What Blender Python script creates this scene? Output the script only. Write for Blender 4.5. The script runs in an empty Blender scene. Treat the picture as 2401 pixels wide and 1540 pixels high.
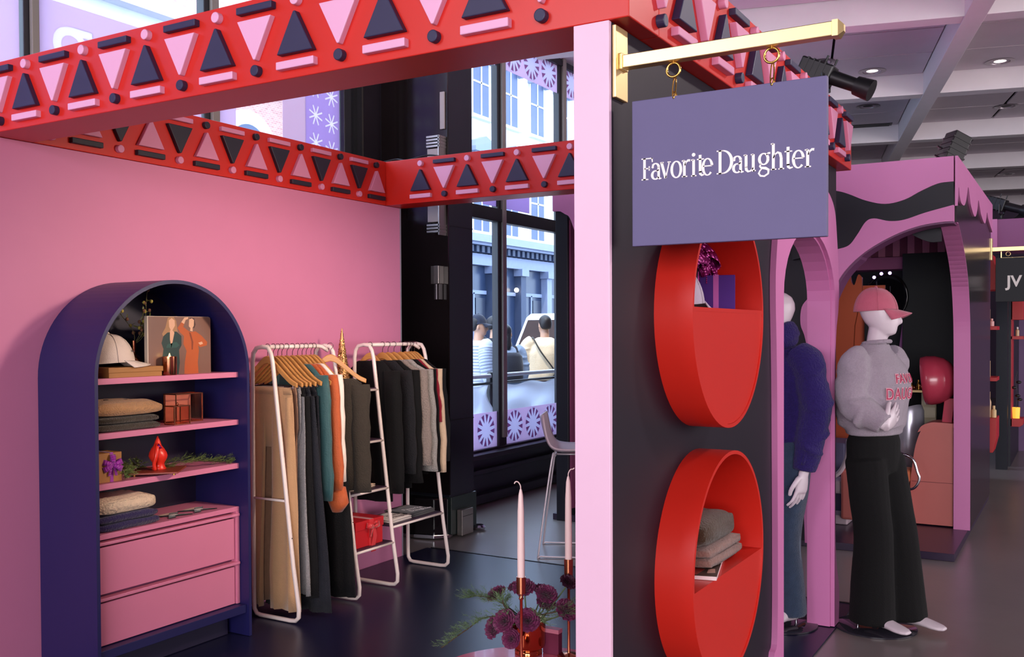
import bpy, bmesh, math, random
from mathutils import Vector, Matrix, noise

SC = bpy.context.scene
COL = SC.collection
PI = math.pi
random.seed(7)

# ---------------------------------------------------------------- camera, world, sun, big lights, exposure
FPX, YAW, PITCH, ROLL, PY = 2266.3, math.radians(30.46), math.radians(-1.02), math.radians(-.27), 819.0
EYE = Vector((0, 0, 1.51))
_c, _s = math.cos(YAW), math.sin(YAW)
_F = Vector((-_s * math.cos(PITCH), _c * math.cos(PITCH), math.sin(PITCH)))
_r = Vector((_c, _s, 0)); _u = _r.cross(_F)
_R = _r * math.cos(ROLL) + _u * math.sin(ROLL)
_U = -_r * math.sin(ROLL) + _u * math.cos(ROLL)
cam = bpy.data.cameras.new('camera'); camo = bpy.data.objects.new('camera', cam); COL.objects.link(camo)
m3 = Matrix((_R, _U, -_F)).transposed()
camo.matrix_world = Matrix.Translation(EYE) @ m3.to_4x4()
cam.sensor_fit = 'HORIZONTAL'; cam.sensor_width = 36.0; cam.lens = 36.0 * FPX / 2401.0
cam.shift_x = 0.0; cam.shift_y = (PY - 770.0) / 2401.0
cam.clip_start = .05; cam.clip_end = 200
SC.camera = camo

SC.view_settings.view_transform = 'Standard'; SC.view_settings.look = 'None'
SC.view_settings.gamma = 1.0; SC.view_settings.use_curve_mapping = False
SC.view_settings.exposure = 0.0
SC.cycles.use_denoising = True
SC.cycles.max_bounces = 7; SC.cycles.diffuse_bounces = 4; SC.cycles.glossy_bounces = 4
SC.cycles.transmission_bounces = 6; SC.cycles.transparent_max_bounces = 12
SC.cycles.caustics_reflective = False; SC.cycles.caustics_refractive = False
SC.cycles.sample_clamp_indirect = 6.0

W = bpy.data.worlds.new('sky'); SC.world = W; W.use_nodes = True
bg = W.node_tree.nodes['Background']
bg.inputs[0].default_value = (.55, .73, 1.0, 1); bg.inputs[1].default_value = 6.0

def lamp(name, kind, loc, target, energy, color, **k):
    l = bpy.data.lights.new(name, kind); o = bpy.data.objects.new(name, l); COL.objects.link(o)
    l.energy = energy; l.color = color
    for a, b in k.items(): setattr(l, a, b)
    o.location = loc
    o.rotation_euler = (Vector(target) - Vector(loc)).to_track_quat('-Z', 'Y').to_euler()
    return o

def big(name, loc, target, w, h, energy, color, spread=180):
    return lamp(name, 'AREA', loc, target, energy, color, shape='RECTANGLE', size=w, size_y=h, spread=math.radians(spread))

lamp('sun', 'SUN', (-10, -5, 20), (-16, 6, 0), 2.6, (1, .96, .9), angle=math.radians(2))
big('shop_window_behind', (-3.1, -2.6, 3.5), (-1.3, 2.4, 2.1), 2.0, 2.2, 105, (.97, .88, 1.0))
big('shop_window_far_behind', (3.0, -7.5, 2.3), (0, 6, 1.8), 8, 3.4, 980, (1.0, .95, .98))
big('added_fill_right', (8.7, 7.5, 2.2), (0, 7.5, 2.2), 12, 3.4, 600, (1.0, .92, .95))  # added area light, unseen, brightening the far booth, ceiling and mannequins
lamp('house_light_spot', 'SPOT', (1.4, 5.6, 3.9), (-1.05, 3.2, 1.3), 240, (1.0, .86, .84), spot_size=math.radians(50), spot_blend=.6, shadow_soft_size=.14)
lamp('wall_wash_spot', 'SPOT', (-1.36, 3.85, 2.2), (-3.95, 3.75, 1.3), 215, (1.0, .78, .60), spot_size=math.radians(80), spot_blend=1.0, shadow_soft_size=.12)
lamp('booth_ceiling_lamp', 'SPOT', (-1.8, 8.2, 3.9), (-1.3, 8.2, 0), 260, (1.0, .80, .78), spot_size=math.radians(75), spot_blend=.8, shadow_soft_size=.2)

# ---------------------------------------------------------------- helpers
def lin(h):
    h = h.lstrip('#'); c = [int(h[i:i + 2], 16) / 255 for i in (0, 2, 4)]
    return tuple(x / 12.92 if x <= .04045 else ((x + .055) / 1.055) ** 2.4 for x in c)

MATS = {}
def mat(name, col, rough=.5, metal=0, var=.06, vscale=6, bump=0, bscale=60, spec=.5, sheen=0, coat=0, alpha=None,
        trans=0, emit=0, aniso=None):
    if name in MATS: return MATS[name]
    m = bpy.data.materials.new(name); m.use_nodes = True; nt = m.node_tree; N = nt.nodes; L = nt.links
    b = N['Principled BSDF']; c = lin(col) if isinstance(col, str) else col
    b.inputs['Roughness'].default_value = rough; b.inputs['Metallic'].default_value = metal
    b.inputs['Specular IOR Level'].default_value = spec
    b.inputs['Sheen Weight'].default_value = sheen; b.inputs['Coat Weight'].default_value = coat
    b.inputs['Transmission Weight'].default_value = trans
    tc = N.new('ShaderNodeTexCoord')
    nz = N.new('ShaderNodeTexNoise'); nz.inputs['Scale'].default_value = vscale; nz.inputs['Detail'].default_value = 4
    if aniso:
        mp = N.new('ShaderNodeMapping'); mp.inputs['Scale'].default_value = aniso
        L.new(tc.outputs['Object'], mp.inputs[0]); L.new(mp.outputs[0], nz.inputs['Vector'])
    else:
        L.new(tc.outputs['Object'], nz.inputs['Vector'])
    mx = N.new('ShaderNodeMix'); mx.data_type = 'RGBA'
    mx.inputs[6].default_value = tuple(max(0, x * (1 - var)) for x in c) + (1,)
    mx.inputs[7].default_value = tuple(min(1, x * (1 + var)) for x in c) + (1,)
    L.new(nz.outputs[0], mx.inputs[0]); L.new(mx.outputs[2], b.inputs['Base Color'])
    if bump:
        n2 = N.new('ShaderNodeTexNoise'); n2.inputs['Scale'].default_value = bscale; n2.inputs['Detail'].default_value = 3
        L.new(tc.outputs['Object'], n2.inputs['Vector'])
        bp = N.new('ShaderNodeBump'); bp.inputs['Strength'].default_value = bump; bp.inputs['Distance'].default_value = .01
        L.new(n2.outputs[0], bp.inputs['Height']); L.new(bp.outputs[0], b.inputs['Normal'])
    if emit:
        b.inputs['Emission Strength'].default_value = emit; b.inputs['Emission Color'].default_value = c + (1,)
    if alpha is not None: b.inputs['Alpha'].default_value = alpha
    MATS[name] = m; return m

def glass_mat(name, tint=(1, 1, 1), refl=.08):
    if name in MATS: return MATS[name]
    m = bpy.data.materials.new(name); m.use_nodes = True; nt = m.node_tree; N = nt.nodes; L = nt.links
    N.remove(N['Principled BSDF'])
    t = N.new('ShaderNodeBsdfTransparent'); t.inputs[0].default_value = tint + (1,)
    g = N.new('ShaderNodeBsdfGlossy'); g.inputs['Roughness'].default_value = .03
    fr = N.new('ShaderNodeLayerWeight'); fr.inputs[0].default_value = .5
    pw = N.new('ShaderNodeMath'); pw.operation = 'POWER'; pw.inputs[1].default_value = 4
    ml = N.new('ShaderNodeMath'); ml.operation = 'MULTIPLY_ADD'; ml.inputs[1].default_value = .5; ml.inputs[2].default_value = .03
    L.new(fr.outputs['Facing'], pw.inputs[0]); L.new(pw.outputs[0], ml.inputs[0])
    mx = N.new('ShaderNodeMixShader')
    L.new(ml.outputs[0], mx.inputs[0]); L.new(t.outputs[0], mx.inputs[1]); L.new(g.outputs[0], mx.inputs[2])
    L.new(mx.outputs[0], N['Material Output'].inputs[0]); MATS[name] = m; return m

def film_mat(name, col, tr=.6):
    # translucent vinyl film on glass
    if name in MATS: return MATS[name]
    m = bpy.data.materials.new(name); m.use_nodes = True; nt = m.node_tree; N = nt.nodes; L = nt.links
    N.remove(N['Principled BSDF']); c = lin(col) + (1,)
    tc = N.new('ShaderNodeTexCoord'); nz = N.new('ShaderNodeTexNoise'); nz.inputs['Scale'].default_value = 2
    L.new(tc.outputs['Object'], nz.inputs['Vector'])
    mc = N.new('ShaderNodeMix'); mc.data_type = 'RGBA'; mc.inputs[6].default_value = tuple(x * .95 for x in c[:3]) + (1,); mc.inputs[7].default_value = c
    L.new(nz.outputs[0], mc.inputs[0])
    d = N.new('ShaderNodeBsdfDiffuse'); t = N.new('ShaderNodeBsdfTranslucent'); mx = N.new('ShaderNodeMixShader')
    L.new(mc.outputs[2], d.inputs[0]); L.new(mc.outputs[2], t.inputs[0])
    mx.inputs[0].default_value = tr
    L.new(d.outputs[0], mx.inputs[1]); L.new(t.outputs[0], mx.inputs[2]); L.new(mx.outputs[0], N['Material Output'].inputs[0])
    MATS[name] = m; return m

def root_of(o):
    p = Vector((0, 0, 0))
    while o is not None: p = p + o.location; o = o.parent
    return p

class MB:
    """collects geometry in world coordinates; build() links it as one mesh object"""
    def __init__(s): s.v = []; s.f = []
    def add(s, v, f):
        k = len(s.v); s.v += [tuple(p) for p in v]; s.f += [tuple(i + k for i in q) for q in f]; return s
    def box(s, x0, x1, y0, y1, z0, z1):
        v = [(x, y, z) for x in (x0, x1) for y in (y0, y1) for z in (z0, z1)]
        return s.add(v, [(0, 1, 3, 2), (4, 6, 7, 5), (0, 4, 5, 1), (2, 3, 7, 6), (0, 2, 6, 4), (1, 5, 7, 3)])
    def obox(s, c, dx, dy, dz):
        c, dx, dy, dz = map(Vector, (c, dx, dy, dz))
        v = [c + dx * a + dy * b + dz * e for a in (-1, 1) for b in (-1, 1) for e in (-1, 1)]
        return s.add(v, [(0, 1, 3, 2), (4, 6, 7, 5), (0, 4, 5, 1), (2, 3, 7, 6), (0, 2, 6, 4), (1, 5, 7, 3)])
    def prism(s, poly, axis, lo, hi):
        def p(a, b, w): return {'X': (w, a, b), 'Y': (a, w, b), 'Z': (a, b, w)}[axis]
        n = len(poly); v = [p(a, b, lo) for a, b in poly] + [p(a, b, hi) for a, b in poly]
        f = [tuple(range(n)), tuple(range(2 * n - 1, n - 1, -1))] + [(i, (i + 1) % n, (i + 1) % n + n, i + n) for i in range(n)]
        return s.add(v, f)
    def loft(s, rings, cap=True, closed=False):
        n = len(rings[0]); v = [p for r in rings for p in r]; f = []; m = len(rings)
        for i in range(m if closed else m - 1):
            a, b = i * n, ((i + 1) % m) * n
            f += [(a + j, a + (j + 1) % n, b + (j + 1) % n, b + j) for j in range(n)]
        if cap and not closed: f += [tuple(range(n - 1, -1, -1)), tuple(range((m - 1) * n, m * n))]
        return s.add(v, f)
    def tube(s, pts, r, n=8, cap=True, closed=False, flat=1.0):
        pts = [Vector(p) for p in pts]; rings = []; m = len(pts); up = None
        for i, p in enumerate(pts):
            if closed: t = (pts[(i + 1) % m] - pts[i - 1])
            else: t = (pts[min(i + 1, m - 1)] - pts[max(i - 1, 0)])
            t = t.normalized() if t.length > 1e-9 else Vector((0, 0, 1))
            if up is None:
                up = Vector((0, 0, 1)) if abs(t.z) < .9 else Vector((1, 0, 0))
            a = t.cross(up); a = a.normalized() if a.length > 1e-6 else t.orthogonal().normalized()
            b = a.cross(t).normalized(); up = b
            rr = r[i] if isinstance(r, (list, tuple)) else r
            rings.append([p + a * math.cos(q) * rr + b * math.sin(q) * rr * flat for q in [2 * PI * k / n for k in range(n)]])
        return s.loft(rings, cap, closed)
    def lathe(s, prof, c, n=20, axis='Z'):
        c = Vector(c); rings = []
        for r, h in prof:
            r = max(r, 1e-4); ring = []
            for k in range(n):
                a, b = r * math.cos(2 * PI * k / n), r * math.sin(2 * PI * k / n)
                ring.append(c + Vector({'Z': (a, b, h), 'X': (h, a, b), 'Y': (b, h, a)}[axis]))
            rings.append(ring)
        return s.loft(rings)
    def ball(s, c, r, nu=14, nv=9):
        c = Vector(c); r = (r, r, r) if not isinstance(r, (list, tuple)) else r
        rings = []
        for j in range(nv + 1):
            t = -PI / 2 + PI * j / nv; cr = max(math.cos(t), .002)
            rings.append([c + Vector((r[0] * cr * math.cos(2 * PI * k / nu), r[1] * cr * math.sin(2 * PI * k / nu), r[2] * math.sin(t))) for k in range(nu)])
        return s.loft(rings)
    def ell(s, cs, n=20):
        # loft of ellipses: (centre, rx-vector, ry-vector)
        rings = []
        for c, a, b in cs:
            c, a, b = Vector(c), Vector(a), Vector(b)
            rings.append([c + a * math.cos(2 * PI * k / n) + b * math.sin(2 * PI * k / n) for k in range(n)])
        return s.loft(rings)
    def grid(s, fn, nu, nv):
        v = [fn(i / (nu - 1), j / (nv - 1)) for j in range(nv) for i in range(nu)]
        return s.add(v, [(j * nu + i, j * nu + i + 1, (j + 1) * nu + i + 1, (j + 1) * nu + i) for j in range(nv - 1) for i in range(nu - 1)])
    def stroke(s, pts, w, axis, lo, hi):
        # flat ribbon of varying width in a plane, with thickness
        pts = [Vector(p) for p in pts]; n = len(pts); A = []; B = []
        for i, p in enumerate(pts):
            t = (pts[min(i + 1, n - 1)] - pts[max(i - 1, 0)]).normalized(); q = Vector((-t.y, t.x))
            ww = w[i] if isinstance(w, (list, tuple)) else w
            A.append(p + q * ww / 2); B.append(p - q * ww / 2)
        for i in range(n - 1):
            s.prism([A[i], A[i + 1], B[i + 1], B[i]], axis, lo, hi)
        return s
    def xf(s, M):
        s.v = [tuple(M @ Vector(p)) for p in s.v]; return s
    def build(s, name, m, parent=None, smooth=None, bevel=0, sub=0, solid=0, remesh=0, seg=2, smoothit=0):
        me = bpy.data.meshes.new(name); off = root_of(parent)
        me.from_pydata([(p[0] - off.x, p[1] - off.y, p[2] - off.z) for p in s.v], [], s.f)
        bm = bmesh.new(); bm.from_mesh(me); bmesh.ops.recalc_face_normals(bm, faces=bm.faces); bm.to_mesh(me); bm.free()
        if m: me.materials.append(m)
        o = bpy.data.objects.new(name, me); COL.objects.link(o)
        if parent is not None: o.parent = parent
        if solid:
            q = o.modifiers.new('solid', 'SOLIDIFY'); q.thickness = solid; q.offset = 0
        if remesh:
            q = o.modifiers.new('remesh', 'REMESH'); q.mode = 'VOXEL'; q.voxel_size = remesh; q.use_smooth_shade = True
            if smoothit:
                q = o.modifiers.new('smooth', 'SMOOTH'); q.iterations = smoothit; q.factor = .5
        if bevel:
            q = o.modifiers.new('bevel', 'BEVEL'); q.width = bevel; q.segments = seg; q.limit_method = 'ANGLE'
        if sub:
            q = o.modifiers.new('sub', 'SUBSURF'); q.levels = sub; q.render_levels = sub
        if smooth:
            me.polygons.foreach_set('use_smooth', [True] * len(me.polygons))
            if smooth < 179: me.set_sharp_from_angle(angle=math.radians(smooth))
        return o

def curve_prism(outlines, axis, lo, hi, name='c'):
    """solid plate with holes: outlines are closed polylines in the plane; returns an MB"""
    cu = bpy.data.curves.new(name, 'CURVE'); cu.dimensions = '2D'; cu.fill_mode = 'BOTH'; cu.extrude = abs(hi - lo) / 2
    for ol in outlines:
        sp = cu.splines.new('POLY'); sp.points.add(len(ol) - 1); sp.use_cyclic_u = True
        for p, q in zip(sp.points, ol): p.co = (q[0], q[1], 0, 1)
    return _curve_mb(cu, axis, (lo + hi) / 2)

def _curve_mb(cu, axis, mid, at=(0, 0), flip=False):
    o = bpy.data.objects.new('tmp', cu); COL.objects.link(o)
    dg = bpy.context.evaluated_depsgraph_get(); me = bpy.data.meshes.new_from_object(o.evaluated_get(dg))
    r = MB()
    def p(c):
        a, b, w = (-c.x if flip else c.x) + at[0], c.y + at[1], c.z + mid
        return {'X': (w, a, b), 'Y': (a, w, b), 'Z': (a, b, w)}[axis]
    r.add([p(v.co) for v in me.vertices], [tuple(q.vertices) for q in me.polygons])
    bpy.data.objects.remove(o); bpy.data.meshes.remove(me); bpy.data.curves.remove(cu)
    return r

def text_mb(txt, size, axis, lo, hi, at, flip=False, align='LEFT', bold=0, spacing=1.0):
    cu = bpy.data.curves.new('t', 'FONT'); cu.body = txt; cu.size = size; cu.extrude = abs(hi - lo) / 2; cu.align_x = align
    cu.resolution_u = 3; cu.offset = bold; cu.space_character = spacing
    return _curve_mb(cu, axis, (lo + hi) / 2, at, flip)

def thing(name, label, cat, loc=(0, 0, 0), group=None, kind=None):
    o = bpy.data.objects.new(name, None); COL.objects.link(o); o.location = loc
    o['label'] = label; o['category'] = cat
    if group: o['group'] = group
    if kind: o['kind'] = kind
    return o
def tag(o, label, cat, group=None, kind=None):
    o['label'] = label; o['category'] = cat
    if group: o['group'] = group
    if kind: o['kind'] = kind
    return o
def struct(o, label=None, cat=None):
    o['kind'] = 'structure'
    if label: o['label'] = label
    if cat: o['category'] = cat
    return o
def plab(o, label): o['label'] = label; return o
def inst(o, name, parent, loc=None):
    c = o.copy(); c.name = name; COL.objects.link(c); c.parent = parent
    if loc is not None: c.location = loc
    return c
def copy_tree(o, parent=None):
    c = o.copy(); COL.objects.link(c); c.parent = parent
    for ch in list(o.children): copy_tree(ch, c)
    return c
def circ(cx, cy, r, n=48, ry=None):
    ry = r if ry is None else ry
    return [(cx + r * math.cos(2 * PI * k / n), cy + ry * math.sin(2 * PI * k / n)) for k in range(n)]
def lerp(a, b, t): return a + (b - a) * t
def interp(tab, x):
    if x <= tab[0][0]: return tab[0][1]
    for (a, p), (b, q) in zip(tab, tab[1:]):
        if x <= b:
            t = (x - a) / (b - a); t = t * t * (3 - 2 * t) if False else t
            return p + (q - p) * t if not isinstance(p, tuple) else tuple(i + (j - i) * t for i, j in zip(p, q))
    return tab[-1][1]
def smoothpts(pts, n=8):
    # Catmull-Rom through points
    P = [Vector(p) for p in pts]; out = []
    for i in range(len(P) - 1):
        a = P[i - 1] if i else P[0] * 2 - P[1]; b, c = P[i], P[i + 1]; d = P[i + 2] if i + 2 < len(P) else P[-1] * 2 - P[-2]
        for k in range(n):
            t = k / n
            out.append(.5 * ((2 * b) + (c - a) * t + (2 * a - 5 * b + 4 * c - d) * t * t + (3 * b - a - 3 * c + d) * t ** 3))
    out.append(P[-1]); return out

# ---------------------------------------------------------------- materials
RED = mat('red_paint', '#D0271C', .36, var=.03, spec=.5)
NAVY = mat('navy_paint', '#2A2748', .45, var=.05)
DARK = mat('dark_navy_panel', '#1C1523', .5, var=.1, spec=.25)
PINKL = mat('pale_pink_paint', '#F1C6E0', .45, var=.03)
PINKW = mat('pink_wall_paint', '#D07CA2', .55, var=.03)
PINKT = mat('orchid_pink_trim', '#CF79B0', .45, var=.03)
PINKD = mat('dusty_pink_laminate', '#D67D9E', .4, var=.03)
WHITE = mat('white_enamel', '#F2E4E0', .3, var=.03)
GOLD = mat('brushed_brass', '#EFD29A', .38, metal=1, var=.06)
GOLDS = mat('polished_gold', '#E2B25C', .16, metal=1, var=.08)
COPPER = mat('rose_copper', '#C9825F', .2, metal=1, var=.08)
CHROME = mat('chrome', '#C8C8D0', .12, metal=1, var=.05)
BLACKM = mat('black_metal', '#17161A', .4, var=.1)
BLACKG = mat('black_gloss', '#161316', .08, var=.1, vscale=1.5)
CHAR = mat('charcoal_frame', '#26242A', .42, var=.15)
CONC = mat('concrete_floor', '#877E7A', .29, var=.2, vscale=1.3, bump=.06, bscale=9)
FLOORN = mat('navy_vinyl_floor', '#191937', .33, var=.12, vscale=2)
CEILW = mat('ceiling_paint', '#E0D8DC', .7, var=.04)
TILE = mat('ceiling_tile', '#CFC3CB', .8, var=.06, vscale=3)
WOOD = mat('hanger_wood', '#C58A4B', .4, var=.18, vscale=20, aniso=(1, 1, 8))
SKINW = mat('mannequin_white', '#E2D3DC', .35, var=.02)
def cloth(name, col, bump=.5, bs=250, var=.12, vs=40, sheen=.3, rough=.85): return mat(name, col, rough, var=var, vscale=vs, bump=bump, bscale=bs, spec=.25, sheen=sheen)
# ================================================================ SETTING
struct(MB().box(-4.62, 9, -9, 24, -.12, 0).build('floor', CONC))
struct(MB().box(-3.93, -1.06, 1.2, 5.5, -.02, .008).build('floor', FLOORN), 'dark navy vinyl flooring of the near pink booth', 'floor')
o = MB().box(-3.9, -1.07, 5.5, 5.515, 0, .012).build('trim_1', BLACKM); struct(o)

# street wall: sill wall, pier, windows
SW = mat('sill_wall_paint', '#1F1E26', .4, var=.15)
s = MB(); s.box(-4.72, -4.56, 6.36, 14, 0, .40); s.box(-4.72, -4.50, 6.36, 14, .27, .31); s.box(-4.7, -4.47, 6.36, 14, .02, .1)
struct(s.build('wall_street', SW, bevel=.006))
struct(MB().box(-4.70, -4.48, 6.36, 14, .40, .445).build('trim_2', CHAR, bevel=.006))
struct(MB().box(-4.72, -4.56, 0.2, 6.05, 0, 2.4).build('wall_street.001', SW))
PIERM = mat('pier_gloss_black', '#1B1516', .13, var=.3, vscale=1.2)
PIERN = mat('pier_navy_side', '#191926', .5, var=.1)
pier = MB().box(-4.6, -3.985, 5.86, 6.19, .3, 4.31).build('wall_pier', PIERN); struct(pier)
fp = MB().box(-4.58, -3.975, 5.845, 5.86, .32, 4.3).build('front_panel', PIERM, pier)
for z in (2.29, .86): MB().box(-3.986, -3.98, 5.86, 6.19, z, z + .006).build('joint_strip', BLACKM, pier)
MB().prism([(-4.6, 5.73), (-4.2, 5.73), (-4.06, 5.76), (-3.98, 5.84), (-4.6, 5.84)], 'Z', .01, .3).build('plinth', BLACKG, pier, bevel=.01)
MB().prism([(-4.6, 5.71), (-4.2, 5.71), (-4.05, 5.745), (-3.96, 5.83), (-3.96, 5.86), (-4.6, 5.86)], 'Z', .008, .035).build('kick_strip', CHROME, pier, bevel=.004)
MB().box(-4.6, -3.97, 5.862, 6.205, .02, .3).build('base_panel', mat('pier_base_green', '#27302F', .4, var=.1), pier, bevel=.004)
MB().lathe([(.05, 0), (.055, .02), (.04, .035)], (-3.95, 6.2, .01), 16).build('foot_cap', CHROME, pier, smooth=40)
# grey infill panel between the pier and the left window
PAN = mat('grey_infill_panel', '#4C4644', .45, var=.25, vscale=2.5)
inf = MB().box(-4.66, -4.6, 5.62, 6.1, 2.3, 4.3).build('wall_infill', PAN); struct(inf)
MB().box(-4.605, -4.594, 5.66, 5.92, 2.3, 3.6).build('smoked_panel', mat('smoked_glass_panel', '#2E272E', .1, var=.2), inf)
MB().tube([(-4.55, 5.6, 2.62), (-4.52, 5.8, 2.68), (-4.45, 5.95, 2.66), (-4.4, 5.97, 2.62), (-4.3, 5.96, 2.60)], .008).build('cable', BLACKM, inf)

GL = glass_mat('window_glass')
FILM = film_mat('lavender_film', '#F1E0F5'); FILM2 = film_mat('violet_film', '#D6C2EA', .6); FILMW = film_mat('white_film', '#F7F0FA', .75)
FILMP = film_mat('mauve_film', '#B98ABB', .5); FILMB = film_mat('pale_blue_film', '#E6E2F4', .7)
STEEL = mat('mullion_grey_steel', '#8F8A84', .35, var=.08)

def star(mb, cy, cz, r, n, x0, x1, w0, w1, rot=0):
    for k in range(n):
        a = rot + 2 * PI * k / n; d = (math.cos(a), math.sin(a)); q = (-d[1], d[0])
        mb.prism([(cy + d[0] * r * .05, cz + d[1] * r * .05), (cy + d[0] * r * .6 + q[0] * w0, cz + d[1] * r * .6 + q[1] * w0), (cy + d[0] * r + q[0] * w1, cz + d[1] * r + q[1] * w1),
                  (cy + d[0] * r - q[0] * w1, cz + d[1] * r - q[1] * w1), (cy + d[0] * r * .6 - q[0] * w0, cz + d[1] * r * .6 - q[1] * w0)], 'X', x0, x1)
def wedges(mb, cy, cz, r, n, x0, x1, rot):
    for k in range(n):
        a = rot + 2 * PI * (k + .5) / n; da = .42 * PI / n * 1.3
        P = lambda rr, aa: (cy + rr * math.cos(aa), cz + rr * math.sin(aa))
        mb.prism([P(r * .55, a), P(r, a + da), P(r, a - da)], 'X', x0, x1)

def window(name, ys, zs, mull, depth=.07):
    """frame with mullions at ys (centres), rails at zs"""
    w = struct(MB().box(-4.66, -4.6, ys[0] - .05, ys[0] + .05, zs[0], zs[-1]).build(name, CHAR, bevel=.004))
    for y, wd in mull:
        MB().box(-4.67, -4.60, y - wd / 2, y + wd / 2, zs[0], zs[-1]).build('mullion', CHAR, w, bevel=.006)
        MB().box(-4.60, -4.575, y - wd / 6, y + wd / 3.2, zs[0] + .1, zs[-1]).build('mullion_cap', STEEL, w, bevel=.004)
    for z, h in [(zs[0], .05), (zs[-1] - .05, .06)] + [(z, .12) for z in zs[1:-1]]:
        MB().box(-4.67, -4.585, ys[0], ys[-1], z - h / 2, z + h / 2).build('rail', CHAR, w, bevel=.006)
    ye = sorted([ys[0]] + [m[0] for m in mull] + [ys[-1]])
    for a, b in zip(ye, ye[1:]):
        for c, d in zip(zs, zs[1:]):
            MB().box(-4.635, -4.627, a + .03, b - .03, c + .02, d - .02).build('pane', GL, w)
    return w
w1 = window('window_1', (0.6, 5.5), (2.26, 4.31), [(1.86, .09), (3.025, .085), (4.21, .12)])
MB().box(-4.67, -4.58, 5.42, 5.62, 2.3, 4.35).build('jamb', CHAR, w1, bevel=.004)
MB().box(-4.6, -4.56, 5.5, 5.54, 2.3, 4.35).build('jamb_rib', BLACKM, w1)
w2 = window('window_2', (6.42, 12.0), (.44, 2.58, 4.31), [(7.65, .14), (8.87, .15), (10.1, .15)])
# films on the glass
def film(y0, y1, z0, z1, m, par, nm='window_film'):
    return MB().box(-4.625, -4.622, y0, y1, z0, z1).build(nm, m, par)
def film_cut(y0, y1, z0, z1, m, par, holes):
    """film with cut-outs (polylines in the Y-Z plane)"""
    return curve_prism([[(y0, z0), (y1, z0), (y1, z1), (y0, z1)]] + holes, 'X', -4.625, -4.622).build('window_film', m, par)
def text_outlines(txt, size, at):
    cu = bpy.data.curves.new('t', 'FONT'); cu.body = txt; cu.size = size; cu.offset = .012; cu.space_character = .95
    o = bpy.data.objects.new('t', cu); COL.objects.link(o); c2 = o.to_curve(bpy.context.evaluated_depsgraph_get()); out = []
    for sp in c2.splines:
        B = sp.bezier_points; n = len(B); P = []
        for i in range(n):
            a, b = B[i], B[(i + 1) % n]
            for k in range(5):
                t = k / 5; q = a.co * (1 - t) ** 3 + a.handle_right * 3 * t * (1 - t) ** 2 + b.handle_left * 3 * t * t * (1 - t) + b.co * t ** 3; P.append((q.x + at[0], q.y + at[1]))
        out.append(P)
    o.to_curve_clear(); bpy.data.objects.remove(o); return out
film(0.62, 1.8, 2.35, 4.3, FILM, w1); film(1.92, 2.97, 2.35, 4.3, FILM, w1)
GET = text_outlines('get', .62, (3.13, 2.86))
film_cut(3.08, 4.14, 2.35, 3.25, FILM, w1, GET)
curve_prism(GET, 'X', -4.625, -4.622).build('lettering', FILMW, w1)
film(4.28, 4.42, 2.35, 3.0, FILM, w1)
def aster(cy, cz, r, w, n=8, rot=PI / 8):
    P = []
    for k in range(n):
        a = rot + 2 * PI * k / n; d = (math.cos(a), math.sin(a)); q = (-d[1], d[0]); a2 = a + PI / n; ri = w / math.sin(PI / n) * .98
        P += [(cy + d[0] * r - q[0] * w, cz + d[1] * r - q[1] * w), (cy + d[0] * r + q[0] * w, cz + d[1] * r + q[1] * w), (cy + ri * math.cos(a2), cz + ri * math.sin(a2))]
    return P
AS = [aster(y, 3.015 + j * .192 - (.012 if i else -.02), .072, .0062) for i, y in enumerate((5.165, 5.33)) for j in range(-3, 6)]
film_cut(5.06, 5.415, 2.35, 4.3, FILM2, w1, AS); film(4.84, 5.06, 2.35, 4.3, film_mat('blush_film', '#EBD6E4'), w1)
for q in AS: MB().prism(q, 'X', -4.625, -4.622).build('asterisk', FILMW, w1)
# lower and upper bands with starbursts on window 2
def wedge(cy, cz, r, k, n=12):
    a = 2 * PI * (k + .5) / n + .15; da = PI / n * .62; P = lambda rr, aa: (cy + rr * math.cos(aa), cz + rr * math.sin(aa))
    return [P(r * .45, a), P(r * .97, a - da), P(r * .97, a + da)]
for a, b in ((6.45, 7.58), (7.73, 8.79), (8.95, 10.0)):
    n = 3
    for z0, z1, zc, rr in ((.465, .785, .625, .15), (3.95, 4.28, 4.12, .155)):
        ys = [a + (b - a) * (k + .5) / n for k in range(n)]
        film_cut(a, b, z0, z1, FILM, w2, [circ(y, zc, rr, 40) for y in ys])
        for y in ys:
            wd = [wedge(y, zc, rr, k) for k in range(12)]
            sb_ = curve_prism([circ(y, zc, rr, 40)] + wd, 'X', -4.625, -4.622).build('starburst', FILMB, w2)
            m_ = MB()
            for q in wd: m_.prism(q, 'X', -4.625, -4.622)
            m_.build('starburst_wedges', FILMP, sb_ if False else w2)['kind'] = 'stuff'
# stepped violet film at the head of the lower light, seen above the red beam
sm = MB(); sm.prism([(7.35, 2.66), (7.58, 2.66), (7.58, 2.98), (7.42, 2.98), (7.42, 2.93), (7.35, 2.93)], 'X', -4.6215, -4.619); sm.build('window_film', FILM2, w2)
sm = MB(); sm.prism([(7.73, 2.66), (8.2, 2.66), (8.2, 2.89), (7.73, 2.93)], 'X', -4.6215, -4.619); sm.build('window_film', FILM2, w2)

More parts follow.
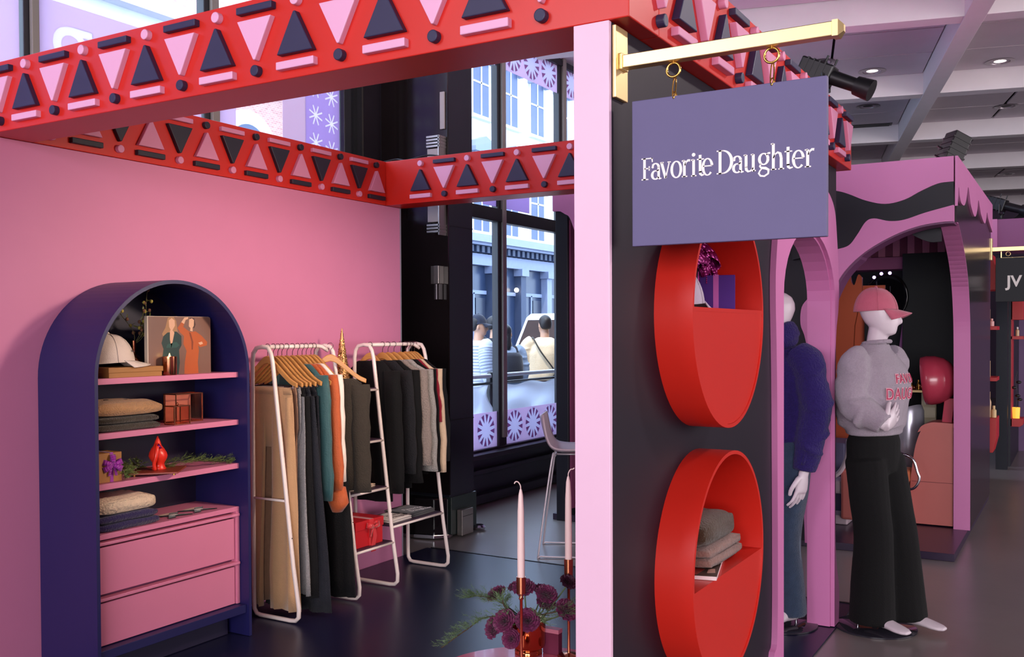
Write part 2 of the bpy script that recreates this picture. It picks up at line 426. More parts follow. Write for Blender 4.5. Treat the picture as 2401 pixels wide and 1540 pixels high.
# other walls of the shop (outside the frame) and the ceiling
PLW = mat('shop_wall_plaster', '#8C7F86', .8, var=.05)
struct(MB().box(-4.72, -4.56, -9, .6, 0, 4.6).build('wall_street.002', PLW))
struct(MB().box(-4.72, -4.56, 12.0, 24, 0, 4.6).build('wall_street.003', PLW))
struct(MB().box(-4.72, -4.4, -9, 24, 4.31, 4.7).build('trim_3', CEILW))
struct(MB().box(9, 9.15, -9, 24, 0, 4.7).build('wall_right', PLW))
struct(MB().box(-4.7, 9, 24, 24.15, 0, 4.7).build('wall_back', mat('shop_back_wall', '#4A3A52', .8)))
struct(MB().box(-4.7, 9, -9.15, -9, 0, 4.7).build('wall_front', PLW))

# coffered ceiling, grid turned 14 degrees
ceil = struct(MB().box(-4.6, 9, -9, 24, 4.39, 4.48).build('ceiling', mat('ceiling_joint_shadow', '#2E282E', .9)))
CA = math.radians(14); ex = Vector((math.cos(CA), math.sin(CA), 0)); ey = Vector((-math.sin(CA), math.cos(CA), 0))
C0 = Vector((-.78, 8.95, 0))          # crossing of the long rib with the first cross rib
def G(u, v, z): p = C0 + ex * u + ey * v; return (p.x, p.y, z)
LU = (-8.25, -4.1, 0, 4.15, 8.3); LV = [(-2.75 * 6) + 2.75 * k for k in range(14)]
def inroom(p): return -4.6 < p[0] < 9.0 and -9.2 < p[1] < 24
def clip(p0, d):
    lo, hi = -60.0, 60.0
    for i, (mn, mx) in enumerate(((-4.45, 8.95), (-8.95, 23.95))):
        a, b = (mn - p0[i]) / d[i], (mx - p0[i]) / d[i]; lo, hi = max(lo, min(a, b)), min(hi, max(a, b))
    return lo, hi
for u in LU:
    lo, hi = clip(G(u, 0, 0), ey)
    if hi - lo > .5: MB().obox(G(u, (lo + hi) / 2, 4.235), ex * .085, ey * (hi - lo) / 2, (0, 0, .135)).build('coffer_rib', CEILW, ceil, bevel=.005)
for v in LV:
    lo, hi = clip(G(0, v, 0), ex)
    if hi - lo > .5: MB().obox(G((lo + hi) / 2, v, 4.235), ex * (hi - lo) / 2, ey * .1, (0, 0, .13)).build('coffer_rib', CEILW, ceil, bevel=.005)
tile0 = None
for u0, u1 in zip(LU, LU[1:]):
    for v0, v1 in zip(LV, LV[1:]):
        if not inroom(G((u0 + u1) / 2, (v0 + v1) / 2, 0)) and not inroom(G(u1, v0, 0)): continue
        if (v0 + v1) / 2 < -3 or u1 < -1 and v1 < 1: 
            continue
        nu, nv = 4, 3; au, av = u0 + .085, v0 + .1; du, dv = (u1 - u0 - .17) / nu, (v1 - v0 - .2) / nv
        for i in range(nu):
            for j in range(nv):
                p = Vector(G(au + (i + .5) * du, av + (j + .5) * dv, 4.345))
                if p.x < -4.2 or p.x > 8.7 or p.y > 23.6: continue
                if tile0 is None:
                    tile0 = MB().obox((0, 0, 0), ex * (du / 2 - .013), ey * (dv / 2 - .013), (0, 0, .012)).build('ceiling_tile', TILE, ceil); tile0.location = p
                else: inst(tile0, 'ceiling_tile', ceil, p)
# recessed downlights and grilles
PAT = mat('downlight_trim', '#8F868C', .3, metal=.6); LAMPM = mat('downlight_lamp', '#FFF1E0', .5, emit=4)
k = 0
for (x_, y_, lit) in ((-2.023, 11.42, 1), (-.763, 11.731, 1), (-2.423, 10.754, 0), (-.841, 14.118, 0), (-2.385, 13.168, 0), (-1.206, 20.2, 0)):
    p = (x_ * .973, y_ * .973, 4.328)
    nm = ['lit round downlight in the tile left of the long ceiling rib', 'lit round downlight in the ceiling right of the long rib', 'small unlit ceiling disc left of the lit downlight',
          'dark round ceiling opening right of the long rib', 'small round ceiling disc in the second coffer', 'small ceiling disc far right above the dripping pink fascia'][k]; k += 1
    d = thing('downlight', nm, 'downlight', p)
    MB().lathe([(.135, .012), (.145, .0), (.10, -.004), (.095, .012)], p, 20).build('trim_ring', PAT, d, smooth=40)
    MB().lathe([(.095, .012), (.055, .004), (.0, .003)], p, 16).build('lamp' if lit else 'cover', LAMPM if lit else BLACKM, d, smooth=40)
gp = Vector((-2.68, 14.0, 4.328))
ve = thing('ceiling_grille', 'dark slotted ceiling grille just behind the end of the red beam', 'grille', gp)
MB().obox(gp + Vector((0, 0, .004)), ex * .45, ey * .12, (0, 0, .006)).build('frame', BLACKM, ve)
for q in range(4): MB().obox(gp + ey * (-.075 + q * .05) - Vector((0, 0, .004)), ex * .42, ey * .01, (0, 0, .006)).build('slat', CHAR, ve)
# ================================================================ NEAR BOOTH
ZB, ZT = 2.344, 2.630
wall = struct(MB().box(-4.05, -3.935, 1.5, 5.215, 0, ZB - .002).build('wall_left', PINKW), 'pink painted side wall of the near booth', 'wall')
MB().box(-3.99, -3.932, 5.215, 5.225, 0, ZB - .002).build('end_strip', mat('wall_edge_grey', '#8E8796', .5), wall)

def tri_mb(axis, lo, hi, up):
    w = .077
    p = [(-w, .075), (w, .075), (0.004, .209), (-.004, .209)] if up else [(-w, .213), (w, .213), (.004, .076), (-.004, .076)]
    return MB().prism([(a, b + ZB) for a, b in p], axis, lo, hi)
def frieze(root, axis, lo, hi, kinds):
    """kinds: (up?, triangle material, bar and dot material, centres)"""
    for up, m1, m2, cs in kinds:
        zb = (.027, .053) if up else (.236, .260); zd = .247 if up else .041
        t0 = tri_mb(axis, lo, hi, up).build('triangle', m1, root, bevel=.003)
        b0 = MB().prism([(-.081, zb[0] + ZB), (.081, zb[0] + ZB), (.081, zb[1] + ZB), (-.081, zb[1] + ZB)], axis, lo, hi).build('bar', m2, root, bevel=.003)
        d0 = MB().prism(circ(0, zd + ZB, .0185, 20), axis, lo, hi).build('dot', m2, root, bevel=.003)
        for i, c in enumerate(cs):
            loc = Vector((c, 0, 0)) if axis == 'Y' else Vector((0, c, 0))
            for o, n in ((t0, 'triangle'), (b0, 'bar'), (d0, 'dot')):
                base = -root_of(root); base = Vector((base.x if axis == 'Y' else 0, base.y if axis == 'X' else 0, 0))
                q = o if i == 0 else inst(o, n, root)
                q.location = loc
PINKP = mat('pale_pink_relief', '#EDAFD4', .45, var=.03)
PINKSH = mat('shaded_pink_relief', '#DB8BB0', .45, var=.03)  # front-beam pink with shade put into the colour, for the side beams
NAVYR = mat('navy_relief', '#2B294B', .5, var=.05)
NAVYSH = mat('shaded_navy_relief', '#1E1B2E', .5, var=.05)  # same navy relief darkened to paint the shade on the pink-wall beam
def rng(a, d, k0, k1): return [a + d * k for k in range(k0, k1)]
b = thing('frieze_beam', 'red frieze beam crossing the top left above the booth front', 'beam')
MB().box(-4.15, -1.033, 2.375, 2.585, ZB, ZT).build('panel', RED, b, bevel=.003)
frieze(b, 'Y', 2.352, 2.377, [(True, NAVYR, PINKP, rng(-3.641, .3613, -1, 7)), (False, PINKP, NAVYR, rng(-3.459, .3613, -1, 7))])
b = thing('frieze_beam', 'red frieze beam running along the top of the pink wall', 'beam')
MB().box(-4.145, -3.93, 2.587, 5.06, ZB, ZT).build('panel', RED, b, bevel=.003)
frieze(b, 'X', -3.932, -3.908, [(True, PINKSH, NAVYSH, rng(3.191, .352, -1, 6)), (False, NAVYSH, PINKSH, rng(3.016, .352, -1, 6))])
b = thing('frieze_beam', 'red frieze beam across the back of the near booth, before the dark pier', 'beam')
MB().box(-4.145, -1.248, 5.062, 5.25, ZB, ZT).build('panel', RED, b, bevel=.003)
frieze(b, 'Y', 5.038, 5.064, [(True, NAVYR, PINKP, rng(-3.642, .357, 0, 7)), (False, PINKP, NAVYR, rng(-3.459, .3585, 0, 6))])
b = thing('frieze_beam', 'red frieze beam receding to the right behind the hanging sign', 'beam')
MB().box(-1.245, -1.033, 2.587, 5.25, ZB, ZT).build('panel', RED, b, bevel=.003)
frieze(b, 'X', -1.035, -1.008, [(True, NAVYR, PINKSH, rng(2.76, .36, 0, 7)), (False, PINKSH, NAVYR, rng(2.579, .36, 0, 8))])

# right-hand partition with arched doorway and two round cut-outs
OPEN_N, OPEN_F, SPR, RISE = 4.05, 5.02, 1.66, .31
def arch(y0, y1, spr, rise, n=18, z0=0.0):
    c, h = (y0 + y1) / 2, (y1 - y0) / 2
    return [(y1, z0)] + [(c + h * math.cos(PI * k / n), spr + rise * math.sin(PI * k / n)) for k in range(n + 1)] + [(y0, z0)]
outer = [(2.39, .004), (2.39, ZB - .002), (5.16, ZB - .002), (5.16, .004)] + arch(OPEN_N, OPEN_F, SPR, RISE, z0=.004)
NICHES = [(3.047, 1.562, .363, 1.582), (3.047, .76, .363, .739)]
pw = struct(curve_prism([outer] + [circ(y, z, r - .006, 56) for y, z, r, _ in NICHES], 'X', -1.195, -1.09).build('wall_right', DARK), 'dark partition wall of the near booth with two round cut-outs', 'wall')
plab(MB().box(-1.196, -1.09, 2.372, 2.389, .004, ZB - .001).build('end_panel', PINKL, pw, bevel=.002), 'pale pink end panel facing the room')
MB().box(-1.197, -1.192, 2.392, 4.0, .004, ZB - .003).build('inner_panel', PINKW, pw)
lin_o = arch(OPEN_N, OPEN_F, SPR, RISE, z0=.012); lin_i = arch(OPEN_N + .012, OPEN_F - .012, SPR, RISE - .012, z0=.012)
MB_l = MB()
for i in range(len(lin_o) - 1): MB_l.prism([lin_o[i], lin_o[i + 1], lin_i[i + 1], lin_i[i]], 'X', -1.2, -1.086)
MB_l.build('doorway_lining', PINKT, pw)
tl = smoothpts([(3.935, .012), (3.90, .07), (3.905, .19), (3.95, .25), (3.958, .6), (3.945, 1.3), (3.925, 1.65), (3.935, 1.8), (3.985, 1.97), (4.08, 2.1), (4.3, 2.2), (4.55, 2.17), (4.8, 2.2), (5.0, 2.13), (5.07, 1.98),
                 (5.115, 1.75), (5.105, 1.62), (5.05, 1.48), (5.035, 1.2), (5.035, .6), (5.06, .35), (5.13, .18), (5.12, .012)], 6)
tl = [(p.x, p.y) for p in tl]
arch_in = arch(OPEN_N, OPEN_F, SPR, RISE, z0=.012)
curve_prism([tl + arch_in], 'X', -1.092, -1.066).build('wavy_trim', PINKT, pw)

for i, (y, z, r, zs) in enumerate(NICHES):
    n = thing('round_niche', ['upper round red wall niche holding a purple gift box', 'lower round red wall niche holding folded knitwear'][i], 'wall niche', (-1.19, y, z - r))
    curve_prism([circ(y, z, r, 72), circ(y, z, r - .012, 72)], 'X', -1.192, -.97).build('hoop', RED, n, smooth=30)
    MB().prism(circ(y, z, r - .011, 56), 'X', -1.194, -1.186).build('back_panel', RED, n)
    dz = zs - z; h = math.sqrt((r - .012) ** 2 - dz * dz)
    MB().box(-1.186, -.973, y - h, y + h, zs - .012, zs).build('shelf', RED, n)
    a0 = math.asin(dz / (r - .012)); pl = [(y + (r - .0125) * math.cos(t), z + (r - .0125) * math.sin(t)) for t in [PI - a0 + (PI + 2 * a0) * q / 30 for q in range(31)]]
    MB().prism(pl, 'X', -.984, -.974).build('front_panel', RED, n)

# hanging sign and bracket
br = thing('sign_bracket', 'brass wall bracket with long square arm above the purple sign', 'bracket', (-1.09, 2.43, 2.14))
MB().box(-1.09, -1.078, 2.39, 2.47, 2.14, 2.335).build('wall_plate', GOLD, br, bevel=.002)
MB().box(-1.078, -1.068, 2.408, 2.452, 2.218, 2.262).build('collar', GOLD, br, bevel=.002)
MB().box(-1.07, -.52, 2.413, 2.447, 2.222, 2.257).build('arm', GOLD, br, bevel=.002)
MB().loft([[(-.52, 2.43 + a * .019, 2.2395 + c * .0195) for a, c in ((-1, -1), (1, -1), (1, 1), (-1, 1))], [(-.506, 2.43 + a * .019, 2.2395 + c * .0195) for a, c in ((-1, -1), (1, -1), (1, 1), (-1, 1))],
           [(-.494, 2.43 + a * .008, 2.2395 + c * .008) for a, c in ((-1, -1), (1, -1), (1, 1), (-1, 1))]]).build('end_cap', GOLD, br)
sg = thing('hanging_sign', 'square purple hanging sign, navy with glare painted in, lettered in white serif type', 'sign', (-.79, 2.44, 1.741))
SIGNM = mat('sign_navy_glare_paint', '#655E88', .6, var=.04, vscale=10)  # navy board lightened with window glare in its base colour
MB().box(-1.05, -.536, 2.432, 2.452, 1.741, 2.133).build('board', SIGNM, sg, bevel=.002)
for x in (-.931, -.671):
    e = MB(); e.tube([(x + .0185 * math.cos(t), 2.432, 2.201 + .0185 * math.sin(t)) for t in [2 * PI * k / 20 for k in range(20)]], .0032, 8, closed=True)
    e.tube([(x, 2.432, 2.218), (x, 2.432, 2.225)], .004); e.build('ring', GOLDS, br, smooth=60)
    e = MB()
    e.tube([(x - .0045 * math.sin(t) , 2.438 + .006 * math.cos(t), 2.156 + .03 * math.cos(t)) for t in [2 * PI * k / 20 for k in range(20)]], .0018, 6, closed=True)
    e.tube([(x + .005 * math.sin(t), 2.44, 2.136 + .010 * math.cos(t)) for t in [2 * PI * k / 16 for k in range(16)]], .0018, 6, closed=True)
    e.build('hook', GOLDS, sg, smooth=60)

# serif letters drawn stroke by stroke (unit: cap height 1)
LET = {
 'F': [[(.16, 0), (.16, 1)], [(0, .025), (.36, .025)], [(0, .975), (.58, .975)], [(.555, 1), (.575, .80)], [(.16, .52), (.42, .52)], [(.41, .62), (.41, .42)]],
 'D': [[(.16, 0), (.16, 1)], [(0, .025), (.30, .025)], [(0, .975), (.30, .975)], 'bowl'],
 'a': ['a'], 'v': [[(.02, .73), (.23, .02)], [(.23, .02), (.42, .73)], [(-.05, .735), (.13, .735)], [(.33, .735), (.50, .735)]],
 'o': ['o'], 'r': [[(.13, 0), (.13, .74)], [(0, .022), (.28, .022)], [(0, .725), (.14, .745)], 'rr'],
 'i': [[(.13, 0), (.13, .74)], [(0, .022), (.27, .022)], [(0, .725), (.14, .745)], 'dot'],
 't': [[(.14, .14), (.14, .93)], [(-.02, .735), (.33, .735)], 'tt'], 'e': ['e'],
 'u': [[(.12, .2), (.12, .74)], [(0, .73), (.13, .74)], [(.46, 0), (.46, .74)], [(.34, .73), (.47, .74)], [(.45, .022), (.58, .03)], 'uu'],
 'g': ['g'], 'h': [[(.12, 0), (.12, 1.12)], [(0, 1.11), (.13, 1.12)], [(0, .022), (.26, .022)], [(.35, .022), (.62, .022)], [(.48, 0), (.48, .5)], 'hh']}
def letter(ch, x0, z0, S, lo, hi, m, par, wx=1.0):
    mb = MB(); T = lambda x, z: (x0 + x * S * wx, z0 + z * S)
    thick, thin = .125, .055
    def st(pts, w): mb.stroke([T(*p) for p in pts], [q * S for q in w] if isinstance(w, list) else w * S, 'Y', lo, hi)
    def arc(cx, cz, rx, rz, a0, a1, wmin, wmax, n=22, ph=0):
        P = []; Wd = []
        for k in range(n + 1):
            t = math.radians(lerp(a0, a1, k / n)); P.append((cx + rx * math.cos(t), cz + rz * math.sin(t)))
            Wd.append(wmin + (wmax - wmin) * abs(math.cos(t + ph)) ** 1.5)
        st(P, Wd)
    for p in LET[ch]:
        if p == 'bowl': arc(.28, .5, .42, .475, -90, 90, thin, thick + .01)
        elif p == 'o': arc(.27, .37, .235, .365, 0, 360, thin, thick)
        elif p == 'e': arc(.27, .37, .225, .365, 8, 318, thin, thick); st([(.06, .41), (.49, .41)], thin)
        elif p == 'a':
            arc(.22, .53, .17, .19, 0, 150, thin, thick); st([(.385, .55), (.385, .1), (.43, .02), (.53, .03)], [thick, thick, .09, .05])
            arc(.22, .20, .175, .19, 60, 330, thin, thick); st([(.28, .37), (.39, .43)], .06); mb.prism(circ(*T(.075, .57), .06 * S, 10), 'Y', lo, hi)
        elif p == 'rr': st([(.15, .52), (.22, .66), (.32, .735), (.42, .72)], [.05, .07, .1, .11])
        elif p == 'dot': mb.prism(circ(*T(.13, .96), .085 * S, 14), 'Y', lo, hi)
        elif p == 'tt': st([(.14, .2), (.15, .08), (.22, .02), (.36, .05)], [thick, .12, .09, .045])
        elif p == 'uu': st([(.12, .22), (.13, .1), (.21, .02), (.32, .03), (.46, .16)], [thick, thick, .09, .07, .05])
        elif p == 'hh': st([(.12, .5), (.2, .66), (.32, .735), (.43, .68), (.48, .5)], [.05, .06, .09, .12, thick])
        elif p == 'g':
            arc(.27, .50, .20, .235, 0, 360, thin, thick); st([(.40, .66), (.48, .74), (.58, .73)], [.05, .07, .09])
            st([(.14, .30), (.09, .2), (.16, .13), (.36, .1), (.5, .02), (.48, -.14), (.30, -.24), (.12, -.21), (.04, -.1), (.10, .02), (.18, .08)], [.06, .08, .1, .12, .11, .08, .08, .08, .08, .06, .05])
        else:
            vert = abs(p[0][0] - p[1][0]) < .05 and abs(p[0][1] - p[1][1]) > .3
            w = thick if vert or (ch == 'v' and p[0][0] < .1 and p[1][1] < .1) else thin
            if ch == 'v' and abs(p[0][1] - p[1][1]) < .1: w = .05
            st(p, w)
    return mb.build('letter', m, par)
LETW = mat('white_vinyl_letter', '#FBF4F2', .5, var=.01, emit=0)
seq = [('F', 75), ('a', 210), ('v', 345), ('o', 478), ('r', 622), ('i', 745), ('t', 828), ('e', 890), ('D', 1080), ('a', 1285), ('u', 1425), ('g', 1605), ('h', 1765), ('t', 1940), ('e', 2030), ('r', 2180)]
for ch, px in seq:
    u = (px - 75) / 2225.0; x = -1.022 + .4575 * (u + .02 * u * (1 - u)); letter(ch, x, 1.917 - .004 * u, .0585 if ch != 'D' else .061, 2.4305, 2.4325, LETW, sg, .93)
# ================================================================ ARCHED CABINET AND WHAT IT HOLDS
CX0, CX1, CY0, CY1, CR, CS = -3.93, -3.545, 2.59, 3.463, .4365, 1.318
CABM = mat('cabinet_indigo', '#1B1950', .42, var=.04); CABI = mat('cabinet_inside_indigo', '#1B1633', .5, var=.05)
cab = thing('arched_cabinet', 'tall indigo arch-topped shelf cabinet with pink drawers against the pink wall', 'cabinet', (-3.74, 3.03, .008))
def arch_band(y0, y1, spr, t, z0, n=40):
    c, r = (y0 + y1) / 2, (y1 - y0) / 2
    o = [(y1, z0)] + [(c + r * math.cos(PI * k / n), spr + r * math.sin(PI * k / n)) for k in range(n + 1)] + [(y0, z0)]
    i = [(y0 + t, z0)] + [(c - (r - t) * math.cos(PI * k / n), spr + (r - t) * math.sin(PI * k / n)) for k in range(n + 1)] + [(y1 - t, z0)]
    return o, i
o_, i_ = arch_band(CY0, CY1, CS, .017, .01)
mb = MB(); ir = i_[::-1]
for k in range(len(o_) - 1): mb.prism([o_[k], o_[k + 1], ir[k + 1], ir[k]], 'X', CX0, CX1)
mb.build('shell', CABM, cab, smooth=40)
mb = MB(); mb.prism([(CY1 - .016, .19)] + [(p[0], p[1]) for p in i_[1:-1]][::-1] + [(CY0 + .016, .19)], 'X', CX0 + .002, CX0 + .014); mb.build('back_panel', CABI, cab)
SX = -3.605
for z in (1.319, 1.083, .866): MB().box(CX0 + .014, SX, CY0 + .017, CY1 - .017, z - .026, z).build('shelf', PINKD, cab, bevel=.0015)
MB().box(CX0 + .01, -3.562, CY0 + .017, CY1 - .017, .125, .166).build('bottom_board', CABM, cab, bevel=.002)
MB().box(CX0 + .01, -3.66, CY0 + .05, CY1 - .05, .012, .125).build('toe_kick', CABI, cab)
MB().box(CX0 + .014, SX, CY0 + .018, CY1 - .018, .628, .651).build('chest_top', PINKD, cab, bevel=.002)
MB().box(CX0 + .014, SX, CY1 - .04, CY1 - .018, .168, .628).build('chest_side', PINKD, cab, bevel=.0015)
MB().box(CX0 + .014, SX, CY0 + .018, CY0 + .03, .168, .628).build('chest_side', PINKD, cab, bevel=.0015)
MB().box(CX0 + .014, -3.64, CY0 + .03, CY1 - .04, .168, .628).build('carcass', mat('drawer_gap', '#7A3F63', .6), cab)
for z0, z1 in ((.392, .622), (.17, .382)):
    d = MB().box(-3.64, -3.612, CY0 + .034, CY1 - .046, z0, z1 - .028).build('drawer', PINKD, cab, bevel=.0015)
    MB().box(-3.64, -3.596, CY0 + .03, CY1 - .022, z1 - .018, z1 - .004).build('pull', PINKD, d, bevel=.003)

KBR = cloth('beige_knit', '#B98A5E', .8, 160); KOL = cloth('olive_wool', '#3E362B', .7, 200, var=.25); KCR = cloth('cream_knit', '#E6CBAE', 1.0, 90)
KNV = cloth('navy_knit', '#2A1D50', .7, 140)
def folded(name, label, cat, x0, x1, y0, y1, z0, z1, m, layers=2, seed=0, crown=.25, group=None, ridge=0):
    mb = MB(); h = (z1 - z0) / layers
    for l in range(layers):
        rings = []; n = 36; m_ = 14
        for i in range(m_ + 1):
            v = i / m_; x = lerp(x0, x1, v); e = 1 - abs(2 * v - 1) ** 9; ring = []
            for k in range(n):
                a = 2 * PI * k / n; c, s = math.cos(a), math.sin(a)
                ry, rz = abs(c) ** .38 * (1 if c > 0 else -1), abs(s) ** .42 * (1 if s > 0 else -1)
                y = (y0 + y1) / 2 + (y1 - y0) / 2 * ry * (.96 + .04 * e) - (.006 * l)
                nz = noise.noise(Vector((x * 18 + seed, y * 14, l * 3.1)))
                top = 1 - crown * abs(ry) ** 3 * (1 if l == layers - 1 and s > 0 else .2)
                z = z0 + h * (l + .5) + h * .52 * rz * max(e, .8) * top + (.006 * nz * (1 if s > 0 else .3))
                if ridge: z += ridge * .004 * math.sin(y * 190) * (s > 0)
                ring.append((x + .006 * noise.noise(Vector((y * 20 + seed, z * 20, 1))), y, max(z, z0)))
            rings.append(ring)
        mb.loft(rings)
    o = mb.build(name, m, smooth=180); tag(o, label, cat, group); return o
olv = folded('folded_sweater', 'dark olive folded sweater beneath the beige one in the cabinet', 'sweater', -3.84, -3.632, 2.66, 3.0, 1.083, 1.148, KOL, 2, 1)
bg_ = folded('folded_sweater', 'beige folded cardigan with dark buttons on the second cabinet shelf', 'sweater', -3.85, -3.63, 2.645, 3.012, 1.147, 1.215, KBR, 1, 4, crown=.45)
for y, x in ((2.79, -3.74), (2.85, -3.69)): plab(MB().lathe([(.0, .006), (.011, .005), (.012, 0), (0, -.004)], (x, y, 1.2135), 12).build('button', mat('horn_button', '#3A2418', .4), bg_, smooth=40), 'dark horn button')
nv = folded('folded_sweater', 'navy folded knit sweater at the bottom left of the cabinet', 'sweater', -3.84, -3.625, 2.66, 2.985, .651, .722, KNV, 2, 2)
cr = folded('folded_sweater', 'cream ribbed folded knit on top of the navy one', 'sweater', -3.84, -3.63, 2.65, 2.97, .721, .792, KCR, 1, 6, crown=.3, ridge=1)

# lidded box, cap, bud vase, framed picture, candle on the top shelf
KRAFT = mat('kraft_gold_card', '#A9733A', .5, var=.08); KRAFT2 = mat('kraft_side', '#9A6633', .55)
bx = thing('lidded_box', 'flat kraft-gold lidded box under the cream cap', 'box', (-3.7, 2.85, 1.319))
MB().box(-3.8, -3.618, 2.715, 2.995, 1.319, 1.345).build('box_base', KRAFT, bx, bevel=.0015)
MB().box(-3.803, -3.614, 2.711, 2.999, 1.341, 1.364).build('lid', KRAFT, bx, bevel=.0015)

def make_cap(root, c, fwd, S, m, brim_m, tilt=0.0, tall=.115, bl=.062, droop=.045):
    """ball cap around centre c (head circle), fwd = unit direction of the brim, S scale (1 = adult); returns parts"""
    f = Vector(fwd).normalized(); up = Vector((0, 0, 1)); sd = f.cross(up).normalized()
    R = Matrix.Rotation(tilt, 3, sd)
    f2, u2 = R @ f, R @ up
    def P(a, b, h): return Vector(c) + (f2 * a + sd * b + u2 * h) * S
    rings = []; n = 30
    for j in range(10):
        t = j / 9 * PI / 2 * .985; ring = []
        for k in range(n):
            a = 2 * PI * k / n
            rx, ry = (.10, .083); q = math.cos(t) ** .75
            ring.append(P(rx * q * math.cos(a) - .008 * math.sin(t), ry * q * math.sin(a), tall * math.sin(t) ** 1.15 + .012 * math.cos(a) * (1 - math.sin(t)) ))
        rings.append(ring)
    rings.insert(0, [p * 1.0 for p in rings[0]])
    crown = MB().loft(rings).build('crown', m, root, smooth=180)
    def br(u, v):
        a = lerp(-1.12, 1.12, u); r = lerp(0, 1, v)
        x = lerp(.098 * math.cos(a * .98), .098 * math.cos(a) + bl * math.cos(a * .8) + .004, r); y = lerp(.083 * math.sin(a * .98), .083 * math.sin(a) * 1.0, r)
        return P(x, y, .012 - .012 * r - droop * (abs(math.sin(a)) ** 2) * r)
    brim = MB().grid(br, 17, 7).build('brim', brim_m, root, smooth=180, solid=.004)
    MB().ball(P(-.008, 0, tall + .001), .008 * S, 10, 6).build('top_button', m, root, smooth=180)
    sm = MB()
    for k in range(6):
        a = k * PI / 3 + .3
        pts = []
        for j in range(9):
            t = (j / 8) * PI / 2 * .97; q = math.cos(t) ** .75
            pts.append(P(.1015 * q * math.cos(a) - .008 * math.sin(t), .0845 * q * math.sin(a), (tall + .0015) * math.sin(t) ** 1.15 + .012 * math.cos(a) * (1 - math.sin(t))))
        sm.tube(pts, .0011 * S, 5)
    sm.build('seam', m, root, smooth=180)
    return P
CAPC = cloth('cream_cotton_cap', '#E9D5C8', .3, 300, var=.05)
cp = thing('baseball_cap', 'cream cotton baseball cap lying on the kraft box', 'cap', (-3.70, 2.83, 1.364))
P = make_cap(cp, (-3.715, 2.785, 1.383), (.42, .91, 0), 1.1, CAPC, CAPC, tilt=-.06, droop=.018)
t = text_mb('Favorite Dau', .014, 'X', 0, .001, (0, 0)); 
M4 = Matrix.Translation(Vector((-3.628, 2.80, 1.43))) @ Matrix.Rotation(math.radians(14), 4, 'Z') @ Matrix.Rotation(math.radians(-24), 4, 'Y')
t.xf(M4).build('lettering', mat('cap_print', '#3B3034', .6), cp)

bv = thing('bud_vase', 'round copper bud vase with dry flower sprigs on the top shelf', 'vase', (-3.76, 2.955, 1.319))
MB().lathe([(.0, 0), (.022, .0), (.038, .018), (.045, .045), (.04, .07), (.024, .09), (.0115, .1), (.0105, .115), (.0115, .16), (.009, .16), (.008, .12)], (-3.76, 2.955, 1.319), 24).build('vessel', COPPER, bv, smooth=60)
STEM = mat('dry_stem', '#5E5A35', .7, var=.2); BUD = mat('yellow_bud', '#B8A94A', .6, var=.3); BUD2 = mat('brown_bud', '#7A4F38', .7, var=.3); LEAFM = mat('olive_leaf', '#6A6E35', .6, var=.3)
rs = random.Random(3)
for tip, nb in (((-3.77, 2.90, 1.605), 4), ((-3.76, 3.04, 1.70), 9), ((-3.74, 3.0, 1.6), 5), ((-3.78, 3.03, 1.55), 3)):
    a = Vector((-3.76, 2.955, 1.46)); b = Vector(tip); pts = [a + (b - a) * q + Vector((.012 * math.sin(q * 5), .018 * math.sin(q * 3.1), 0)) for q in [k / 8 for k in range(9)]]
    st = MB().tube(pts, .0016, 5).build('sprig', STEM, bv, smooth=180)
    mb = MB(); mc = MB(); ml = MB()
    for k in range(nb):
        q = .45 + .55 * k / max(nb - 1, 1); p = pts[min(8, int(q * 8))] + Vector((rs.uniform(-.012, .012), rs.uniform(-.022, .022), rs.uniform(-.01, .02)))
        (mb if k % 2 else mc).ball(p, (.007, .008, .009), 8, 5); mb.tube([pts[min(8, int(q * 8))], p], .0009, 4)
        d = Vector((rs.uniform(-.01, .01), rs.uniform(-.02, .02), rs.uniform(0, .016))); ml.add([p, p + d + Vector((0, .004, .003)), p + d * 2, p + d + Vector((0, -.004, -.003))], [(0, 1, 2, 3)])
    mb.build('buds', BUD, st, smooth=180); mc.build('buds', BUD2, st, smooth=180); ml.build('leaves', LEAFM, st)

pc = thing('picture_board', 'picture board of two women in green and orange on the top cabinet shelf', 'picture', (-3.67, 3.15, 1.319))
y0, y1, z0, z1 = 2.962, 3.335, 1.319, 1.592
rc = [(y0, z0), (y1, z0), (y1, z1 - .014), (y1 - .004, z1 - .004), (y1 - .014, z1), (y0, z1)]
mb = MB().prism(rc, 'X', -3.695, -3.675); mb.build('board', mat('board_edge', '#C9B7A8', .5), pc)
gr = mat('photo_backdrop', '#7D5A4C', .3, var=.25, vscale=3)
MB().prism([(y0 + .006, z0), (y1 - .001, z0), (y1 - .001, z1 - .014), (y1 - .005, z1 - .005), (y1 - .014, z1 - .001), (y0 + .006, z1 - .002)], 'X', -3.676, -3.674).build('print', gr, pc)
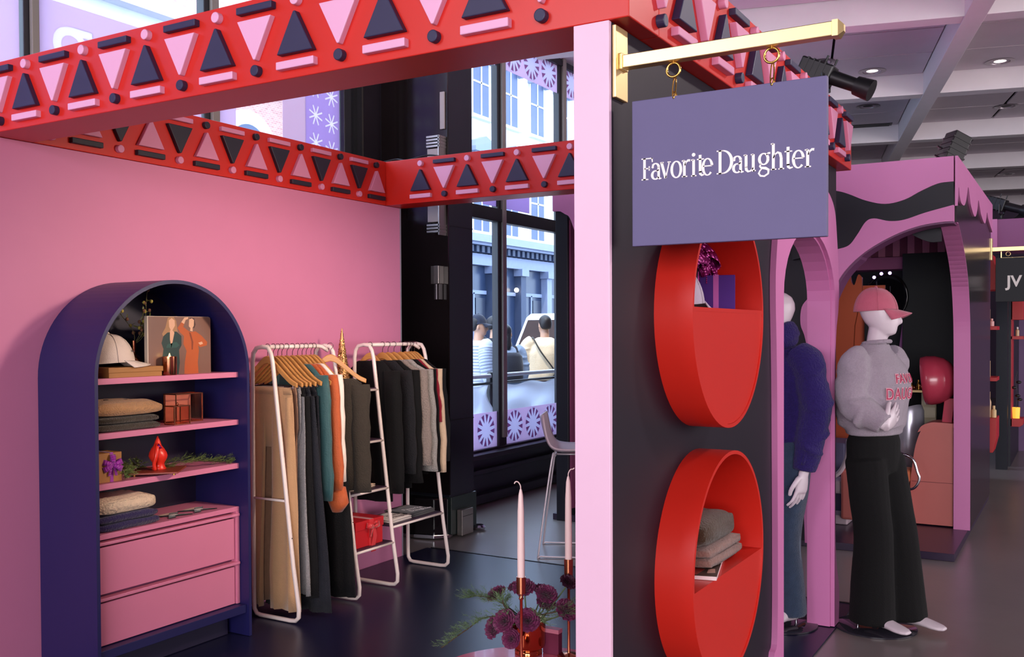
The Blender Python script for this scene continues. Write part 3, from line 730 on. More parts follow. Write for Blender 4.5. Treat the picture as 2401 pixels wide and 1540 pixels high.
# two printed figures, flat (u across 0-1, v up 0-1, from the photographed print)
def fl(name, pts, m, d): MB().prism([(lerp(y0, y1, u), lerp(z0, z1, v)) for u, v in pts], 'X', -3.6745, -3.674 + d).build(name, m, pc)
PSK = mat('print_skin', '#D9A888', .4); PGR = mat('print_green', '#12322F', .4, var=.2); POR = mat('print_orange', '#B5541C', .4, var=.15); PHB = mat('print_blonde', '#A87B52', .4, var=.2); PHD = mat('print_dark_hair', '#4A2A20', .4); PDK = mat('print_shade', '#2C211F', .4)
fl('print_patch', [(.31, .97), (.27, .8), (.22, .7), (.25, .62), (.3, .72), (.33, .6), (.44, .62), (.46, .75), (.44, .92), (.40, .99), (.35, .99)], PHB, .0002)
fl('print_patch', [(.24, .66), (.30, .72), (.44, .74), (.52, .66), (.52, .5), (.48, .42), (.49, .2), (.47, 0), (.2, 0), (.22, .3), (.24, .44), (.21, .54)], PGR, .0003)
fl('print_patch', [(.325, .93), (.37, .97), (.415, .93), (.42, .84), (.38, .76), (.41, .72), (.36, .45), (.34, .6), (.34, .74), (.35, .77), (.33, .82)], PSK, .0004)
fl('print_patch', [(.30, .52), (.44, .56), (.49, .5), (.44, .46), (.28, .46)], mat('print_green_fold', '#1D4A43', .4), .0004)
fl('print_patch', [(.66, .98), (.73, .97), (.75, .86), (.73, .80), (.70, .8), (.66, .9)], PHD, .0002)
fl('print_patch', [(.55, .82), (.62, .76), (.66, .73), (.75, .74), (.85, .66), (.94, .55), (.93, .49), (.82, .46), (.79, .5), (.8, .4), (.78, .2), (.79, 0), (.56, 0), (.57, .2), (.6, .4), (.55, .52), (.56, .66), (.50, .72), (.46, .80), (.52, .9), (.57, .88)], POR, .0003)
fl('print_patch', [(.52, .9), (.57, .98), (.63, .99), (.63, .96), (.59, .94), (.565, .87)], PSK, .0004)
fl('print_patch', [(.645, .95), (.69, .97), (.725, .94), (.72, .84), (.70, .8), (.70, .74), (.66, .75), (.665, .80), (.64, .83)], PSK, .0005)
fl('print_patch', [(.79, .54), (.85, .56), (.87, .52), (.82, .50)], PSK, .0005)
fl('print_patch', [(.64, .73), (.67, .71), (.71, .55), (.70, .42), (.68, .42), (.68, .56)], mat('print_orange_dark', '#7E3410', .4), .0005)

cd = thing('jar_candle', 'small lit candle in a copper glass jar before the picture', 'candle', (-3.638, 3.055, 1.319))
MB().lathe([(0, .0), (.03, 0), (.032, .003), (.032, .086), (.029, .086), (.029, .008), (0, .008)], (-3.638, 3.055, 1.319), 28).build('jar', COPPER, cd, smooth=40)
MB().lathe([(0, .06), (.0285, .06), (.0285, .075), (0, .074)], (-3.638, 3.055, 1.319), 20).build('wax', mat('warm_wax', '#F2D7B0', .5, emit=.15), cd, smooth=40)
MB().tube([(-3.638, 3.055, 1.392), (-3.638, 3.055, 1.402)], .0012).build('wick', BLACKM, cd)
MB().lathe([(0, 0), (.004, .004), (.0045, .009), (.002, .017), (0, .022)], (-3.638, 3.055, 1.399), 10).build('flame', mat('candle_flame', '#FFC766', .5, emit=14), cd, smooth=180)

# gold and glass boxes
GBX = glass_mat('box_glass', (.93, .8, .75))
def glass_box(label, x0, x1, y0, y1, z0, z1, knob, mirror=False):
    g = thing('glass_box', label, 'box', ((x0 + x1) / 2, (y0 + y1) / 2, z0)); r = .0022; e = MB()
    for a in ((x0, y0), (x0, y1), (x1, y0), (x1, y1)): e.box(a[0] - r, a[0] + r, a[1] - r, a[1] + r, z0, z1)
    for z in (z0 + r, z1 - r):
        for y in (y0, y1): e.box(x0, x1, y - r, y + r, z - r, z + r)
        for x in (x0, x1): e.box(x - r, x + r, y0, y1, z - r, z + r)
    e.build('brass_frame', COPPER, g)
    for nm, b in (('glass_pane', (x1 - .0008, x1 + .0008, y0, y1, z0, z1)), ('glass_pane', (x0, x1, y0 - .0008, y0 + .0008, z0, z1)), ('glass_pane', (x0, x1, y1 - .0008, y1 + .0008, z0, z1)), ('glass_pane', (x0, x1, y0, y1, z1 - .0016, z1))):
        MB().box(*b).build(nm, GBX, g)
    MB().box(x0, x1, y0, y1, z0, z0 + .002).build('base', COPPER, g)
    if mirror: MB().box(x0 + .004, x0 + .006, y0 + .004, y1 - .004, z0 + .004, z1 - .004).build('mirror_back', mat('mirror_pink_reflection', '#EDB0A5', .25, metal=.05, var=.3, vscale=18), g)  # mirror's pale pink reflection painted as a plain non-metal colour
    if knob: MB().ball(((x0 + x1) / 2, (y0 + y1) / 2, z1 + .006), .007, 10, 7).build('knob', COPPER, g, smooth=180)
    return g
glass_box('small brass-edged glass box with a knob on the second shelf', -3.71, -3.645, 3.085, 3.175, 1.083, 1.172, True)
glass_box('larger rose glass box behind the small one on the second shelf', -3.80, -3.715, 3.155, 3.315, 1.083, 1.222, False, True)

# gift with bow, evergreen, red candle on tray
PURR = mat('purple_satin_ribbon', '#9B1F9E', .25, sheen=.4, var=.1); PLUMR = mat('plum_foil_ribbon', '#8E1B6B', .15, metal=.55, var=.15)
def bow(par, c, nrm, S, m, tails=True, loops=2, name='bow'):
    n = Vector(nrm).normalized(); up = Vector((0, 0, 1)) if abs(n.z) < .9 else Vector((1, 0, 0)); sd = up.cross(n).normalized(); uu = n.cross(sd)
    c = Vector(c); mb = MB()
    angs = [20, 160, -25, 205, 90, 55, 125][:loops if loops > 2 else 2] if loops > 2 else [15, 165]
    for a in angs:
        a = math.radians(a); d = sd * math.cos(a) + uu * math.sin(a); w = n.cross(d)
        rows = []
        for k in range(13):
            t = k / 12 * 2 * PI; q = c + d * S * (.5 - .5 * math.cos(t)) + n * S * (.28 * math.sin(t) + .12)
            ww = S * (.1 + .18 * math.sin(t / 2))
            rows.append([q - w * ww, q + w * ww])
        for k in range(12): mb.add(rows[k] + rows[k + 1], [(0, 1, 3, 2)])
    if tails:
        for s in (-1, 1):
            p = [c + n * S * .1, c + sd * s * S * .22 - uu * S * .45 + n * S * .14, c + sd * s * S * .34 - uu * S * 1.0 + n * S * .05]
            p = smoothpts(p, 5); w = sd * S * .13
            for a, b in zip(p, p[1:]): mb.add([a - w, a + w, b - w, b + w], [(0, 1, 3, 2)])
    b = mb.build(name, m, par, smooth=180, solid=.0012)
    MB().ball(c + n * S * .15, (S * .14,) * 3, 10, 7).build('knot', m, b, smooth=180)
    return b
g = thing('gift_box', 'small kraft gift with a purple bow on the third shelf', 'gift', (-3.68, 2.73, .866))
MB().box(-3.73, -3.632, 2.66, 2.785, .867, .994).build('box', KRAFT, g, bevel=.001)
MB().box(-3.7315, -3.6305, 2.725, 2.741, .8665, .9955).build('ribbon', PURR, g)
bow(g, (-3.628, 2.733, .94), (1, -.25, .1), .046, PURR, loops=5)
EVG = mat('evergreen_needles', '#66763A', .7, var=.35, vscale=30); EVS = mat('evergreen_twig', '#4A3A26', .8)
def evergreen(name, label, path, wid, n, seed, ln=.045, droop=.3, parent=None, m=EVG):
    rs = random.Random(seed); pts = smoothpts(path, 8); mb = MB(); tw = MB()
    tw.tube(pts, .0022, 5)
    for i in range(n):
        q = rs.random(); p = pts[int(q * (len(pts) - 1))]; t = (pts[min(len(pts) - 1, int(q * (len(pts) - 1)) + 1)] - p)
        t = t.normalized() if t.length > 0 else Vector((0, 1, 0))
        a = rs.uniform(0, 2 * PI); sd = t.orthogonal().normalized(); sd = Matrix.Rotation(a, 3, t) @ sd
        d = (t * rs.uniform(.5, 1.1) + sd * rs.uniform(.3, 1)).normalized(); d.z = abs(d.z) * .7 - droop * rs.random() * .3; L = ln * rs.uniform(.6, 1.2)
        o = p + sd * wid * rs.random()
        e = o + d * L
        for k in range(7):
            s = .15 + .85 * k / 6; b = o + d * L * s; w = d.orthogonal().normalized(); w = Matrix.Rotation(rs.uniform(0, 2 * PI), 3, d) @ w
            f = (d * .8 + w * .7).normalized() * L * .32
            x = d.cross(w).normalized() * .0011
            mb.add([b - x, b + x, b + f], [(0, 1, 2)]); mb.add([b - x, b + x, b - Vector(f) + d * L * .45], [(0, 1, 2)])
    if parent is None:
        r = thing(name, label, 'greenery', path[0])
    else: r = parent
    tw.build('twig', EVS, r, smooth=180); nd = mb.build('needles', m, r); nd['kind'] = 'stuff'
    return r
evergreen('evergreen_sprig', 'long evergreen sprig lying right of the red candle', [(-3.72, 3.05, .885), (-3.69, 3.2, .90), (-3.66, 3.33, .885), (-3.63, 3.42, .873)], .02, 130, 1)
evergreen('evergreen_sprig', 'bushy evergreen sprig between the kraft gift and the red candle', [(-3.80, 3.02, .90), (-3.72, 2.9, .91), (-3.66, 2.82, .90), (-3.625, 2.80, .875)], .025, 120, 2)
TRAY = mat('walnut_red_tray', '#8A3A2A', .4, var=.15); WAXR = mat('red_wax', '#E2301F', .35, var=.04, coat=.2)
tr = thing('small_tray', 'brown square tray under the red candle on the third shelf', 'tray', (-3.68, 3.01, .866))
c0 = Vector((-3.675, 3.015, 0)); a_, b_ = Vector((.075, .075, 0)), Vector((-.07, .085, 0))
MB().obox(c0 + Vector((0, 0, .879)), a_, b_, (0, 0, .004)).build('plate', TRAY, tr, bevel=.002)
for sx, sy in ((1, 1), (1, -1), (-1, 1), (-1, -1)): MB().lathe([(0, 0), (.006, .0), (.006, .009), (0, .009)], c0 + a_ * .8 * sx + b_ * .8 * sy + Vector((0, 0, .8665)), 10).build('foot', GOLDS, tr, smooth=40)
fc = thing('figure_candle', 'red pear-shaped candle with curled tip on the brown tray', 'candle', (-3.675, 3.02, .883))
prof = [(0, 0), (.03, 0), (.033, .004), (.028, .012), (.024, .022), (.028, .034), (.038, .05), (.042, .064), (.038, .08), (.028, .098), (.019, .11), (.015, .12), (.012, .13), (.007, .142), (.003, .152), (.0, .156)]
rings = []
for r, h in prof:
    dx = .02 * (h / .156) ** 2 if h > .08 else 0
    rings.append([(-3.675 + r * math.cos(2 * PI * k / 20), 3.02 - .012 * (h / .156) + .018 * max(0, h - .1) / .05 * .3 + r * math.sin(2 * PI * k / 20), .883 + h) for k in range(20)])
MB().loft(rings).build('body', WAXR, fc, smooth=180)
MB().tube(smoothpts([(-3.66, 3.0, 1.0), (-3.645, 2.985, .985), (-3.64, 2.975, .95), (-3.65, 2.972, .915), (-3.65, 2.978, .886)], 5), [.01 - .0001 * k for k in range(21)], 8).build('drip', WAXR, fc, smooth=180)
MB().tube([(-3.66, 3.005, .99), (-3.642, 2.99, 1.0), (-3.636, 3.0, .985)], .006, 6).build('ribbon_tie', PLUMR, fc, smooth=180)
BOWM = cloth('black_satin', '#121014', .2, 100, rough=.5)
for i, (y, x) in enumerate(((3.10, -3.68), (3.26, -3.69))):
    b = thing('hair_bow', ['black flat hair bow with white tag beside the navy sweater', 'black flat hair bow with white tag, right of its pair on the drawer unit'][i], 'hair bow', (x, y, .652), 'hair bows on the drawer unit')
    MB().prism([(x - .05, y - .085), (x - .005, y - .02), (x + .045, y - .06), (x + .045, y - .02), (x + .012, y), (x + .05, y + .075), (x + .0, y + .025), (x - .045, y + .07), (x - .05, y + .02), (x - .015, y)], 'Z', .6525, .6575).build('fabric', BOWM, b, bevel=.001)
    MB().box(x - .012, x + .014, y - .016, y + .018, .6572, .6592).build('tag', mat('paper_tag', '#CFC5C0', .6), b)
    MB().box(x - .075, x - .05, y - .03, y + .06, .6522, .6535).build('card', mat('paper_card', '#D8BFB0', .6), b)
# ================================================================ CLOTHES RACK, GARMENTS, SHELF ITEMS
RACKW = mat('rack_white_enamel', '#EBDAD4', .3, var=.04); SHELFP = mat('rack_shelf_plum', '#40293F', .5, var=.08)
rk = thing('clothes_rack', 'white tube clothes rack with ladder shelves along the pink wall', 'clothes rack', (-3.65, 4.39, .008))
FY = (3.71, 4.195, 4.545, 5.073); ZTOP = 1.44
def legx(z): return lerp(-3.465, -3.635, (z - .04) / 1.36)
def frame(Y):
    p = [(-3.7, Y, .022), (-3.52, Y, .022), (-3.485, Y, .026), (-3.464, Y, .045), (-3.462, Y, .09)]
    p += [(legx(z), Y, z) for z in (.3, .6, .9, 1.2, 1.36)] + [(-3.642, Y, 1.405), (-3.66, Y, 1.433), (-3.70, Y, ZTOP), (-3.745, Y, 1.433), (-3.768, Y, 1.405), (-3.775, Y, 1.36)]
    p += [(-3.778, Y, z) for z in (1.0, .5, .1)] + [(-3.776, Y, .05), (-3.76, Y, .026), (-3.735, Y, .022)]
    return MB().tube(p, .0115, 8, closed=True).build('frame', RACKW, rk, smooth=180)
for Y in FY: frame(Y)
for a, b in ((FY[0], FY[1]), (FY[2], FY[3])):
    MB().tube([(-3.70, a, 1.438), (-3.70, b - .06, 1.438), (-3.697, b - .03, 1.434), (-3.675, b, 1.41)], .0115, 8).build('hanging_bar', RACKW, rk, smooth=180)
MB().tube([(-3.778, FY[0], .64), (legx(.64), FY[0], .64)], .007, 8).build('cross_bar', RACKW, rk, smooth=180)
for z, a, b in ((1.185, FY[1], FY[2]), (.885, FY[1], FY[2]), (.605, FY[1], FY[2]), (.285, FY[1], FY[2]), (.372, FY[2], FY[3])):
    x1 = legx(z)
    MB().box(-3.775, x1 + .004, a + .008, b - .008, z - .012, z).build('shelf', SHELFP, rk, bevel=.001)
    s = MB().tube([(x1 + .006, a, z - .012), (x1 + .006, b, z - .012)], .0075, 8); s.tube([(-3.778, a, z - .012), (-3.778, b, z - .012)], .0065, 8); s.build('shelf_rail', RACKW, rk, smooth=180)
for Y in FY[:3]:
    for z in (.45, .18): MB().ball((legx(z) + .011, Y, z), .0035, 6, 5).build('bolt', BLACKM, rk, smooth=180)

HOOK = mat('hook_steel', '#5A4A4E', .3, metal=.9)
def hanger_meshes():
    x = smoothpts([(-.2, -.142), (-.15, -.115), (-.08, -.055), (-.03, -.012), (0, 0)], 5)
    top = [(p.x, p.y) for p in x]; top = top + [(-a, b) for a, b in top[::-1][1:]]
    bot = [(a * .985, b - lerp(.040, .024, min(1, abs(a) / .2))) for a, b in top][::-1]
    return top + bot
HSHAPE = hanger_meshes(); hanger0 = None
def hanger(y, label, rot=0.0, clip=False, x=-3.70, dark=False):
    global hanger0
    if hanger0 is None:
        h = thing('clothes_hanger', label, 'hanger', (0, 0, 0), 'wooden hangers on the clothes rack')
        MB().prism([(a, b + 1.392) for a, b in HSHAPE], 'Y', -.007, .007).build('bar', WOOD, h, bevel=.004)
        MB().tube([(0, 0, 1.385), (0, 0, 1.41), (.004, 0, 1.42), (.015, 0, 1.432), (.0165, 0, 1.444), (.006, 0, 1.4545), (-.008, 0, 1.4535), (-.015, 0, 1.446)], .0017, 6).build('hook', HOOK, h, smooth=180)
        hanger0 = h; h.location = (x, y, 0)
    else:
        h = copy_tree(hanger0); h['label'] = label; h.location = (x, y, 0)
    h.rotation_euler.z = rot
    if clip:
        for ch in [c for c in h.children if c.name.startswith('clip')]: pass
        mb = MB().tube([(-.17, 0, 1.222), (.17, 0, 1.222)], .003, 6); c = mb.build('clip_bar', HOOK, None, smooth=180); c.parent = h
        mb = MB()
        for s in (-.13, .13): mb.box(s - .014, s + .014, -.008, .008, 1.195, 1.232)
        c = mb.build('clip', HOOK, None, bevel=.001); c.parent = h
        mb = MB(); 
        for s in (-.17, .17): mb.tube([(s * .98, 0, 1.25), (s, 0, 1.222)], .002, 5)
        c = mb.build('clip_arm', HOOK, None); c.parent = h
    return h

def ring(xc, yc, hw, ht, z, n=30, ex=.8, ripple=0, freq=9, ph=0):
    out = []
    for k in range(n):
        a = 2 * PI * k / n; c, s = math.cos(a), math.sin(a)
        px = hw * abs(c) ** ex * (1 if c > 0 else -1); py = ht * abs(s) ** .9 * (1 if s > 0 else -1)
        w = ripple * math.sin(freq * px / max(hw, .01) + ph) + ripple * .6 * math.sin(2.3 * freq * px / max(hw, .01) + 2 * ph)
        out.append((xc + px, yc + py + w, z))
    return out
def wrinkle(mb, amp, sc, seed):
    mb.v = [(x + amp * noise.noise(Vector((x * sc, z * sc * .6, seed))), y + amp * noise.noise(Vector((x * sc * 1.3, z * sc * .5, seed + 9))), z) for x, y, z in mb.v]; return mb

def trousers(name, label, y, m, hem, legs, waist=(-3.70, .165), zw=1.225, ht=.018, rip=.010, group='trousers on the left rack', cat='trousers', band=None):
    mb = MB(); xc, hw = waist; cro = .93
    secs = [(zw, hw * .94, .8), (zw - .04, hw, .85), (zw - .12, hw * 1.04, .8), (zw - .22, hw * 1.04, .5), (cro - .02, hw * .9, .15)]
    mb.loft([ring(xc, y, w, ht * q, z, ripple=rip * .5, ph=y * 40) for z, w, q in secs])
    for (xt, wt, xb, wb) in legs:
        rs_ = []
        for k in range(12):
            t = k / 11; z = lerp(zw - .05, hem, t)
            rs_.append(ring(lerp(xt, xb, t), y + .004 * math.sin(t * 6 + y * 30), lerp(wt, wb, t), ht * min(1, .35 + t * 3) * lerp(1.0, .85, t), z, ripple=rip * (.5 + t), freq=6, ph=y * 60 + xt * 10 + t))
        mb.loft(rs_)
    wrinkle(mb, .004, 9, y * 7)
    o = mb.build(name, m, smooth=180); tag(o, label, cat, group)
    b = MB(); b.loft([ring(xc, y, hw * .955, ht * .86, zw + .002, ripple=0), ring(xc, y, hw * 1.0, ht * .9, zw - .036, ripple=0)]); b.build('waistband', band or m, o, smooth=180)
    return o
BEI = cloth('camel_twill', '#B88F69', .3, 200, var=.06); TAN = cloth('taupe_twill', '#8A6650', .3, 200); LGD = cloth('washed_grey_denim', '#8F8C8E', .8, 180, var=.35, vs=60); DKD = cloth('dark_denim', '#1E1E26', .6, 220, var=.2, sheen=.04)
BLK_ = cloth('black_wool', '#111013', .5, 200, sheen=.03); CHC = cloth('charcoal_denim', '#24252D', .6, 220, var=.2, sheen=.04)
trousers('trousers', 'camel wide-leg trousers hanging first at the left end of the rack', 3.752, BEI, .06, [(-3.615, .078, -3.60, .112), (-3.79, .072, -3.805, .062)])
trousers('trousers', 'taupe straight trousers just behind the camel pair', 3.79, TAN, .08, [(-3.63, .08, -3.63, .09), (-3.785, .08, -3.81, .075)])
trousers('jeans', 'washed grey jeans with frayed hem between camel and dark trousers', 3.822, LGD, .13, [(-3.60, .09, -3.565, .09), (-3.79, .08, -3.79, .08)], ht=.012)
trousers('jeans', 'near-black slim jeans behind the washed grey jeans', 3.852, BLK_, .11, [(-3.6, .09, -3.555, .09), (-3.79, .08, -3.79, .08)], ht=.013)
trousers('jeans', 'charcoal denim jeans reaching the floor mid-rack', 3.89, CHC, .03, [(-3.60, .09, -3.52, .115), (-3.79, .08, -3.79, .08)], ht=.02)
trousers('trousers', 'dark navy trousers between charcoal jeans and teal shirt', 3.934, DKD, .07, [(-3.6, .09, -3.57, .095), (-3.79, .08, -3.79, .08)], ht=.016)
trousers('trousers', 'black wide trousers hanging under the rust shirt cuff', 4.10, BLK_, .06, [(-3.60, .09, -3.545, .13), (-3.78, .08, -3.78, .09)], ht=.03)

def shirt(name, label, y, m, hem, cat, group, hw=.195, ht=.017, z0=1.372, sh=1.262, sleeve=None, coll=False, x=-3.70, sm=None, rot=0, hemw=None, sides=(1, -1), swid=.05, sdrop=.03, cuff=None, rip=.005):
    mb = MB(); hemw = hemw or hw * 1.0
    secs = ([(z0 + .012, .05, .014), (z0 - .005, .065, .02), (z0 - .05, .115, ht)] if coll else [(z0 - .03, .085, .008), (z0 - .034, .098, ht * .8), (z0 - .06, .13, ht)]) + [(sh + .02, hw * .9, ht), (sh - .015, hw * .97, ht * 1.05), (sh - .10, hw * .86, ht * 1.2), (lerp(sh, hem, .45), lerp(hw, hemw, .4) * .84, ht * 1.2), (lerp(sh, hem, .75), lerp(hw, hemw, .75) * .86, ht * 1.15), (hem, hemw * .88, ht * 1.05)]
    mb.loft([ring(x, y, w, t, z, ripple=rip * (1.3 if z < 1.0 else .3), freq=7, ph=y * 55) for z, w, t in secs])
    wrinkle(mb, .006, 8, y * 5)
    M = Matrix.Translation((x, y, 0)) @ Matrix.Rotation(rot, 4, 'Z') @ Matrix.Translation((-x, -y, 0)); mb.xf(M)
    o = mb.build(name, m, smooth=180); tag(o, label, cat, group)
    for s in sides:
        if sleeve is None: continue
        sl = MB(); rr = []
        for k in range(11):
            t = k / 10; z = lerp(sh + .02, sleeve, t); xx = x + s * (lerp(hw * .90, hw * .98 + sdrop, min(1, t * 1.3))); w = lerp(.055, swid, t) * (1 + .08 * math.sin(t * 20 + y * 9))
            rr.append(ring(xx, y - ht * .5 * min(1, t * 3) + .006 * math.sin(t * 4), w, ht * lerp(1.25, 1.2, t), z, n=20, ripple=.002, ph=t * 3))
        sl.loft(rr); wrinkle(sl, .008, 11, y * 3 + s); sl.xf(M)
        so = sl.build('sleeve', sm or m, o, smooth=180)
        if cuff:
            cf = MB(); xx = x + s * (hw + sdrop)
            cf.loft([ring(xx, y, swid * 1.02, ht * 1.3, sleeve + .015, n=20), ring(xx + .012 * s, y - .01, swid * 1.35, ht * 1.6, sleeve - cuff * .55, n=20), ring(xx + .006 * s, y - .012, swid * .55, ht * 1.3, sleeve - cuff, n=20)]); cf.xf(M); cf.build('cuff', m, so, smooth=180)
    if coll:
        cl = MB(); cl.loft([ring(x, y, .062, .026, z0 - .012, n=20), ring(x, y, .056, .03, z0 + .022, n=20), ring(x, y, .05, .022, z0 + .024, n=20), ring(x, y, .05, .018, z0 - .01, n=20)], cap=False); cl.xf(M); cl.build('collar', m, o, smooth=180)
    return o
TEAL = cloth('teal_satin', '#33585A', .2, 120, rough=.5); RUST = cloth('rust_satin', '#B8562A', .25, 120, rough=.55, var=.1); IVO = cloth('ivory_crepe', '#EFE0D6', .2, 150, rough=.7, var=.05)
OLI = cloth('dark_olive_wool', '#38312A', .6, 160, var=.15, sheen=.08); VEL = cloth('black_velvet', '#09080A', .4, 200, sheen=.02); TWD = cloth('grey_brown_tweed', '#8F8078', 1.0, 120, var=.35, vs=120); LGW = cloth('pale_grey_wool', '#A19B96', .9, 120, var=.3, vs=110)
CRM = cloth('cream_wool', '#DDBFA0', .4, 160); BRED = cloth('wine_satin', '#8E1A2E', .2, 150)
GL_ = 'tops on the left rack'; GR_ = 'tops on the right rack'
shirt('shirt', 'teal satin shirt left of the rust shirt', 3.972, TEAL, .575, 'shirt', GL_, sleeve=.61, hw=.18, swid=.045)
shirt('slip_dress', 'long narrow rust dress showing below the teal shirt', 4.008, RUST, .27, 'dress', GL_, sleeve=None, hw=.17, hemw=.14, coll=False)
shirt('shirt', 'rust orange shirt with a wide turned-back cuff', 4.04, RUST, .62, 'shirt', GL_, sleeve=.66, hw=.185, swid=.05, cuff=.12, ht=.02, sdrop=.035)
shirt('blouse', 'ivory blouse between the rust shirt and the dark olive coat', 4.078, IVO, .66, 'blouse', GL_, sleeve=.70, hw=.185, swid=.04, ht=.024)
co = shirt('coat', 'dark olive jacket turned outward at the end of the left rack', 4.16, OLI, .63, 'jacket', GL_, sleeve=.62, hw=.135, rot=math.radians(38), x=-3.575, swid=.045, sdrop=.0, ht=.028, z0=1.285, sh=1.20)
MB().box(-3.6, -3.43, 4.3, 4.31, .64, .66)
shirt('blazer', 'black blazer with white label hanging behind the ladder shelves', 4.60, VEL, .50, 'blazer', GR_, sleeve=.56, hw=.18, ht=.028)
sc = MB().loft([[(-3.76 + a * .045 * w, 4.405 + b * .008, z) for a, b in ((-1, -1), (1, -1), (1, 1), (-1, 1))] for z, w in ((1.18, 1.0), (1.1, .9), (1.0, .65), (.885, .3))]).build('scarf', cloth('copper_tan_silk', '#A8714A', .4, 90, rough=.5, var=.3, vs=25)); tag(sc, 'copper and tan printed scarf hanging within the ladder shelves', 'scarf')
shirt('blazer', 'charcoal cardigan at the left end of the right rack', 4.72, cloth('charcoal_knit', '#1D1C20', .6, 150, sheen=.04), .60, 'cardigan', GR_, sleeve=.66, hw=.185)
shirt('blazer', 'black velvet blazer, front of the right rack', 4.775, VEL, .56, 'blazer', GR_, sleeve=.60, hw=.2, swid=.075, ht=.028, sdrop=.0)
shirt('coat', 'grey-brown tweed coat on the right rack', 4.835, TWD, .60, 'coat', GR_, sleeve=.70, hw=.215, swid=.062, ht=.026, cuff=None, sdrop=.02)
shirt('coat', 'pale grey wool jacket behind the tweed coat', 4.905, LGW, .65, 'jacket', GR_, sleeve=.655, hw=.21, swid=.055, ht=.022, sdrop=.025)
shirt('blouse', 'black top with wine-red lining right of the grey jacket', 4.955, VEL, .62, 'top', GR_, sleeve=.645, hw=.195, swid=.05, sm=VEL)
shirt('blouse', 'wine-red top squeezed between black and cream tops', 4.99, BRED, .85, 'top', GR_, sleeve=.95, hw=.18, coll=False, ht=.012)
shirt('blouse', 'cream long-sleeved top near the right end of the rack', 5.018, CRM, .66, 'top', GR_, sleeve=.635, hw=.195, swid=.04, ht=.022, sdrop=.04)
shirt('jacket', 'black jacket at the far right end of the rack', 5.052, BLK_, .68, 'jacket', GR_, sleeve=.7, hw=.2, ht=.02, sdrop=.03)

hl = ['first wooden hanger at the rack’s left end, holding camel trousers', 'second wooden hanger, holding taupe trousers', 'third wooden hanger, holding washed grey jeans', 'fourth wooden hanger, holding near-black jeans', 'fifth wooden hanger, holding charcoal jeans',
      'sixth wooden hanger, holding dark navy trousers', 'wooden hanger inside the teal shirt', 'wooden hanger inside the rust dress', 'wooden hanger inside the rust shirt', 'wooden hanger inside the ivory blouse', 'wooden hanger holding the black wide trousers']
for (y, clip), l in zip(((3.745, 1), (3.787, 1), (3.82, 1), (3.85, 1), (3.888, 1), (3.932, 1), (3.972, 0), (4.008, 0), (4.04, 0), (4.078, 0), (4.105, 1)), hl): hanger(y, l.replace('’', "'"), 0.05, bool(clip))
hanger(4.16, 'wooden hanger turned outward inside the dark olive jacket', math.radians(38), x=-3.63)
for y, l in ((4.60, 'wooden hanger inside the black blazer by the ladder'), (4.72, 'wooden hanger inside the charcoal cardigan'), (4.775, 'wooden hanger inside the black velvet blazer'), (4.835, 'wooden hanger inside the tweed coat'), (4.905, 'wooden hanger inside the pale grey jacket'),
             (4.955, 'wooden hanger inside the black top with wine lining'), (4.99, 'wooden hanger inside the wine-red top'), (5.018, 'wooden hanger inside the cream top'), (5.052, 'wooden hanger inside the far right black jacket')): hanger(y, l, .04)
# price tag on the black blazer
MB().box(-3.66, -3.655, 4.565, 4.568, 1.22, 1.27)

# sequin cone tree on the top ladder shelf
ct = thing('cone_tree', 'gold sequinned cone ornament on the top ladder shelf', 'ornament', (-3.715, 4.36, 1.185))
SEQ = mat('gold_sequins', '#D7A56B', .2, metal=.85, var=.5, vscale=260, bump=.8, bscale=220)
MB().lathe([(0, 0), (.05, 0), (.05, .008), (.003, .35), (0, .352)], (-3.715, 4.36, 1.186), 28).build('cone', mat('cone_core', '#B9895A', .4, metal=.7), ct, smooth=40)
sq = MB(); rs = random.Random(5)
for i in range(900):
    h = 1 - math.sqrt(rs.random()); r = lerp(.05, .003, h) + .0015; a = rs.uniform(0, 2 * PI); z = 1.19 + .34 * h
    c = Vector((-3.715 + r * math.cos(a), 4.36 + r * math.sin(a), z)); n = Vector((math.cos(a) + rs.uniform(-.5, .5), math.sin(a) + rs.uniform(-.5, .5), .2 + rs.uniform(-.5, .5))).normalized(); u = n.orthogonal().normalized() * .004; v = n.cross(u)
    sq.add([c + u, c + v, c - u, c - v], [(0, 1, 2, 3)])
q = sq.build('sequins', GOLDS, ct); q['kind'] = 'stuff'

RBX = mat('red_gift_card', '#C0101C', .5, var=.05); RRB = mat('red_satin', '#D2202A', .3, sheen=.4, var=.1)
rb = thing('gift_box', 'red lidded gift box with a red ribbon on the lowest ladder shelf', 'gift', (-3.64, 4.38, .285))
MB().box(-3.755, -3.525, 4.24, 4.485, .286, .425).build('box', RBX, rb, bevel=.002)
MB().box(-3.76, -3.520, 4.235, 4.49, .385, .437).build('lid', RBX, rb, bevel=.002)
s = MB().box(-3.762, -3.518, 4.355, 4.395, .2862, .4385); s.build('ribbon', RRB, rb)
b = bow(rb, (-3.512, 4.375, .395), (1, 0, 0), .055, RRB, loops=2)
MB().loft([[(-3.508 + a * .002 + .008 * math.sin(z * 40), 4.385 + w * c, z) for a, c in ((-1, -1), (1, -1), (1, 1), (-1, 1))] for z, w in ((.39, .01), (.34, .016), (.29, .018), (.25, .02))]).build('ribbon_tail', RRB, rb, smooth=60)

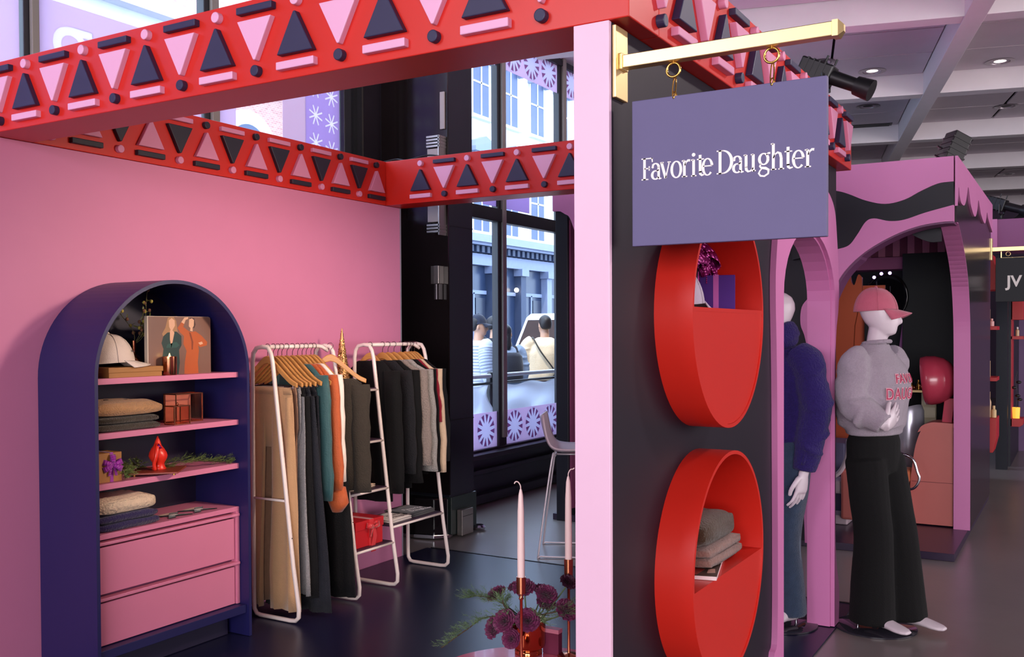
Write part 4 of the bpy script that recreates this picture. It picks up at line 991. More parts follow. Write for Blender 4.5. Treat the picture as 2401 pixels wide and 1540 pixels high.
def tee(label, x0, x1, y0, y1, z, m, h, txt=None, ink=None):
    o = thing('folded_tee', label, 'T-shirt', ((x0 + x1) / 2, (y0 + y1) / 2, z))
    mb = MB(); 
    for l in range(2):
        mb.loft([[(lerp(x0, x1, v) + .004 * noise.noise(Vector((k, v * 5, l))), (y0 + y1) / 2 + (y1 - y0) / 2 * abs(math.cos(2 * PI * k / 24)) ** .3 * (1 if math.cos(2 * PI * k / 24) > 0 else -1), z + h * (l + .5) + h * .48 * abs(math.sin(2 * PI * k / 24)) ** .6 * (1 if math.sin(2 * PI * k / 24) > 0 else -1)) for k in range(24)] for v in [q / 6 for q in range(7)]])
    mb.build('fabric', m, o, smooth=180)
    if txt:
        for i, tx in enumerate(txt):
            t = text_mb(tx, .05, 'Z', 0, .001, (0, 0)); t.xf(Matrix.Translation(Vector((x1 - .10 + i * .055, y0 + .05, z + 2 * h))) @ Matrix.Rotation(math.radians(80), 4, 'Z')); t.build('lettering', ink, o)
    return o
WTE = cloth('white_jersey', '#E3D6CF', .3, 220, var=.05); BTE = cloth('black_jersey', '#26252A', .3, 220)
tee('white printed folded T-shirt on the low rack shelf', -3.72, -3.53, 4.58, 4.78, .372, WTE, .011, ['Favorite', 'Daughter'], mat('tee_ink_grey', '#8D7E80', .7))
tee('black folded T-shirt with white print on the low rack shelf', -3.76, -3.54, 4.80, 5.04, .372, BTE, .013, ['Favorite', 'Daughter'], mat('tee_ink_white', '#DCD6DA', .7))
tee('cream folded garment on the third ladder shelf', -3.75, -3.58, 4.24, 4.49, .605, CRM, .01)
# ================================================================ FIGURES (mannequins, people)
class Fig:
    """joint positions of a standing figure; local x forward, y left, z up, unit = body height"""
    def __init__(s, base, yaw, H, arms, legs, lean=0.0, girl=True, head=(0, 0), sh=.108):
        s.base, s.yaw, s.H, s.arms, s.legs, s.lean, s.girl, s.head, s.sh = Vector(base), yaw, H, arms, legs, lean, girl, head, sh
    def P(s, p):
        x, y, z = p; x += s.lean * max(0, z - .5)
        c, q = math.cos(s.yaw), math.sin(s.yaw)
        return s.base + Vector((c * x - q * y, q * x + c * y, z)) * s.H
    def V(s, p):
        c, q = math.cos(s.yaw), math.sin(s.yaw); return Vector((c * p[0] - q * p[1], q * p[0] + c * p[1], p[2])) * s.H
    def el(s, mb, secs, n=22):
        mb.ell([(s.P((cx, cy, z)), s.V((rx, 0, 0)), s.V((0, ry, 0))) for z, cx, cy, rx, ry in secs], n)
    def limb(s, mb, pts, rad, n=14, k=6, flat=1.0):
        p = smoothpts([s.P(q) for q in pts], k); m = len(p) - 1; tab = [(i / (len(rad) - 1), r) for i, r in enumerate(rad)]
        mb.tube(p, [interp(tab, i / m) * s.H for i in range(m + 1)], n, flat=flat)
    def shoulder(s, sd): return (0, sd * s.sh, .815)
    def hip(s, sd): return (0, sd * .05, .50)
    def head_mb(s, mb, faceless=True):
        hx, hy = s.head; ch, sh_ = math.cos(hy), math.sin(hy)
        def R(x, y, z): return s.P((hx + ch * x - sh_ * y, sh_ * x + ch * y, z))
        def Rv(x, y): return s.V((ch * x - sh_ * y, sh_ * x + ch * y, 0))
        secs = [(.866, .022, .012, .012), (.872, .022, .026, .024), (.885, .016, .036, .033), (.905, .008, .047, .0395), (.925, .003, .053, .0425), (.945, -.002, .056, .044), (.965, -.004, .053, .042), (.983, -.006, .042, .034), (.995, -.006, .024, .02), (1.0, -.006, .006, .006)]
        mb.ell([(R(cx, 0, z), Rv(rx, 0), Rv(0, ry)) for z, cx, rx, ry in secs], 22)
        mb.tube(smoothpts([R(.052, 0, .938), R(.058, 0, .918), R(.062, 0, .907), R(.05, 0, .902)], 4), [.004 * s.H] + [.006 * s.H] * 11 + [.005 * s.H], 8)
        if not faceless:
            for q in (-1, 1): mb.ball(R(-.004, q * .044, .922), (.010 * s.H, .006 * s.H, .016 * s.H), 10, 7)
        s.limb(mb, [(.002, 0, .80), (.004, 0, .84), (hx * .6 + .006, 0, .885)], [.034, .029, .03] if s.girl else [.04, .034, .034])
        return R
    def hand(s, mb, wrist, d, nrm, sd, curl=.35, S=1.0, spread=.10):
        """palm and five fingers; d = pointing direction, nrm = palm normal (local)"""
        d, nrm = Vector(d).normalized(), Vector(nrm).normalized(); w = d.cross(nrm).normalized(); u = .104 * S
        W = Vector(wrist)
        L = lambda p: s.P(tuple(p))
        rings = []
        for t, hw, ht in ((-.05, .017, .014), (.05, .019, .012), (.25, .027, .012), (.45, .029, .011), (.52, .026, .009)):
            c = W + d * (u * t); rings.append((L(c), s.V(tuple(w * hw * S)), s.V(tuple(nrm * ht * S))))
        mb.ell(rings, 14)
        for i, (off, ln) in enumerate(((-.021, .40), (-.007, .46), (.007, .43), (.020, .34))):
            b = W + d * (u * .42) + w * off * S; p = [b]; dd = (d + w * (off / .02) * spread).normalized(); c = b; n2 = nrm
            for k, f in enumerate((.5, .32, .26)):
                a = curl * (k + .6); dv = (dd * math.cos(a) + nrm * math.sin(a)); c = c + dv * (u * ln * f * 1.25); p.append(c)
            pts = smoothpts([L(q) for q in p], 3); r0 = .0062 * S * s.H
            mb.tube(pts, [lerp(r0, r0 * .72, k / (len(pts) - 1)) for k in range(len(pts))], 8)
        b = W + d * (u * .08) + w * (-.02 * sd) * S * 1
        tdir = (d * .75 + w * (-.8 * sd)).normalized()
        p = [b, b + tdir * u * .25, b + (tdir * .8 + d * .35).normalized() * u * .42 + nrm * u * .06, b + (tdir * .55 + d * .65).normalized() * u * .56 + nrm * u * .1]
        pts = smoothpts([L(q) for q in p], 3); mb.tube(pts, [lerp(.0085, .006, k / (len(pts) - 1)) * S * s.H for k in range(len(pts))], 8)
    def foot(s, mb, ankle, d, S=1.0, tilt=0.0):
        a = Vector(ankle); d = Vector(d).normalized(); w = Vector((-d.y, d.x, 0)); up = Vector((0, 0, 1))
        rings = []
        for t, hw, h0, h1 in ((-.032, .012, .008, .03), (-.02, .02, .0, .045), (.0, .021, .0, .052), (.03, .02, .002, .044), (.06, .024, .002, .030), (.09, .027, .0, .022), (.11, .024, .0, .017), (.125, .014, .002, .012)):
            c = a + d * (t * S); z = (h0 + h1) / 2 + tilt * max(0, .03 - t)
            rings.append((s.P((c.x, c.y, a.z - .045 + z)), s.V(tuple(w * hw * S)), s.V((0, 0, (h1 - h0) / 2))))
        mb.ell(rings, 16)
    def body(s, root, m, hands=None, feet=None, faceless=True, name='body', vox=.0065):
        mb = MB(); g = s.girl
        s.el(mb, [(.47, -.005, 0, .05, .072), (.50, -.008, 0, .062, .092), (.53, -.006, 0, .062, .094), (.57, 0, 0, .052, .08), (.62, .002, 0, .046, .066 if g else .078), (.67, .006, 0, .05, .074), (.72, .012, 0, .06, .084), (.76, .01, 0, .056, .09), (.79, .004, 0, .045, .088), (.815, .002, 0, .03, .062), (.83, .002, 0, .024, .03)])
        for sd in (1, -1):
            e, w = s.arms[sd]; s.limb(mb, [s.shoulder(sd), e, w], [.028, .024, .021, .018, .014])
            k, a = s.legs[sd]; s.limb(mb, [s.hip(sd), k, a], [.052, .045, .032, .031, .02])
            if hands and sd in hands: s.hand(mb, w, *hands[sd])
            if feet and sd in feet: s.foot(mb, a, *feet[sd])
        s.head_mb(mb, faceless)
        return mb.build(name, m, root, smooth=180, remesh=vox, smoothit=2)
    def top(s, root, m, name, secs, sleeves, wrinkle_amp=.006, seed=1, vox=.009, srad=(.045, .042, .04, .036, .03), band=None, smoothit=2, folds=0, sag=()):
        mb = MB(); s.el(mb, secs, 30)
        for sd in sleeves:
            e, w = s.arms[sd]; sh = s.shoulder(sd); t = sleeves[sd]
            wr = tuple(Vector(e).lerp(Vector(w), t)); s.limb(mb, [(sh[0], sh[1] * .75, sh[2] - .005), (sh[0], sh[1] * 1.06, sh[2] - .03), tuple((Vector(sh) + Vector(e)) / 2), e, tuple((Vector(e) + Vector(wr)) / 2), wr], list(srad), 18, 7)
        rs = random.Random(seed)
        for sd in sleeves:
            if not folds: break
            e, w = s.arms[sd]; pts = smoothpts([s.P(s.shoulder(sd)), s.P(e), s.P(tuple(Vector(e).lerp(Vector(w), sleeves[sd] * .95)))], 12)
            for k in range(folds):
                i = int(lerp(5, len(pts) - 4, (k + rs.uniform(-.2, .2)) / max(1, folds - 1))); i = max(3, min(len(pts) - 3, i)); d = (pts[i + 1] - pts[i - 1]).normalized()
                d = (d + Vector((rs.uniform(-.5, .5), rs.uniform(-.5, .5), rs.uniform(-.5, .5)))).normalized(); u = d.orthogonal().normalized(); v = d.cross(u); q = i / (len(pts) - 1)
                R_ = interp([(j / (len(srad) - 1), r) for j, r in enumerate(srad)], q) * s.H * .93; a0 = rs.uniform(0, 6.28); ar = [a0 + 3.9 * j / 13 for j in range(14)]
                mb.tube([pts[i] + (u * math.cos(a) + v * math.sin(a)) * R_ + d * .012 * math.sin(a * 1.5) for a in ar], [.0085 * s.H * math.sin(PI * (j + .6) / 14.2) + .001 for j in range(14)], 8)
        for z, cx, rx, ry, a0, a1 in sag:
            mb.tube([s.P((cx + rx * math.cos(a), ry * math.sin(a), z - .018 * math.sin(PI * j / 15))) for j, a in [(j, math.radians(lerp(a0, a1, j / 15))) for j in range(16)]], [.008 * s.H * math.sin(PI * (j + .7) / 16.4) + .001 for j in range(16)], 8)
        if wrinkle_amp:
            A = wrinkle_amp
            mb.v = [tuple(Vector(v) + Vector((noise.noise(Vector(v) * 9 + Vector((seed, 0, 0))), noise.noise(Vector(v) * 9 + Vector((0, seed, 7))), .4 * noise.noise(Vector(v) * 12))) * A + Vector((noise.noise(Vector((v[0] * 22, v[1] * 22, v[2] * 34 + seed))), noise.noise(Vector((v[0] * 22 + 5, v[1] * 22, v[2] * 34 - seed))), 0)) * A * .45) for v in mb.v]
        return mb.build(name, m, root, smooth=180, remesh=vox, smoothit=smoothit)
    def pants(s, root, m, name, rad, hem=.05, waist=.60, vox=.009, amp=.004, seed=3, wr=(.056, .07), hr=(.07, .098)):
        mb = MB(); s.el(mb, [(waist, 0, 0, *wr), (.55, -.004, 0, *hr), (.50, -.004, 0, hr[0] * 1.0, hr[1]), (.465, 0, 0, hr[0] * .9, hr[1] * .9), (.45, 0, 0, hr[0] * .6, hr[1] * .7)], 26)
        for sd in (1, -1):
            k, a = s.legs[sd]; end = Vector(k).lerp(Vector(a), (k[2] - hem) / max(.01, k[2] - a[2])); hp = s.hip(sd)
            s.limb(mb, [(hp[0], hp[1], hp[2] + .0), tuple((Vector(hp) + Vector(k)) / 2), k, tuple((Vector(k) + end) / 2), tuple(end)], list(rad), 18, 7)
        mb.v = [tuple(Vector(v) + Vector((noise.noise(Vector((v[0] * 14, v[1] * 14, v[2] * 4 + seed))), noise.noise(Vector((v[0] * 14, v[1] * 14, v[2] * 4 - seed))), 0)) * amp) for v in mb.v]
        return mb.build(name, m, root, smooth=180, remesh=vox, smoothit=2)
# ================================================================ NICHE CONTENTS
PURB = mat('deep_purple_paper', '#461678', .6, var=.05, spec=.2); SILP = mat('silver_pink_foil', '#B795B4', .2, metal=.75, var=.1); MAG = mat('magenta_ribbon', '#A81E92', .5, var=.05)
ZS = 1.582
g = thing('gift_box', 'purple wrapped gift with magenta band in the upper round niche', 'gift', (-1.05, 3.19, ZS))
MG = Matrix.Translation(Vector((-1.062, 3.17, 0))) @ Matrix.Rotation(math.radians(17), 4, 'Z')
MB().box(-.062, .062, -.045, .055, ZS + .001, ZS + .115).xf(MG).build('box', PURB, g, bevel=.0015)
MB().box(-.009, .009, -.0465, .0565, ZS + .0005, ZS + .1165).xf(MG).build('ribbon', MAG, g)
g2 = thing('gift_box', 'silver-pink foil gift with plum bow behind the purple gift', 'gift', (-1.14, 3.13, ZS))
MB().box(-1.184, -1.10, 3.02, 3.235, ZS + .001, ZS + .168).build('box', SILP, g2, bevel=.0015)
MB().box(-1.185, -1.0985, 3.10, 3.125, ZS + .0005, ZS + .1695).build('ribbon', PLUMR, g2)
bow(g2, (-1.11, 3.12, ZS + .178), (.75, -.2, .6), .085, PLUMR, loops=7)
bow(g2, (-1.09, 3.14, ZS + .145), (.9, -.1, .2), .06, PLUMR, loops=5, name='lower_bow')
CAPL = cloth('lilac_cotton_cap', '#B9A9BE', .3, 300, var=.05)
cp = thing('baseball_cap', 'lilac-grey cap half hidden in the upper round niche', 'cap', (-1.065, 2.90, ZS))
make_cap(cp, (-1.085, 2.86, ZS + .012), (.2, .98, 0), .98, CAPL, CAPL, tilt=-.05, droop=.022)
ZS = .739
BRN = cloth('brown_plaid_knit', '#4A3423', .8, 140, var=.45, vs=18); MVE = cloth('mauve_beige_knit', '#8F6B62', .9, 120, var=.15)
mg = thing('magazine', 'white-edged fashion magazine lying at the front of the lower niche shelf', 'magazine', (-1.05, 3.0, ZS))
M4 = Matrix.Translation(Vector((-1.06, 3.005, ZS))) @ Matrix.Rotation(math.radians(14), 4, 'Z')
MB().box(-.075, .062, -.145, .155, .001, .013).xf(M4).build('pages', mat('magazine_pages', '#F0DCDF', .5, var=.03), mg)
MB().box(-.076, .063, -.146, .156, .013, .0145).xf(M4).build('cover', mat('magazine_cover', '#3A2C26', .3, var=.2), mg)
for p, c in (([(-.03, -.12), (.0, -.14), (.02, -.06), (-.03, -.04)], '#8A2F28'), ([(-.05, .0), (.03, .03), (.04, .12), (-.04, .13)], '#6B5545'), ([(.03, -.11), (.055, -.1), (.05, -.05), (.03, -.06)], '#C79C8E')):
    MB().prism(p, 'Z', .0145, .0149).xf(M4).build('cover_print', mat('cover_' + c[1:], c, .35), mg)
folded('folded_sweater', 'mauve-beige folded knit under the brown one in the lower niche', 'sweater', -1.175, -1.005, 2.93, 3.275, ZS + .0155, ZS + .082, MVE, 2, 3, crown=.1)
folded('folded_sweater', 'brown plaid folded knit topping the stack in the lower niche', 'sweater', -1.175, -1.02, 2.92, 3.235, ZS + .081, ZS + .165, BRN, 1, 8, crown=.1)


# ================================================================ ROUND TABLE, FLOWERS, CANDLES
TZ = .34
TBM = mat('pink_lacquer_table', '#EA7088', .16, var=.03, coat=.4)
tcx, tcy, trr = -1.588, 2.812, .36
tb = thing('round_side_table', 'low round glossy pink table at the bottom edge, under the flowers', 'table', (tcx, tcy, .008))
MB().lathe([(0, TZ - .03), (trr - .012, TZ - .03), (trr, TZ - .02), (trr, TZ - .004), (trr - .004, TZ), (0, TZ)], (tcx, tcy, 0), 64).build('tabletop', TBM, tb, smooth=40)
MB().lathe([(.04, .03), (.035, TZ - .03)], (tcx, tcy, 0), 24).build('stem', TBM, tb, smooth=60)
MB().lathe([(0, .009), (.2, .009), (.2, .02), (.05, .035), (0, .035)], (tcx, tcy, 0), 40).build('foot', TBM, tb, smooth=40)
CNDL = mat('blush_wax', '#F6DCD6', .45, var=.02)
for i, (x, y, zt, zc, zd, lean) in enumerate(((-1.654, 2.867, .975, .662, .607, -1), (-1.585, 3.09, .995, .686, .628, 1))):
    c = thing('candle_holder', ['copper candle stick in front of the flowers', 'copper candle stick beside the pink end panel'][i], 'candlestick', (x, y, TZ))
    MB().lathe([(0, 0), (.042, 0), (.042, .004), (.03, .009), (.006, .013), (.0052, .02), (.0052, zd - TZ - .02), (.009, zd - TZ - .014), (.0052, zd - TZ - .008), (.006, zd - TZ), (.0155, zd - TZ + .004), (.0165, zc - TZ + .006), (.0135, zc - TZ + .006), (.0135, zc - TZ - .02), (0, zc - TZ - .02)], (x, y, TZ + .001), 24).build('stick', COPPER, c, smooth=50)
    t = thing('taper_candle', ['blush taper candle with wick curling left, before the flowers', 'blush taper candle with wick bent right, by the end panel'][i], 'candle', (x, y, zc - .015))
    MB().lathe([(0, zc - .012), (.0125, zc - .012), (.0128, zc + .1), (.0112, zt - .08), (.008, zt - .025), (.004, zt - .006), (0, zt)], (x, y, 0), 20).build('wax', CNDL, t, smooth=60)
    r_ = Vector((.862, .507, 0)); b = Vector((x, y, zt - .004))
    MB().tube(smoothpts([b, b + Vector((0, 0, .012)) + r_ * .001 * lean, b + Vector((0, 0, .024)) + r_ * .008 * lean, b + Vector((0, 0, .026)) + r_ * .017 * lean, b + Vector((0, 0, .019 if lean < 0 else .03)) + r_ * .022 * lean], 4), .0021, 6).build('wick', CNDL, t, smooth=180)
vx, vy = -1.73, 3.05
v = thing('flower_vase', 'copper mirrored cylinder vase holding plum carnations', 'vase', (vx, vy, TZ))
MB().lathe([(0, 0), (.05, 0), (.05, .012), (.045, .018), (.058, .026), (.0625, .04), (.0625, .125), (.058, .125), (.058, .03), (0, .03)], (vx, vy, TZ + .001), 36).build('vessel', mat('copper_mirror', '#C9744A', .08, metal=1, var=.1), v, smooth=40)
MB().lathe([(.0628, .0), (.0634, .002), (.0628, .004)], (vx, vy, TZ + .122), 36).build('rim', GOLDS, v, smooth=60)
PLUM = mat('plum_petal', '#6A1F4C', .6, var=.45, vscale=40, sheen=.1); PLUMD = mat('dark_plum_petal', '#40122F', .65, var=.3, vscale=30)
fl_ = [(-1.851, 3.02, .552, .041), (-1.715, 2.99, .60, .043), (-1.637, 3.02, .58, .042), (-1.834, 2.97, .443, .047), (-1.676, 2.95, .497, .046), (-1.56, 3.03, .53, .044), (-1.765, 2.93, .487, .045), (-1.568, 3.06, .622, .034), (-1.79, 3.07, .575, .036), (-1.71, 3.12, .56, .04), (-1.735, 2.93, .425, .037), (-1.66, 3.06, .535, .038)]
words = ['at the upper left of the vase', 'standing highest, behind the front candle', 'upper right beside the top bloom', 'drooping lowest at the left', 'facing front, right of the front candle', 'at the far right by the second candle', 'facing front, left of the front candle', 'small and dark beside the second candle holder', 'between the upper left and top blooms', 'tucked behind the top bloom', 'tucked low over the vase rim', 'half hidden behind the front right bloom']
rs = random.Random(11)
for (x, y, z, r), wd in zip(fl_, words):
    c = thing('carnation', 'plum carnation ' + wd, 'flower', (x, y, z))
    ctr = Vector((x, y, z)); ax = (ctr - Vector((vx, vy, .40))).normalized(); ax = (ax + Vector((.15, -.35, .25))).normalized(); u = ax.orthogonal().normalized(); w = ax.cross(u)
    mb = MB()
    for lay in range(6):
        el = lerp(.15, 1.35, lay / 5); R = r * lerp(1.0, .55, lay / 5); npet = 11 - lay
        for k in range(npet):
            a = 2 * PI * (k + lay * .37) / npet + rs.uniform(-.2, .2); d = u * math.cos(a) + w * math.sin(a); tdir = d * math.cos(el) + ax * math.sin(el); sd = ax.cross(d)
            rows = []
            for j, (s, ww) in enumerate(((.12, .12), (.5, .42), (.85, .62), (1.0, .56))):
                row = []
                for q in range(5):
                    e = (q - 2) / 2; p = ctr - ax * r * .25 + tdir * R * s * (1 - .12 * e * e) + sd * R * ww * .75 * e + ax * R * (.10 * math.sin(q * 2.7 + k) * s * s * (1.5 if j == 3 else .6))
                    row.append(p)
                rows.append(row)
            for i in range(3):
                for q in range(4): mb.add([rows[i][q], rows[i][q + 1], rows[i + 1][q + 1], rows[i + 1][q]], [(0, 1, 2, 3)])
    pt = mb.build('petals', PLUMD if r < .036 else PLUM, c, smooth=180); pt['kind'] = 'stuff'
    MB().tube(smoothpts([ctr - ax * r * .3, ctr - ax * r * 1.1, Vector((lerp(x, vx, .75), lerp(y, vy, .75), .45)), (vx, vy, .38)], 5), .0025, 6).build('stem', mat('carnation_stem', '#5C7148', .6), c, smooth=180)
    MB().lathe([(0, -r * .75), (.006, -r * .7), (.008, -r * .3), (.004, -r * .1)], ctr, 8).xf(Matrix.Translation(ctr) @ Vector((0, 0, 1)).rotation_difference(ax).to_matrix().to_4x4() @ Matrix.Translation(-ctr)).build('calyx', mat('carnation_calyx', '#6F8050', .6), c, smooth=180)
FERN = mat('juniper_needles', '#5F7A52', .7, var=.35, vscale=30)
evergreen('juniper_sprig', 'feathery green sprig reaching low to the left of the vase', [(vx, vy, .44), (-1.84, 2.96, .48), (-1.90, 2.90, .44), (-1.97, 2.84, .38)], .012, 80, 5, ln=.05, m=FERN)
evergreen('juniper_sprig', 'feathery green sprig at the upper left among the carnations', [(vx, vy, .45), (-1.80, 2.98, .53), (-1.88, 2.96, .55), (-1.93, 2.95, .54)], .012, 70, 6, ln=.05, m=FERN)
evergreen('juniper_sprig', 'feathery green sprig at the right between the two candles', [(vx, vy, .45), (-1.66, 3.0, .50), (-1.60, 3.0, .52), (-1.54, 3.03, .54)], .014, 80, 7, ln=.055, m=FERN)
evergreen('juniper_sprig', 'feathery green sprig in the middle above the vase', [(vx, vy, .45), (-1.77, 2.96, .52), (-1.78, 2.95, .56)], .012, 60, 8, ln=.05, m=FERN)
bx = thing('gift_box', 'small maroon box standing on the table behind the copper vase', 'box', (-1.63, 3.09, TZ))
MB().box(-1.685, -1.62, 3.075, 3.105, TZ + .001, TZ + .092).build('box', mat('maroon_card', '#6B1E3E', .5), bx, bevel=.001)
MB().box(-1.686, -1.619, 3.074, 3.106, TZ + .078, TZ + .093).build('lid', mat('rose_card', '#C9788F', .5), bx, bevel=.001)

# ================================================================ BAR STOOLS
STW = mat('stool_lilac_shell', '#C9B3BE', .4, var=.03); STL = mat('stool_white_wire', '#CFC3CB', .3, metal=.3)
def stool(label, x, y, yaw):
    r = thing('bar_stool', label, 'bar stool', (x, y, 0), 'white bar stools behind the near booth')
    SZ = .70
    prof = smoothpts([(.20, -.012), (.16, .004), (.05, -.004), (-.08, -.008), (-.15, .012), (-.19, .07), (-.215, .15), (-.235, .235)], 4)
    def sh(u, v):
        p = prof[min(len(prof) - 1, int(round(v * (len(prof) - 1))))]; e = (u - .5) * 2; hw = lerp(.19, .215, min(1, v * 2)) - (.035 * max(0, v - .55) / .45)
        hw *= 1 - .12 * max(0, (v - .92) / .08) - .15 * max(0, (.06 - v) / .06)
        return Vector((p.x + .05 * e * e * max(0, v - .4), e * hw, SZ + p.y + .035 * e * e * (1 - abs(v - .45) * .8)))
    MB().grid(sh, 13, len(prof)).build('seat_shell', STW, None, smooth=180, solid=.011).parent = r
    for sy in (1, -1):
        m = MB().tube(smoothpts([(-.13, sy * .12, SZ - .03), (-.15, sy * .15, SZ - .06), (-.235, sy * .215, .03), (-.22, sy * .22, .012), (-.05, sy * .222, .010), (.17, sy * .22, .012), (.185, sy * .215, .03), (.10, sy * .15, SZ - .06), (.08, sy * .12, SZ - .03)], 5), .0065, 8)
        m.build('leg', STL, None, smooth=180).parent = r
    m = MB().tube([(-.13, -.12, SZ - .03), (-.13, .12, SZ - .03)], .0065, 8); m.tube([(.08, -.12, SZ - .03), (.08, .12, SZ - .03)], .0065, 8); m.tube([(-.13, 0, SZ - .03), (.08, 0, SZ - .03)], .0065, 8); m.build('seat_frame', STL, None, smooth=180).parent = r
    m = MB().tube([(.155, -.185, .26), (.155, .185, .26)], .0065, 8); m.build('foot_rest', STL, None, smooth=180).parent = r
    r.rotation_euler.z = yaw; return r
stool('white shell bar stool standing left of the pink end panel', -2.99, 5.93, math.radians(24))
stool('second white bar stool, mostly hidden behind the pink end panel', -2.70, 6.38, math.radians(24))

# ================================================================ MANNEQUINS
GLB = mat('smoked_glass_base', '#2C2A33', .06, var=.05)
m = thing('mannequin', 'white mannequin in pink cap, grey sweatshirt and wide black trousers', 'mannequin', (-.888, 5.158, 0))
F1 = Fig((-.90, 5.17, .015), math.radians(-20), 1.695, {-1: ((.0, -.128, .675), (.097, -.112, .609)), 1: ((-.075, .14, .66), (-.097, .03, .64))}, {-1: ((.024, -.05, .28), (.022, -.05, .055)), 1: ((.045, .052, .28), (.062, .058, .05))}, head=(.012, math.radians(22)))
F1.body(m, SKINW, hands={-1: ((-.02, .85, .45), (-.95, -.1, .1), -1, .12), 1: ((.0, -.3, .9), (.9, -.2, 0), 1, .3)}, feet={-1: ((1, -.15, 0), 1.0), 1: ((1, .05, 0), 1.0)})
SWT = cloth('heather_grey_fleece', '#A698A6', .6, 260, var=.16, vs=120)
sw = F1.top(m, SWT, 'sweatshirt', [(.572, -.004, 0, .07, .096), (.585, -.006, 0, .076, .10), (.60, -.012, 0, .094, .116), (.64, -.012, 0, .099, .118), (.69, -.006, 0, .096, .117), (.735, .004, 0, .091, .114), (.775, .003, 0, .076, .112), (.805, .0, 0, .055, .098), (.825, .0, 0, .042, .066), (.842, .003, 0, .036, .04)], {-1: .93, 1: .93}, wrinkle_amp=.014, srad=(.034, .043, .043, .047, .045, .042, .03), folds=9, smoothit=1, vox=.0075, sag=[(.635, -.008, .096, .116, -150, -20), (.67, -.008, .094, .114, -120, -60), (.615, -.01, .092, .112, -100, 20), (.70, -.004, .09, .112, -60, 10), (.66, -.01, .096, .116, 120, 220)])
cb = MB(); 
p = [F1.P((.006 + .0375 * math.cos(t), .0385 * math.sin(t), .846 + .004 * math.cos(t))) for t in [2 * PI * k / 28 for k in range(28)]]
cb.tube(p, .0105, 8, closed=True); cb.build('neckband', SWT, sw, smooth=180)
F1.pants(m, cloth('black_crepe', '#0B0A0C', .3, 200, sheen=.02), 'trousers', [.06, .057, .055, .057, .062, .066], hem=.02, wr=(.056, .072), hr=(.068, .098))
MB().lathe([(0, 0), (.2, 0), (.2, .006), (.197, .008), (0, .008)], (-.892, 5.15, .001), 48).build('base_plate', GLB, m, smooth=40)
MB().tube([(-.965, 5.08, .008), (-.965, 5.08, .1)], .006, 8).build('support_rod', CHROME, m, smooth=60)
ck = thing('pink_cap_tmp', 'x', 'cap')
bpy.data.objects.remove(ck)
cp = bpy.data.objects.new('cap', None); COL.objects.link(cp); cp.parent = m
PKC = cloth('dusty_pink_cotton', '#C9687F', .4, 260, var=.06)
hc = F1.P((.002, 0, .9405)); hd = math.radians(-20 + 22)
make_cap(cp, hc, (math.cos(hd), math.sin(hd), 0), 1.08, PKC, PKC, tilt=-.08, tall=.108, bl=.058)
def wrap_text(txt, size, z, yc, fig, obj, m, par, nm, radius=.32, bold=0, off=.004, spacing=1.0):
    from mathutils.bvhtree import BVHTree
    dg = bpy.context.evaluated_depsgraph_get(); ev = obj.evaluated_get(dg); me = ev.to_mesh(); bt = BVHTree.FromPolygons([obj.matrix_world @ v.co + root_of(obj) - obj.matrix_world.translation for v in me.vertices], [tuple(q.vertices) for q in me.polygons])
    t = text_mb(txt, size, 'Y', 0, .002, (0, 0), align='CENTER', bold=bold, spacing=spacing); out = []
    for x, y, h in t.v:
        a = (x + yc) / .19; o = fig.P((radius * math.cos(a), radius * math.sin(a), (z + h) / fig.H)); d = (fig.P((0, 0, (z + h) / fig.H)) - o).normalized()
        hit = bt.ray_cast(o, d)
        q = hit[0] if hit[0] is not None else fig.P((.09 * math.cos(a), .1 * math.sin(a), (z + h) / fig.H))
        out.append(tuple(q - d * (off + (.0015 if y > .001 else 0))))
    t.v = out; ev.to_mesh_clear(); return t.build(nm, m, par)
bpy.context.view_layer.update()
INKW = mat('letter_edge_pale_pink', '#E9A9B8', .7); INKP = mat('letter_raspberry', '#B02A55', .7)
for tx, z, sz in (('FAVORITE', 1.235, .062), ('DAUGHTER', 1.155, .078)):
    wrap_text(tx, sz, z, .075, F1, sw, INKW, sw, 'lettering_edge', bold=.0035, off=.003, spacing=1.08); wrap_text(tx, sz, z, .075, F1, sw, INKP, sw, 'lettering', off=.0045, bold=-.0005, spacing=1.08)

m2 = thing('mannequin', 'white mannequin in navy cowl sweater and jeans inside the arched doorway', 'mannequin', (-1.325, 4.95, .008))
F2 = Fig((-1.33, 4.955, .02), math.radians(-120), 1.69, {1: ((-.01, .138, .655), (.02, .118, .462)), -1: ((-.01, -.138, .655), (.02, -.12, .46))}, {1: ((.012, .045, .28), (-.01, .04, .055)), -1: ((.01, -.05, .28), (.03, -.05, .055))}, head=(.01, math.radians(-15)))
F2.body(m2, SKINW, hands={1: ((.1, -.1, -1), (.2, -.9, 0), 1, .3, 1.0, .16), -1: ((.1, .1, -1), (.2, .9, 0), -1, .3)}, feet={1: ((1, .1, 0), 1.0), -1: ((1, -.15, 0), 1.0)})
NVS = cloth('navy_cable_knit', '#27185C', 1.0, 110, var=.2, vs=50, sheen=.1)
s2 = F2.top(m2, NVS, 'sweater', [(.535, 0, 0, .062, .092), (.56, 0, 0, .078, .104), (.63, 0, 0, .078, .1), (.70, .006, 0, .078, .1), (.76, .006, 0, .07, .104), (.80, .0, 0, .055, .1), (.825, .0, 0, .045, .075), (.845, .0, 0, .04, .046)], {1: .94, -1: .94}, wrinkle_amp=.009, srad=(.046, .048, .046, .046, .044, .04, .032), folds=6, smoothit=1)
cw = MB(); 
